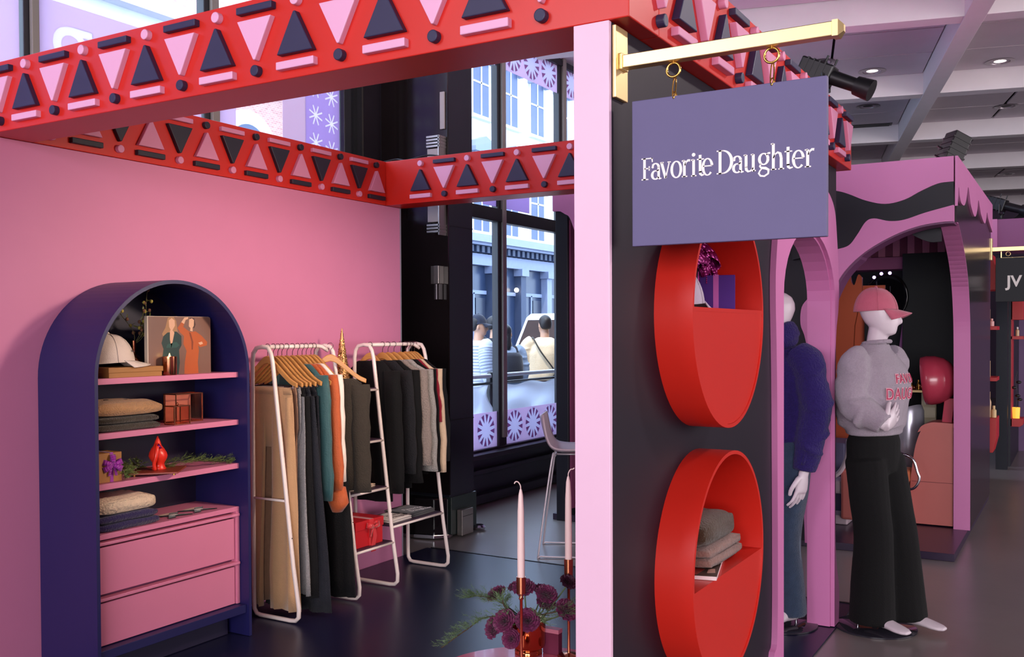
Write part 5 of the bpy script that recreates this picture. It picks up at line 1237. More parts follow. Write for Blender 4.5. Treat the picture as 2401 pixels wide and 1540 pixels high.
for k, (z, r) in enumerate(((.845, .058), (.862, .062), (.878, .056), (.892, .048))):
    cw.tube([F2.P((.012 + r * .95 * math.cos(t), r * .92 * math.sin(t), z - .012 * math.cos(t) + .004 * math.sin(3 * t + k))) for t in [2 * PI * q / 26 for q in range(26)]], .022, 10, closed=True)
cw.build('cowl', NVS, s2, smooth=180, remesh=.007, smoothit=2)
cbm = MB()
for sd in (1,):
    for off in (-.03, 0, .03):
        e, w = F2.arms[sd]
        pts = [F2.P((q[0] + .0 , q[1] + .031 * math.cos(off * 30) , q[2])) + F2.V((off, 0, 0)) for q in [tuple(Vector(F2.shoulder(sd)).lerp(Vector(e), k / 6)) for k in range(1, 7)] + [tuple(Vector(e).lerp(Vector(w), k / 6)) for k in range(1, 6)]]
        cbm.tube(smoothpts([p + F2.V((0, .002 * math.sin(i * 3), 0)) for i, p in enumerate(pts)], 3), .009, 6)
cbm.build('cable_stitch', NVS, s2, smooth=180)
jm = F2.pants(m2, cloth('blue_denim', '#2F4059', .7, 240, var=.3, vs=30), 'jeans', [.06, .056, .046, .04, .043, .047], hem=.03, wr=(.056, .082), hr=(.074, .106))
sd_ = MB()
k_, a_2 = F2.legs[1]
pts = [F2.P((q[0] - .012, q[1] + .0475 - .004 * i, q[2])) for i, q in enumerate([(0, .052, .5), (.006, .05, .4), k_, (0, .043, .16), (-.01, .04, .06)])]
sd_.tube(smoothpts(pts, 5), .0022, 6); sd_.build('side_seam', cloth('denim_seam', '#7A8596', .4, 200), jm, smooth=180)
MB().lathe([(0, 0), (.19, 0), (.19, .006), (.187, .008), (0, .008)], (-1.325, 4.95, .009), 48).build('base_plate', GLB, m2, smooth=40)
MB().tube([(-1.245, 4.97, .015), (-1.245, 4.97, .12)], .006, 8).build('support_rod', CHROME, m2, smooth=60)
# ================================================================ SECOND BOOTH (behind, right)
B2P = mat('orchid_booth_paint', '#D680B8', .5, var=.03); B2D = mat('ink_booth_paint', '#1D1C26', .45, var=.1, spec=.3); B2G = mat('ink_gloss_side', '#1E171B', .2, var=.1, spec=.25)
B2M = mat('mauve_inner_wall', '#8E3F6B', .6, var=.05)
PLAT = mat('plum_platform', '#33263F', .3, var=.1)
o = tag(MB().box(-3.66, -.70, 6.86, 9.6, 0, .05).build('platform', PLAT, bevel=.003), 'plum platform floor of the pink arch booth at the right', 'platform')
b2 = struct(MB().box(-3.6, -.80, 9.55, 9.6, .05, 2.60).build('wall_far', B2D), 'dark back wall of the pink arch booth', 'wall')
FY0, FY1 = 6.74, 6.80
fa = thing('booth_fascia', 'pink and ink wavy arched front of the booth behind the mannequins', 'booth front', (-1.2, 6.77, 1.5))
top = [(-1.72, 2.50), (-1.6, 2.49), (-1.425, 2.453), (-1.342, 2.424), (-1.233, 2.373), (-1.112, 2.342), (-.994, 2.361), (-.891, 2.411), (-.79, 2.45), (-.70, 2.456)]
mid = [(-1.72, 2.0), (-1.5, 2.04), (-1.425, 2.057), (-1.342, 2.081), (-1.287, 2.15), (-1.233, 2.232), (-1.179, 2.251), (-1.086, 2.228), (-.994, 2.231), (-.865, 2.269), (-.70, 2.307)]
archp = [(-1.50, .05), (-1.50, .9), (-1.497, 1.45), (-1.475, 1.68), (-1.419, 1.827), (-1.355, 1.925), (-1.26, 2.015), (-1.152, 2.086), (-1.02, 2.149), (-.891, 2.188), (-.764, 2.203), (-.70, 2.203)]
S2 = lambda P, n=5: [(p.x, p.y) for p in smoothpts(P, n)]
curve_prism([[(-1.72, 2.617), (-.70, 2.617)] + S2(top)[::-1]], 'Y', FY0, FY1).build('upper_band', B2P, fa)
curve_prism([S2(top) + S2(mid)[::-1]], 'Y', FY0 + .008, FY1).build('ink_wave', B2D, fa)
lw = [(-1.63, .05), (-1.636, .41), (-1.60, .7), (-1.59, 1.2), (-1.628, 1.453), (-1.66, 1.555), (-1.652, 1.673), (-1.60, 1.75), (-1.58, 1.85), (-1.60, 1.98)]
curve_prism([S2(lw) + S2([p for p in mid if p[0] > -1.6]) + S2(archp)[::-1]], 'Y', FY0, FY1).build('arch_band', B2P, fa)
mbx = MB(); ap = S2(archp); tp = [(x + (.012 if i < 30 else 0), z - (.0 if i < 15 else .012)) for i, (x, z) in enumerate(ap)]
for i in range(len(ap) - 1): mbx.prism([ap[i], ap[i + 1], tp[i + 1], tp[i]], 'Y', FY0 + .01, 6.95)
mbx.build('arch_soffit', mat('arch_soffit_plum', '#6B3A63', .5), fa)
w = struct(curve_prism([[(-3.25, .05), (-3.25, 2.617), (-1.60, 2.617), (-1.60, .05)]] , 'Y', 6.81, 6.86).build('wall_near', B2D), 'ink front wall of the pink arch booth', 'wall')
# left end of that booth, seen beside the pink end panel
lf = thing('booth_corner', 'ink and mauve corner of the far pink booth, left of the pale pink end panel', 'booth front', (-3.5, 6.8, 1.2))
MB().box(-3.615, -3.508, 6.84, 6.95, .0, 2.617).build('post', B2D, lf, bevel=.003)
MB().box(-3.508, -3.495, 6.87, 8.3, .0, 2.42).build('inner_panel', B2M, lf)
MB().box(-3.496, -3.488, 6.87, 8.3, .0, .1).build('skirting', B2D, lf)
fp_ = S2([(-3.62, 2.468), (-3.56, 2.466), (-3.509, 2.439), (-3.471, 2.413), (-3.434, 2.327), (-3.40, 2.24), (-3.3, 2.1)])
curve_prism([[(-3.62, 2.617), (-3.3, 2.617)] + fp_[::-1]], 'Y', 6.80, 6.84).build('fascia', B2P, lf)
fq = S2([(-3.52, 2.44), (-3.471, 2.37), (-3.434, 2.30), (-3.40, 2.20), (-3.30, 2.02)]); curve_prism([S2([(-3.53, 2.5), (-3.3, 2.5)]) + fq[::-1]], 'Y', 6.842, 6.87).build('dark_wave', B2D, lf)  # dark ink-painted wave behind the fascia edge

# right side wall with dripping pink fascia
sw2 = thing('booth_side_wall', 'glossy ink side wall of the pink arch booth with a pink front edge', 'wall panel', (-.75, 8.6, .05))
lr = S2([(6.82, 2.203), (6.949, 2.19), (7.334, 2.02), (7.55, 1.85), (7.66, 1.66), (7.714, 1.428), (7.737, .808), (7.74, .05)], 6)
curve_prism([lr + [(9.55, .05), (9.55, 2.615), (6.82, 2.615)]], 'X', -.795, -.69).build('panel', B2G, sw2)
ln = MB(); l2 = [(y + .012, z - .004) for y, z in lr]
for i in range(len(lr) - 1): ln.prism([(lr[i][0] - .006, lr[i][1]), (lr[i + 1][0] - .006, lr[i + 1][1]), l2[i + 1], l2[i]], 'X', -.797, -.687)
ln.build('edge_lining', B2P, sw2, smooth=40)
dr = S2([(6.745, 2.30), (6.80, 2.426), (6.88, 2.37), (6.968, 2.341), (7.151, 2.347), (7.28, 2.40), (7.40, 2.50), (7.50, 2.46), (7.604, 2.397), (7.823, 2.349), (7.98, 2.36), (8.10, 2.42), (8.184, 2.50), (8.30, 2.46), (8.436, 2.411), (8.702, 2.376), (8.85, 2.40), (8.979, 2.49), (9.10, 2.45), (9.281, 2.416), (9.555, 2.374)], 6)
curve_prism([[(6.742, 2.617), (6.742, 2.30)] + dr[1:] + [(9.555, 2.617)]], 'X', -.692, -.676).build('drip_fascia', B2P, sw2)
for k in range(3): MB().box(-.6765, -.6755, 6.745, 6.75, 2.31 + .1 * k, 2.33 + .1 * k)
tag(MB().box(-3.6, -.70, 6.81, 9.55, 2.60, 2.615).build('roof_panel_sheet', B2P), 'flat pink top of the arch booth carrying a stage light', 'panel')

# interior
ST1 = mat('valance_rose', '#CF7A95', .55); ST2 = mat('valance_wine', '#7E2E4C', .55)
va = thing('striped_valance', 'rose and wine striped valance at the back of the arch booth', 'valance', (-1.3, 9.3, 2.15))
for k in range(16): MB().box(-1.9 + k * .062, -1.84 + k * .062, 9.29, 9.31 + .008 * (k % 2), 2.176, 2.43).build('stripe', ST1 if k % 2 else ST2, va, bevel=.002)
MB().box(-1.9, -.9, 9.285, 9.55, 2.43, 2.45).build('rail', ST2, va)
tag(MB().box(-1.95, -1.372, 9.24, 9.552, 2.06, 2.17).build('header_board', mat('header_pink', '#B05C86', .5), bevel=.002), 'plain pink header board under the striped valance', 'board')
tag(MB().box(-1.337, -.82, 8.98, 9.03, .051, 2.176).build('tall_screen', mat('blue_black_screen', '#171A22', .5, var=.08, spec=.3), bevel=.003), 'tall blue-black screen panel inside the arch booth', 'screen')
dk = S2([(-1.10, 2.196), (-1.03, 2.185), (-.95, 2.135), (-.87, 2.10), (-.80, 2.10)], 4) + [(-.80, 2.2), (-1.10, 2.2)]
tag(curve_prism([dk], 'Y', 7.0, 7.03).build('ink_scallop', B2D), 'dark scallop panel hanging under the arch crown', 'panel')
orr = thing('orange_cabinet', 'orange wavy-topped display niche seen behind the pink cap', 'cabinet', (-1.75, 8.6, .05))
ORG = mat('orange_lacquer', '#D9643F', .4, var=.06)
ow = S2([(-1.95, 1.93), (-1.88, 1.97), (-1.84, 1.92), (-1.80, 1.965), (-1.765, 1.93), (-1.74, 1.975), (-1.70, 1.99), (-1.685, 1.92), (-1.66, 1.90), (-1.63, 1.985), (-1.60, 1.96)], 4)
curve_prism([[(-1.95, .055)] + ow + [(-1.60, 1.9), (-1.60, 1.74), (-1.63, 1.70), (-1.66, 1.55), (-1.675, 1.2), (-1.675, .055)]], 'Y', 8.58, 8.62).build('front', ORG, orr)
MB().box(-1.60, -1.45, 8.70, 8.72, .055, 1.75).build('inner_back', B2D, orr); MB().box(-1.95, -1.45, 8.80, 8.82, .055, 1.9).build('back', ORG, orr)
ct_ = thing('display_counter', 'lilac-topped display counter with gold bottles behind the grey sweatshirt', 'counter', (-1.45, 8.95, .05))
MB().box(-1.62, -1.325, 8.86, 9.2, .051, 1.175).build('body', mat('counter_plum', '#3B2238', .5), ct_); MB().box(-1.63, -1.318, 8.85, 9.2, 1.175, 1.198).build('top', mat('lilac_counter_top', '#B9A2C8', .4), ct_, bevel=.002)
MB().prism([(-1.40, 1.198), (-1.322, 1.198), (-1.322, 1.75), (-1.335, 1.75)], 'Y', 9.1, 9.12).build('orchid_wing', mat('orchid_wing', '#B76AB5', .5), ct_)
CREAMB = mat('cream_gold_carton', '#E3C58F', .4, var=.06)
tag(MB().box(-1.395, -1.325, 8.87, 8.93, 1.199, 1.285).build('purple_box', mat('violet_box', '#5B2A86', .45), bevel=.002), 'small violet box on the lilac counter', 'box')
tag(MB().box(-1.47, -1.40, 8.88, 8.94, 1.199, 1.275).build('riser', B2D, bevel=.002), 'small black display riser on the lilac counter', 'riser')
tag(MB().box(-1.466, -1.425, 8.89, 8.93, 1.276, 1.345).build('carton', CREAMB, bevel=.002), 'cream and gold carton on the black riser', 'carton')
tag(MB().box(-1.392, -1.34, 8.88, 8.92, 1.286, 1.345).build('carton', CREAMB, bevel=.002), 'cream and gold carton on the violet box', 'carton')
def bottle(name, label, cat, x, y, z, h, r, m, cap=None, grp=None):
    t = thing(name, label, cat, (x, y, z), grp)
    MB().lathe([(0, 0), (r, 0), (r, h * .62), (r * .5, h * .72), (r * .45, h * .8), (0, h * .8)], (x, y, z + .001), 14).build('body', m, t, smooth=40)
    MB().lathe([(0, h * .78), (r * .55, h * .78), (r * .5, h), (0, h)], (x, y, z + .001), 12).build('cap', cap or m, t, smooth=40); return t
bottle('bottle', 'tall slim gold bottle at the left of the lilac counter', 'bottle', -1.515, 8.9, 1.198, .26, .012, GOLDS); bottle('bottle', 'shorter gold bottle beside the tall slim one on the lilac counter', 'bottle', -1.487, 8.92, 1.198, .21, .014, GOLDS)
tt = thing('console_table', 'narrow brass-topped console before the blue-black screen', 'table', (-1.2, 8.6, .05))
MB().box(-1.36, -1.02, 8.5, 8.7, 1.0, 1.02).build('top', GOLD, tt, bevel=.002)
for x in (-1.35, -1.03):
    for y in (8.51, 8.69): MB().tube([(x, y, .052), (x, y, 1.0)], .007, 8).build('leg', GOLD, tt)
i = 0
for (x, y, h, r, kind, lb) in ((-1.325, 8.56, .19, .022, 'c', 'gold cone ornament at the left end of the brass console'), (-1.258, 8.58, .15, .008, 'b', 'slim brass candlestick rising from the brass console'), (-1.235, 8.55, .07, .02, 'b', 'squat gold bottle beside the slim candlestick'), (-1.205, 8.6, .09, .012, 'b', 'gold bottle in the middle of the brass console'),
                           (-1.18, 8.56, .06, .018, 's', 'small copper ball ornament on the brass console'), (-1.15, 8.58, .08, .014, 'b', 'gold bottle right of the copper ball'), (-1.125, 8.57, .055, .024, 's', 'larger copper ball at the right end of the console'), (-1.285, 8.57, .08, .016, 'b', 'gold bottle left of the slim candlestick')):
    if kind == 'c':
        t = MB().lathe([(0, 0), (r, 0), (.002, h), (0, h)], (x, y, 1.021), 16).build('cone_ornament', GOLDS, smooth=40); tag(t, lb, 'ornament')
    elif kind == 's':
        t = MB().ball((x, y, 1.021 + r), r, 14, 9).build('ball_ornament', COPPER, smooth=180); tag(t, lb, 'ornament')
    else: bottle('bottle', lb, 'bottle', x, y, 1.02, h, r, GOLDS)
# silver wing chair-like tub and cream drawer stack under the console
tb_ = thing('mirror_chair', 'silver tub salon chair under the brass console', 'chair', (-1.2, 8.3, .05))
MB().loft([[(-1.2 + r * math.cos(a), 8.3 + r * .8 * math.sin(a), z + (.06 * math.cos(a + .6) if z > .7 else 0)) for a in [2 * PI * k / 24 for k in range(24)]] for r, z in ((.05, .38), (.11, .42), (.135, .6), (.13, .82), (.115, .86), (.10, .8), (.09, .6))]).build('tub', mat('silver_vinyl', '#C5C2D2', .22, metal=.35, var=.2, vscale=14), tb_, smooth=60)
MB().lathe([(0, 0), (.14, 0), (.14, .012), (.02, .02), (.018, .33), (0, .33)], (-1.2, 8.3, .052), 24).build('pedestal', CHROME, tb_, smooth=40)
cs = thing('cream_drawer_stack', 'cream slatted drawer stack beside the red hair dryer hood', 'drawers', (-1.06, 8.62, .05))
MB().box(-1.112, -1.0, 8.45, 8.49, .051, 1.0).build('carcass', mat('cream_laminate', '#CFC3A6', .5), cs, bevel=.002)
for k in range(5): MB().box(-1.108, -1.004, 8.438, 8.451, .5 + k * .1, .59 + k * .1).build('drawer_front', mat('cream_laminate_light', '#DDD2B4', .45), cs, bevel=.003)

# salmon dryer chair
SAL = mat('salmon_vinyl', '#CC7069', .45, var=.05); DRY = mat('raspberry_plastic', '#C23F57', .25, var=.04, coat=.3)
ch = thing('dryer_chair', 'salmon salon chair with a raspberry hood dryer', 'salon chair', (-.95, 7.9, .05))
bp = S2([(-1.10, .06), (-1.10, .35), (-1.085, .50), (-1.065, .64), (-1.03, .75), (-.99, .79), (-.93, .80), (-.805, .80)], 4) + [(-.805, .06)]
curve_prism([bp], 'Y', 7.78, 8.02).build('back', SAL, ch, bevel=.006)
MB().box(-1.09, -.806, 7.776, 7.779, .375, .379).build('seam', mat('salmon_seam', '#8E4446', .6), ch)
curve_prism([S2([(-1.05, .745), (-1.02, .795), (-.96, .822), (-.9, .825), (-.8, .82)], 4) + [(-.8, .79), (-.93, .79), (-1.0, .77)]], 'Y', 7.77, 8.03).build('top_roll', SAL, ch)
MB().loft([[(-.86 + a * .035 + .02 * t, 7.9 + b * .03, lerp(.80, 1.0, t)) for a, b in ((-1, -1), (1, -1), (1, 1), (-1, 1))] for t in (0, .5, 1)]).build('hood_arm', DRY, ch, bevel=.004)
rings = []
HC = Vector((-.985, 7.9, 1.13)); ax = Vector((1, .05, .12)).normalized(); u = Vector((0, 1, 0)); u = (u - ax * u.dot(ax)).normalized(); v_ = ax.cross(u)
for t, r in ((-.045, .16), (-.04, .172), (0, .178), (.06, .172), (.12, .15), (.165, .11), (.19, .06), (.197, .01)): rings.append([HC + ax * t + u * r * math.cos(2 * PI * k / 32) + v_ * r * 1.05 * math.sin(2 * PI * k / 32) for k in range(32)])
rings = [[HC + ax * .02 + u * .02 * math.cos(2 * PI * k / 32) + v_ * .02 * math.sin(2 * PI * k / 32) for k in range(32)], [HC + ax * .0 + u * .14 * math.cos(2 * PI * k / 32) + v_ * .14 * math.sin(2 * PI * k / 32) for k in range(32)]] + rings
MB().loft(rings).build('hood', DRY, ch, smooth=60)
MB().tube(smoothpts([(-1.22, 7.64, .60), (-1.13, 7.63, .594), (-1.06, 7.62, .56), (-1.03, 7.62, .47), (-1.015, 7.62, .42), (-1.04, 7.62, .36), (-1.09, 7.63, .335), (-1.22, 7.65, .33)], 5), .011, 10).build('chrome_arm', CHROME, ch, smooth=180)
MB().box(-1.25, -1.10, 7.66, 7.95, .36, .46).build('seat', mat('orange_vinyl', '#D98155', .45), ch, bevel=.02)
MB().box(-1.25, -1.12, 7.63, 7.68, .46, .50).build('arm_pad', BLACKM, ch, bevel=.006); MB().box(-1.24, -1.12, 7.7, 7.95, .05, .36).build('seat_base', SAL, ch, bevel=.01)
ch2 = thing('salon_chair', 'grey and salmon salon chair half hidden left of the grey sweatshirt', 'salon chair', (-1.6, 7.6, .05))
MB().box(-1.54, -1.44, 7.45, 7.75, .10, .475).build('side', SAL, ch2, bevel=.02)
MB().tube(smoothpts([(-1.75, 7.44, .40), (-1.62, 7.44, .41), (-1.54, 7.44, .46), (-1.49, 7.44, .58), (-1.48, 7.44, .7)], 5), .018, 10).build('arm', STW, ch2, smooth=180)
MB().box(-1.80, -1.53, 7.5, 7.75, .28, .38).build('seat', STW, ch2, bevel=.02); MB().box(-1.75, -1.50, 7.5, 7.7, .051, .12).build('foot', STW, ch2, bevel=.01)
tag(MB().box(-1.98, -1.60, 7.9, 8.3, .051, .62).build('side_cabinet', mat('slate_violet', '#6A6486', .5), bevel=.01), 'slate violet low cabinet behind the grey salon chair', 'cabinet')
mr = thing('round_mirror', 'black round mirror with violet bulbs behind the pink cap', 'mirror', (-1.46, 8.95, 1.6))
MB().tube([(-1.46 + .17 * math.cos(t), 8.93, 1.80 + .20 * math.sin(t)) for t in [2 * PI * k / 32 for k in range(32)]], .012, 8, closed=True).build('frame', BLACKG, mr, smooth=180)
MB().lathe([(0, 0), (.165, 0), (.165, .006), (0, .006)], (-1.46, 8.935, 1.80), 32, 'Y').build('mirror_glass', mat('dark_mirror', '#2A2833', .05, metal=.8), mr, smooth=40)
MB().tube([(-1.46, 8.95, 1.60), (-1.46, 8.95, 1.199)], .012, 8).build('stand', BLACKM, mr)
for x, z in ((-1.56, 1.975), (-1.5, 2.005), (-1.43, 2.008)): MB().ball((x, 8.915, z), .014, 10, 7).build('bulb', mat('violet_bulb', '#C9A2FF', .5, emit=6), mr, smooth=180)

# ================================================================ THIRD BOOTH (far right)
s3 = thing('hanging_sign', 'dark hanging sign at the right edge lettered JV in white', 'sign', (-.4, 9.63, 1.76))
SG3 = mat('sign_ink_paint', '#191A23', .5, spec=.3)
MB().box(-.655, -.14, 9.62, 9.64, 1.76, 2.15).build('board', SG3, s3, bevel=.002)
text_mb('JV', .136, 'Y', 9.6185, 9.6195, (-.566, 1.895), bold=.0035).build('lettering', LETW, s3)
t = MB(); t.box(-.614, -.606, 9.622, 9.63, 2.143, 2.205); t.box(-.614, -.15, 9.622, 9.63, 2.143, 2.151); t.build('hang_frame', GOLD, s3)
br = thing('sign_bracket', 'brass wall bracket above the dark JV sign at the right edge', 'bracket', (-.69, 9.62, 2.2))
MB().box(-.69, -.68, 9.58, 9.66, 2.13, 2.325).build('wall_plate', GOLD, br, bevel=.002); MB().box(-.68, -.12, 9.603, 9.637, 2.208, 2.245).build('arm', GOLD, br, bevel=.002)
MB().tube([(-.555 + .018 * math.cos(t), 9.62, 2.183 + .018 * math.sin(t)) for t in [2 * PI * k / 18 for k in range(18)]], .003, 6, closed=True).build('ring', GOLD, br, smooth=180)
w3 = struct(MB().box(-.90, -.80, 9.62, 10.9, 0, 2.35).build('wall_far.001', B2G), 'ink side wall of the third booth', 'wall')
p3 = struct(MB().box(-.785, -.675, 11.66, 11.78, 0, 2.35).build('trim_4', mat('navy_post', '#161823', .5, spec=.3)), 'navy corner post of the third booth', 'post')
fb = thing('booth_fascia', 'mauve box top of the third booth above the JV sign', 'booth front', (-.3, 11.2, 2.35))
MB().box(-.79, .9, 11.0, 11.8, 2.33, 2.634).build('box', mat('mauve_fascia', '#8E4B80', .5), fb, bevel=.003); MB().box(-.792, -.735, 10.985, 11.0, 2.33, 2.636).build('pink_edge', B2P, fb)
tag(MB().box(-.80, .9, 13.6, 13.7, 0, 2.4).build('back_panel', mat('violet_back_panel', '#6B4A78', .5)), 'violet back panel at the far right edge', 'panel')
REDD = mat('red_lacquer_niche', '#BF1F24', .4, var=.04)
def niche3(label, x0, x1, y0, y1, zs, top, bot):
    n = thing('red_wall_shelf', label, 'wall shelf', (x0, (y0 + y1) / 2, bot[0]))
    MB().box(x0, x0 + .02, y0, y1, bot[0], top[1]).build('back', REDD, n)
    pr = [(x0, top[0]), (x1, top[0]), (x1 - .005, lerp(top[0], top[1], .6)), (x1 - .04, top[1]), (x0, top[1])]
    MB().prism(pr, 'Y', y0, y1).build('top_block', REDD, n, bevel=.003)
    for z in zs: MB().box(x0, x1, y0, y1, z - .035, z).build('shelf', REDD, n, bevel=.002)
    MB().prism([(x0, bot[0]), (x1 - .03, bot[0]), (x1, lerp(bot[0], bot[1], .4)), (x1, bot[1]), (x0, bot[1])], 'Y', y0, y1).build('bottom_block', REDD, n, bevel=.003)
    return n
niche3('tall red wall shelf of bottles at the far right, nearer one', -.80, -.668, 10.0, 10.35, (1.545, 1.068), (1.88, 2.212), (.367, .69))
n2 = niche3('red wall shelf further right, behind the navy post', -.67, -.54, 12.0, 12.3, (1.44, .53), (1.62, 2.13), (.44, .5))
p4 = struct(MB().box(-.75, -.66, 11.95, 13.6, 0, 2.33).build('wall_far.002', B2D), 'ink inner wall of the third booth', 'wall')
BEIB = mat('beige_bottle', '#D9B58C', .35, var=.05); PNKB = mat('blush_bottle', '#E0A3A0', .3)
bottle('bottle', 'tall beige cone bottle on the upper red shelf', 'bottle', -.755, 10.08, 1.545, .25, .028, BEIB); bottle('bottle', 'short blush bottle beside the cone bottle on the upper red shelf', 'bottle', -.715, 10.08, 1.545, .07, .02, PNKB)
bottle('bottle', 'beige bottle with blush cap on the middle red shelf', 'bottle', -.755, 10.08, 1.068, .24, .03, BEIB, PNKB)
bottle('bottle', 'tall beige tube on the bottom red block', 'bottle', -.775, 10.08, .69, .29, .02, BEIB); bottle('bottle', 'tall beige tube, right of its pair on the bottom red block', 'bottle', -.735, 10.08, .69, .24, .018, BEIB); bottle('bottle', 'short cream jar on the bottom red block', 'jar', -.695, 10.08, .69, .11, .022, CREAMB)
bottle('bottle', 'white-capped bottle on the far red shelf', 'bottle', -.60, 12.04, 1.44, .10, .018, BEIB, LETW)
lj = thing('jar_candle', 'glowing gold votive jar on the far red shelf bottom', 'candle', (-.61, 12.05, .53))
MB().lathe([(0, 0), (.035, 0), (.04, .12), (.036, .12), (.032, .01), (0, .01)], (-.61, 12.05, .531), 16).build('jar', mat('gold_votive', '#E0A93F', .3, emit=1.2), lj, smooth=40)
MB().lathe([(0, 0), (.008, .01), (.0, .03)], (-.61, 12.05, .56), 8).build('flame', MATS['candle_flame'], lj)
dp = thing('dark_sprig', 'dark leafed sprig above the gold votive jar', 'sprig', (-.61, 12.05, .65))
st = MB().tube(smoothpts([(-.61, 12.05, .64), (-.60, 12.05, .8), (-.615, 12.05, .95), (-.60, 12.05, 1.05)], 4), .003, 5).build('stem', BLACKM, dp)
for k, (x, z) in enumerate(((-.585, .93), (-.63, .87), (-.595, .78), (-.575, .74))): MB().ball((x, 12.05, z), (.028, .012, .018), 8, 6).build('leaf', BLACKM, dp, smooth=180)

# ================================================================ STAGE SPOTLIGHTS ON THE BOOTHS
def spot(label, foot, d, S=1.0):
    f = Vector(foot); d = Vector(d).normalized(); r = thing('stage_spotlight', label, 'spotlight', foot)
    c = f + Vector((0, 0, .13 * S)); sd = d.cross(Vector((0, 0, 1))).normalized(); up = sd.cross(d)
    def cyl(a, b, ra, rb, n=16):
        return MB().loft([[c + d * t * S + sd * q * math.cos(2 * PI * k / n) * S + up * q * math.sin(2 * PI * k / n) * S for k in range(n)] for t, q in ((a, ra), (b, rb))])
    MB().obox(c - d * .05 * S, d * .085 * S, sd * .048 * S, up * .05 * S).build('lamp_house', BLACKM, r, bevel=.008)
    m = MB()
    for k in range(4): m.obox(c - d * (.10 - .03 * k) * S, d * .004 * S, sd * .050 * S, up * .053 * S)
    m.build('cooling_fins', BLACKM, r)
    cyl(.03, .17, .036, .033).build('barrel', BLACKM, r, smooth=40); cyl(.16, .24, .045, .052).build('lens_hood', BLACKM, r, smooth=40); cyl(.236, .238, .046, .046).build('lens', CHROME, r)
    y = MB()
    for s in (1, -1): y.tube([c + sd * s * .062 * S, c + sd * s * .062 * S - Vector((0, 0, .07 * S)), f + Vector((0, 0, .045 * S))], .006 * S, 6)
    y.build('yoke', BLACKM, r); MB().lathe([(0, 0), (.03 * S, 0), (.03 * S, .015 * S), (.012 * S, .02 * S), (.012 * S, .05 * S), (0, .05 * S)], f, 12).build('base', BLACKM, r, smooth=40)
    m = MB()
    for t, q in ((.02, .055), (-.03, .06)): m.tube([c + d * t * S + up * q * S, c + d * t * S + up * (q + .03) * S], .005 * S, 6)
    m.build('knob', BLACKM, r)
spot('black stage spotlight on the red beam behind the purple sign', (-1.08, 4.88, ZT), (.85, -.05, -.42), 1.0)
spot('black stage spotlight pointing down on the far pink booth corner', (-.86, 8.0, 2.617), (-.3, -.25, -.85), 1.45)
MB_c = MB().tube(smoothpts([(-1.25, 7.9, 2.625), (-1.1, 7.8, 2.65), (-.98, 7.85, 2.63), (-.86, 7.95, 2.66), (-.78, 7.8, 2.63)], 6), .012, 6).build('cable', BLACKM, smooth=180); tag(MB_c, 'black cable coiled under the stage light on the pink booth', 'cable')
spot('black stage spotlight on the mauve box top above the JV sign', (-.71, 11.2, 2.636), (.85, -.2, -.3), 1.25)
spot('black stage spotlight at the right edge, second on the mauve box top', (-.40, 11.3, 2.636), (-.5, -.5, -.6), 1.2)
# ================================================================ WALL LIGHTS ON THE PIER
FROST = mat('frosted_panel', '#BBAFAE', .5, var=.04); STL2 = mat('brushed_steel', '#A79E9A', .3, metal=.8, var=.08)
sc = thing('wall_sconce', 'large frosted wall sconce with steel louvres on the dark pier', 'wall light', (-4.0, 5.83, 2.2))
px0, px1 = -4.095, -3.985
MB().box(px0, px1 - .015, 5.76, 5.845, 2.31, 2.84).build('diffuser', FROST, sc, bevel=.004)
MB().box(px1 - .013, px1 - .004, 5.755, 5.845, 2.215, 2.93).build('side_plate', STL2, sc)
for z in (2.235, 2.258, 2.281, 2.85, 2.873, 2.896, 2.919): MB().box(px0 - .004, px1, 5.755, 5.845, z, z + .014).build('louvre', STL2, sc)
s2_ = thing('wall_box', 'small steel wall box with clear tube on the dark pier', 'wall box', (-4.02, 5.84, 1.73))
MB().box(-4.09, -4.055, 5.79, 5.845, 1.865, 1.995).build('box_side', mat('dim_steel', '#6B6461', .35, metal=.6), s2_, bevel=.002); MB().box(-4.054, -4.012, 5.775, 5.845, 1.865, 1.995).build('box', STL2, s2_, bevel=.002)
MB().box(-4.068, -4.02, 5.80, 5.84, 1.75, 1.865).build('tube', mat('smoky_tube', '#4A4143', .1, metal=.3), s2_, bevel=.002); MB().box(-4.056, -4.048, 5.795, 5.80, 1.75, 1.865).build('bright_edge', CHROME, s2_)
tag(MB().box(-4.03, -3.992, 5.83, 5.845, 2.99, 3.26).build('wall_plate', FROST, bevel=.002), 'painted pale reflection, a thin panel high on the dark pier', 'reflection panel')  # added panel standing in for a reflection on the glossy pier
hb = thing('heater_box', 'steel box standing at the foot of the dark pier', 'box', (-3.93, 5.98, .01))
MB().box(-3.965, -3.92, 5.93, 6.08, .012, .2).build('case', STL2, hb, bevel=.002); MB().box(-3.921, -3.917, 5.94, 6.07, .15, .153).build('seam', BLACKM, hb)
MB().box(-3.955, -3.925, 5.94, 5.97, .008, .013).build('foot', BLACKM, hb)

# ================================================================ STREET OUTSIDE
SIDE = mat('sidewalk', '#A9A7A8', .8, var=.15, vscale=2); ROAD = mat('asphalt', '#66666B', .85, var=.2, vscale=3)
struct(MB().box(-9.0, -4.72, -12, 60, -.16, -.02).build('floor_sidewalk', SIDE), 'pale pavement outside the window', 'pavement'); struct(MB().box(-21, -9.0, -12, 60, -.3, -.14).build('floor_road', ROAD), 'grey street outside the window', 'road'); struct(MB().box(-25, -21, -12, 60, -.16, -.02).build('floor_sidewalk.001', SIDE), 'far pavement across the street', 'pavement')
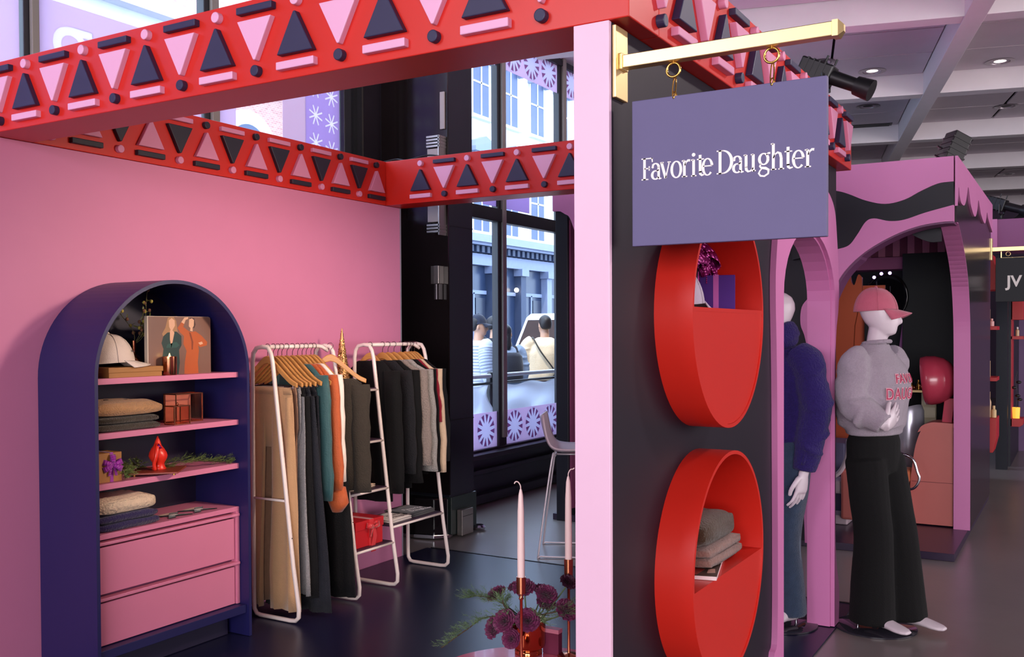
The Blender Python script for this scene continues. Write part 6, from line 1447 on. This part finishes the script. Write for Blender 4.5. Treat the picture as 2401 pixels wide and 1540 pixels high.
# barricade with white sheet
bar = thing('crowd_barricade', 'steel barricade rail with dark posts on the pavement', 'barricade', (-5.25, 9, 0))
RAIL = mat('galvanised_rail', '#D5D8DE', .4, metal=.3)
MB().tube([(-5.2, 6.5, 1.065), (-5.2, 13.0, 1.065)], .022, 10).build('top_rail', RAIL, bar, smooth=180); MB().tube([(-5.2, 6.5, .99), (-5.2, 13.0, .99)], .014, 8).build('mid_rail', CHAR, bar)
for y in (8.42, 10.6, 12.8):
    MB().box(-5.24, -5.19, y - .035, y + .035, -.02, 1.07).build('post', CHAR, bar, bevel=.004); MB().ball((-5.21, y, 1.07), .04, 10, 7).build('knob', CHAR, bar, smooth=180); MB().tube([(-5.21, y + .03, .92), (-5.21, y + .22, .40)], .014, 6).build('brace', CHAR, bar)
    MB().box(-5.5, -4.95, y - .04, y + .04, -.02, .03).build('foot', CHAR, bar)
SHEET = film_mat('white_sheet', '#EEF2FA', .65)
def sheet(y0, y1, label, sag):
    def f(u, v):
        y = lerp(y0, y1, u); z = lerp(.985 - .03 * math.sin(PI * u * 3) ** 2, .63 + .02 * math.sin(u * 9), v)
        return Vector((-5.175 + .035 * math.sin(u * 17 + v * 3) * (.3 + v) + .03 * math.sin(u * 6 - 5 * v), y, z))
    o = MB().grid(f, 40, 12).build('barricade_sheet', SHEET, smooth=180, solid=.003); tag(o, label, 'sheet')
sheet(8.5, 10.5, 'white plastic sheet tied along the barricade, right of the mullion', .05); sheet(7.0, 8.36, 'white plastic sheet tied along the barricade, left of its dark post', .03); sheet(10.7, 12.7, 'white plastic sheet on the barricade, farthest stretch', .03)

# people on the pavement
SKN = mat('skin_tan', '#C79A80', .5, var=.04); HAIRB = mat('hair_black', '#15131A', .5, var=.2); HAIRD = mat('hair_dark_brown', '#1F1817', .5, var=.2)
def person(label, base, yaw, H, topm, pantm, hairm, hair='short', secs=None, extra=None, girl=False, arms=None, head=(0, 0), wr=.006, sr=(.05, .05, .046, .042, .036)):
    r = thing('person', label, 'person', base)
    A = arms or {1: ((-.01, .15, .645), (.05, .14, .49)), -1: ((-.01, -.15, .645), (.05, -.14, .49))}
    f = Fig(base, yaw, H, A, {1: ((.015, .05, .28), (-.02, .05, .05)), -1: ((.03, -.05, .28), (.05, -.05, .05))}, girl=girl, head=head, sh=.112)
    f.body(r, SKN, hands={1: ((.2, 0, -1), (0, -1, 0), 1, .4), -1: ((.2, 0, -1), (0, 1, 0), -1, .4)}, feet=None, faceless=False, vox=.009)
    f.top(r, topm, 'top', secs or [(.50, 0, 0, .07, .105), (.52, 0, 0, .085, .112), (.60, 0, 0, .085, .11), (.70, .004, 0, .085, .118), (.77, .0, 0, .075, .118), (.81, 0, 0, .05, .1), (.835, 0, 0, .04, .05)], {1: .95, -1: .95}, wrinkle_amp=wr, vox=.011, srad=sr, folds=5)
    f.pants(r, pantm, 'trousers', [.06, .058, .05, .046, .044], vox=.012)
    for sd in (1, -1):
        sh = MB(); f.foot(sh, f.legs[sd][1], (1, .1 * sd, 0), 1.1); sh.build('shoe', BLACKM, r, smooth=180)
    hx, hy = head
    hm = MB(); c_, s_2 = math.cos(hy), math.sin(hy)
    def R(x, y, z): return f.P((hx + c_ * x - s_2 * y, s_2 * x + c_ * y, z))
    def Rv(x, y): return f.V((c_ * x - s_2 * y, s_2 * x + c_ * y, 0))
    hs = [(.925, -.022, .038, .046), (.945, -.012, .052, .049), (.965, -.008, .056, .048), (.985, -.008, .047, .04), (1.0, -.008, .028, .025), (1.008, -.008, .006, .006)]
    if hair == 'long': hs = [(.80, -.04, .022, .05), (.84, -.038, .034, .056), (.88, -.034, .042, .056)] + hs
    elif hair == 'short': hs = [(.895, -.034, .022, .036)] + hs
    hm.ell([(R(cx, 0, z), Rv(rx, 0), Rv(0, ry)) for z, cx, rx, ry in hs], 20)
    hm.v = [tuple(Vector(v) + Vector((noise.noise(Vector(v) * 40), noise.noise(Vector(v) * 40 + Vector((3, 0, 0))), 0)) * .006) for v in hm.v]
    hm.build('hair', hairm, r, smooth=180, sub=1)
    if extra: extra(r, f, R, Rv)
    return r
PUF = cloth('grey_puffer_nylon', '#B9C0D2', .3, 60, rough=.5, var=.06)
def puffer(r, f, R, Rv):
    mb = MB()
    for k in range(15):
        z = .515 + k * .0205; t = (z - .5) / .33; rx, ry = interp([(0, (.088, .112)), (.3, (.09, .114)), (.65, (.09, .122)), (.85, (.082, .122)), (.95, (.06, .108)), (1, (.045, .08))], t)
        mb.tube([f.P((rx * math.cos(a), ry * math.sin(a), z)) for a in [2 * PI * q / 28 for q in range(28)]], .0115 * f.H, 8, closed=True)
    for sd in (1, -1):
        e, w = f.arms[sd]; pts = smoothpts([f.P((0, sd * .112, .795)), f.P(e), f.P(w)], 9)
        for k in range(1, len(pts) - 1):
            d = (pts[k + 1] - pts[k - 1]).normalized(); u = d.orthogonal().normalized(); v = d.cross(u); rr = lerp(.05, .036, k / len(pts)) * f.H
            mb.tube([pts[k] + (u * math.cos(a) + v * math.sin(a)) * rr for a in [2 * PI * q / 16 for q in range(16)]], .0105 * f.H, 6, closed=True)
    mb.build('quilting', PUF, r, smooth=180)
    c = bpy.data.objects.new('cap', None); COL.objects.link(c); c.parent = r
    hd = f.yaw + f.head[1]
    make_cap(c, R(-.002, 0, .945), (math.cos(hd), math.sin(hd), 0), 1.0, cloth('navy_cap', '#2A2F42', .3, 200), MATS['navy_cap'], tilt=-.08)
def backpack(r, f, R, Rv):
    mb = MB(); mb.ell([(f.P((-.10, 0, z)), f.V((a, 0, 0)), f.V((0, b, 0))) for z, a, b in ((.56, .03, .07), (.58, .045, .085), (.68, .05, .088), (.76, .04, .08), (.79, .02, .05))], 20); mb.build('backpack', cloth('navy_backpack', '#20222E', .4, 120), r, smooth=180)
    for sd in (1, -1): MB().tube(smoothpts([f.P((-.06, sd * .07, .78)), f.P((0, sd * .075, .835)), f.P((.075, sd * .075, .77)), f.P((.07, sd * .09, .66)), f.P((-.05, sd * .10, .6))], 6), .011 * f.H, 6, flat=.5).build('strap', MATS['navy_backpack'], r, smooth=180)
def crossbag(r, f, R, Rv):
    MB().tube(smoothpts([f.P((.05, .09, .82)), f.P((-.04, .085, .835)), f.P((-.10, .03, .74)), f.P((-.103, -.05, .63)), f.P((-.085, -.10, .56))], 6), .006 * f.H, 6).build('bag_strap', cloth('olive_strap', '#3A352E', .3, 90), r, smooth=180)
    MB().ell([(f.P((-.075, -.115, z)), f.V((a, 0, 0)), f.V((0, b, 0))) for z, a, b in ((.515, .02, .05), (.525, .03, .06), (.56, .03, .06), (.57, .015, .05))], 16).build('crossbody_bag', BLACKM, r, smooth=180)
    MB().ell([(f.P((0, 0, z)), f.V((a, 0, 0)), f.V((0, b, 0))) for z, a, b in ((.495, .083, .11), (.52, .085, .112), (.53, .08, .108))], 24).build('belt', cloth('maroon_belt', '#3B1E22', .3, 100), r, smooth=180)
JEANB = cloth('street_denim', '#3F4E6B', .5, 150)
person('person in navy cap and grey puffer jacket beyond the window', (-5.95, 9.35, -.02), math.radians(62), 1.72, PUF, JEANB, HAIRB, extra=puffer, head=(.005, math.radians(-30)), wr=.003)
person('person with short black hair, half hidden behind the grey puffer jacket', (-6.75, 11.0, -.02), math.radians(80), 1.74, cloth('dark_coat', '#20222B', .4, 120), JEANB, HAIRB, head=(.005, math.radians(-40)))
person('person with long black hair, pale denim jacket and navy backpack', (-6.15, 10.32, -.02), math.radians(150), 1.62, cloth('pale_denim_jacket', '#8FA3C0', .6, 120, var=.3, vs=20), cloth('grey_trousers', '#6B6F6A', .4, 120), HAIRB, hair='long', extra=backpack, girl=True, head=(.005, math.radians(-50)))
CRSW = cloth('cream_jersey', '#EBD3AF', .5, 90, var=.08)
person('person in cream sweater with crossbody bag, seen from behind', (-5.95, 10.95, -.02), math.radians(118), 1.74, CRSW, JEANB, HAIRD, extra=crossbag, head=(.008, math.radians(25)), arms={1: ((-.0, .165, .66), (.10, .12, .57)), -1: ((-.01, -.165, .65), (.04, -.16, .52))}, wr=.012,
       secs=[(.52, 0, 0, .08, .112), (.53, 0, 0, .092, .124), (.56, 0, 0, .098, .13), (.64, 0, 0, .09, .124), (.72, .0, 0, .09, .126), (.78, .0, 0, .076, .122), (.815, 0, 0, .05, .1), (.84, 0, 0, .04, .05)], sr=(.052, .056, .056, .05, .04))

# parked car
CARW = mat('car_pearl_paint', '#DADDE4', .25, var=.02, coat=.5); CARG = mat('car_glass_reflections', '#3A2A26', .3, var=.6, vscale=2.5, spec=.15)  # mottled brown window reflections painted into the glass colour
car = thing('parked_car', 'pale SUV parked behind the people outside the window', 'car', (-10.6, 21.75, -.14))
C = Vector((-10.6, 21.75, -.14)); ca, sa = math.cos(math.radians(0)), 1
def CP(l, w, z): return (C.x + w, C.y + l, C.z + z * 1.2)   # length along the street
def carbox(rows): return MB().loft([[CP(l, w, z) for l, w, z in r] for r in rows])
body = [[(l, s * hw, z) for (z, hw) in ((.35, .86), (.62, .93), (.95, .93), (1.02, .90))  for s in (1,)] for l in ()]
def slab(pro, hw): # side profile extruded across width with slight tumblehome
    return MB().loft([[CP(l, w * hw * (1 - .0), z) for l, z in pro] for w in (-1, 1)])
slab([(-2.35, .45), (-2.3, .85), (-2.15, 1.08), (-.0, 1.10), (1.15, 1.08), (2.2, .98), (2.4, .75), (2.4, .42), (2.0, .30), (-2.1, .32)], .93).build('body', CARW, car, bevel=.06, seg=3, smooth=40)
roof = MB().loft([[CP(l, w, z) for l, w, z in r] for r in ([(-2.15, -.86, 1.09), (-2.15, .86, 1.09), (1.2, .86, 1.07), (1.2, -.86, 1.07)], [(-1.85, -.72, 1.66), (-1.85, .72, 1.66), (.25, .72, 1.66), (.25, -.72, 1.66)], [(-1.7, -.68, 1.74), (-1.7, .68, 1.74), (.1, .68, 1.74), (.1, -.68, 1.74)])])
roof.build('cabin', CARW, car, bevel=.03, smooth=40)
def quad(a, b, c, d, nm, m):
    MB().add([a, b, c, d], [(0, 1, 2, 3)]).build(nm, m, car, solid=.012)
quad(CP(-2.165, -.74, 1.13), CP(-2.165, .74, 1.13), CP(-1.885, .64, 1.61), CP(-1.885, -.64, 1.61), 'rear_window', CARG)
for s in (1, -1):
    quad(CP(-1.9, s * .865, 1.13), CP(-.75, s * .87, 1.13), CP(-.75, s * .755, 1.58), CP(-1.72, s * .755, 1.58), 'side_window', CARG); quad(CP(-.65, s * .87, 1.13), CP(.85, s * .868, 1.13), CP(.2, s * .755, 1.58), CP(-.65, s * .755, 1.58), 'side_window', CARG)
    MB().box(C.x + s * .8 - .1, C.x + s * .8 + .1, C.y - 2.36, C.y - 2.3, C.z + .9, C.z + 1.2).build('tail_light', mat('tail_red', '#A31D22', .2), car, bevel=.01)
    for l in (-1.45, 1.5):
        wl = MB().lathe([(0, -.11), (.22, -.11), (.33, -.10), (.345, -.06), (.345, .06), (.33, .10), (.22, .11), (0, .11)], CP(l, s * .84, .2875), 28, 'X').build('wheel', mat('tyre', '#1C1C1E', .8), car, smooth=40)
        MB().lathe([(0, -.125), (.2, -.12), (.21, -.105), (.21, .105), (.2, .12), (0, .125)], CP(l, s * .84, .2875), 20, 'X').build('hubcap', CHROME, wl, smooth=40)
MB().box(C.x - .9, C.x + .9, C.y - 2.42, C.y - 2.3, C.z + .35, C.z + .6).build('bumper', CARW, car, bevel=.03)
MB().box(C.x - .25, C.x + .25, C.y - 2.43, C.y - 2.41, C.z + .62, C.z + .74).build('plate_recess', CHAR, car)
quad(CP(1.19, -.78, 1.12), CP(1.19, .78, 1.12), CP(.3, .68, 1.62), CP(.3, -.68, 1.62), 'windscreen', CARG)

# buildings across the street
WST = mat('pale_limestone', '#D9DADF', .8, var=.05); IRON = mat('blue_grey_cast_iron', '#333E58', .6, var=.15); IRON2 = mat('light_cast_iron', '#8790AC', .6, var=.1); SHOPG = mat('shop_glass', '#2C3852', .25, var=.6, vscale=.6); PANEG = mat('upper_glass', '#3F4E70', .4, var=.4, vscale=.5)
BX = -21.0
sb = thing('loft_building', 'white cast-iron loft building with dark shopfront across the street', 'building', (BX - 4, 38, 0))
MB().box(BX - 8, BX, 24, 60, -.1, 13.9).build('wall', WST, sb)
def bldg_window(par, y, z, w, h, hood=True):
    f_ = MB().box(BX - .02, BX + .05, y - w / 2 - .1, y + w / 2 + .1, z - .12, z + h + .08).build('window_surround', mat('sill_stone', '#C9CBD4', .8), par)
    MB().box(BX + .045, BX + .06, y - w / 2, y + w / 2, z, z + h).build('window_glass', PANEG, f_)
    MB().box(BX + .055, BX + .08, y - .04, y + .04, z, z + h).build('window_bar', mat('white_sash', '#DFE2EA', .6), f_); MB().box(BX + .055, BX + .08, y - w / 2, y + w / 2, z + h * .52, z + h * .52 + .07).build('window_bar', MATS['white_sash'], f_)
    MB().box(BX, BX + .22, y - w / 2 - .18, y + w / 2 + .18, z - .2, z - .1).build('window_sill', WST, f_)
    if hood:
        m = MB(); m.box(BX, BX + .35, y - w / 2 - .3, y + w / 2 + .3, z + h + .12, z + h + .3); m.prism([(y - w / 2 - .3, z + h + .3), (y + w / 2 + .3, z + h + .3), (y + w / 2 + .18, z + h + .55), (y, z + h + .8), (y - w / 2 - .18, z + h + .55)], 'X', BX, BX + .3)
        for s in (-1, 1): m.box(BX, BX + .28, y + s * (w / 2 + .12) - .09, y + s * (w / 2 + .12) + .09, z + h - .25, z + h + .12)
        m.build('window_hood', mat('hood_stone', '#7E879E', .8), f_)
for y in [26.2 + 2.35 * k for k in range(14)]:
    for z, hh in ((5.62, 3.0), (10.3, 2.4)): bldg_window(sb, y, z, 1.15, hh)
MB().box(BX, BX + .9, 24, 60, 5.05, 5.35).build('cornice', IRON2, sb); MB().box(BX, BX + .75, 24, 60, 4.95, 5.05).build('cornice', IRON2, sb)
dz = MB()
for k in range(90): dz.box(BX + .1, BX + .6, 24 + k * .4, 24.2 + k * .4, 4.68, 4.93)
q = dz.build('dentils', IRON, sb); q['kind'] = 'stuff'
MB().box(BX, BX + .35, 24, 60, 4.2, 4.65).build('frieze_band', IRON2, sb)
MB().box(BX + .0, BX + .08, 24, 60, .4, 4.2).build('shop_glass', SHOPG, sb); MB().box(BX, BX + .3, 24, 60, -.1, .55).build('stall_riser', IRON, sb)
for k, y in enumerate([24.3 + 2.35 * i for i in range(15)]):
    MB().box(BX, BX + .4, y - .22, y + .22, -.05, 4.2).build('column', IRON if k % 3 else IRON2, sb, bevel=.02); MB().box(BX, BX + .5, y - .3, y + .3, 3.9, 4.2).build('capital', IRON2, sb)
    MB().box(BX + .05, BX + .14, y + .25, y + 2.1, 3.05, 3.2).build('transom', IRON2, sb); MB().box(BX + .05, BX + .14, y + 1.1, y + 1.2, .5, 3.1).build('shop_mullion', IRON2, sb)
    if k % 2: MB().box(BX + .1, BX + .13, y + 1.3, y + 2.0, .55, 2.9).build('shop_door', mat('shop_door_dark', '#2E3446', .3), sb)
lb = MB()
SLAMP = mat('shop_bulb', '#FFF2DD', .5, emit=8)
for k, (y, z) in enumerate(((31.5, 3.75), (35.6, 3.3))): tag(MB().ball((BX + .3, y, z), .1, 10, 7).build('shop_lamp', SLAMP, smooth=180), ['lit lamp in the left shop bay across the street', 'lit lamp in the right shop bay across the street'][k], 'lamp')
# brick building with arched window, on the left
BRK = bpy.data.materials.new('pale_red_brick'); BRK.use_nodes = True
_n = BRK.node_tree; _b = _n.nodes['Principled BSDF']; _t = _n.nodes.new('ShaderNodeTexBrick'); _tc = _n.nodes.new('ShaderNodeTexCoord'); _mp = _n.nodes.new('ShaderNodeMapping')
_t.inputs['Color1'].default_value = lin('#B9827C') + (1,); _t.inputs['Color2'].default_value = lin('#C99A92') + (1,); _t.inputs['Mortar'].default_value = lin('#D9C6C2') + (1,); _t.inputs['Scale'].default_value = 4; _t.inputs['Mortar Size'].default_value = .015
_mp.inputs['Rotation'].default_value = (0, PI / 2, PI / 2)
_n.links.new(_tc.outputs['Object'], _mp.inputs[0]); _n.links.new(_mp.outputs[0], _t.inputs['Vector']); _n.links.new(_t.outputs['Color'], _b.inputs['Base Color']); _b.inputs['Roughness'].default_value = .85
bb = thing('brick_building', 'pale red-brick building with white arched window across the street', 'building', (BX, 18, 0))
MB().box(BX - 8, BX - .2, 2, 23.9, -.1, 12).build('wall', BRK, bb)
ay, az, ar = 20.6, 6.9, 1.15
ap = [(ay + ar, az - 1.6)] + [(ay + ar * math.cos(PI * k / 16), az + ar * math.sin(PI * k / 16)) for k in range(17)] + [(ay - ar, az - 1.6)]
ip = [(ay + (ar - .42) * math.cos(PI * k / 16), az + (ar - .42) * math.sin(PI * k / 16)) for k in range(17)]
f_ = curve_prism([ap], 'X', BX - .2, BX - .02).build('arch_surround', WST, bb); MB().prism([(ay + ar - .42, az - 1.6)] + ip + [(ay - ar + .42, az - 1.6)], 'X', BX - .05, BX + .0).build('arch_glass', PANEG, f_)
MB().box(BX - .2, BX + .25, ay - 1.5, ay + 1.5, az - 1.85, az - 1.6).build('arch_sill', IRON2, bb)
for y in (12.4, 15.2, 18.0): 
    f_ = MB().box(BX - .22, BX - .1, y - .75, y + .75, 5.0, 7.8).build('window_surround', WST, bb); MB().box(BX - .12, BX - .08, y - .55, y + .55, 5.15, 7.6).build('window_glass', PANEG, f_); MB().box(BX - .1, BX - .05, y - .03, y + .03, 5.15, 7.6).build('window_bar', MATS['white_sash'], f_)
MB().box(BX - .2, BX + .5, 2, 23.9, 9.2, 9.6).build('cornice', WST, bb); MB().box(BX - .2, BX + .9, 2, 23.9, 9.6, 10.0).build('cornice', WST, bb)
q = MB()
for k in range(70): q.box(BX - .2, BX + .35, 2.1 + k * .31, 2.26 + k * .31, 8.95, 9.2)
o = q.build('dentils', IRON2, bb); o['kind'] = 'stuff'
MB().box(BX - .25, BX + .3, 22.9, 23.9, -.1, 12).build('pilaster', WST, bb); MB().box(BX - .2, BX + .25, 2, 23.9, 3.9, 4.3).build('shop_cornice', IRON2, bb); MB().box(BX - .2, BX - .1, 2, 23.9, 0, 3.9).build('shop_glass', SHOPG, bb)
sl = thing('street_lamp', 'ornate grey double street lamp before the brick building', 'street lamp', (-8.6, 9.9, -.02))
MB().lathe([(0, 0), (.16, 0), (.16, .3), (.08, .5), (.06, 1.2), (.05, 3.4), (0, 3.4)], (-8.6, 9.9, -.02), 16).build('post', mat('lamp_grey_paint', '#7E8C94', .5), sl, smooth=40)
for s in (-1, 1):
    MB().tube(smoothpts([(-8.6, 9.9, 3.2), (-8.6, 9.9 + s * .15, 3.42), (-8.6, 9.9 + s * .32, 3.45), (-8.6, 9.9 + s * .36, 3.35)], 5), .025, 8).build('scroll_arm', MATS['lamp_grey_paint'], sl, smooth=180); MB().lathe([(0, -.2), (.07, -.18), (.1, -.05), (.05, .02), (0, .04)], (-8.6, 9.9 + s * .36, 3.3), 14).build('lantern', MATS['lamp_grey_paint'], sl, smooth=60)

tag(MB().tube(smoothpts([(-4.0, 5.10, 2.636), (-3.9, 5.14, 2.655), (-3.8, 5.12, 2.637), (-3.66, 5.15, 2.66), (-3.52, 5.14, 2.637)], 6), .006, 6).build('cable', BLACKM, smooth=180), 'thin black cable lying along the top of the back beam corner', 'cable')
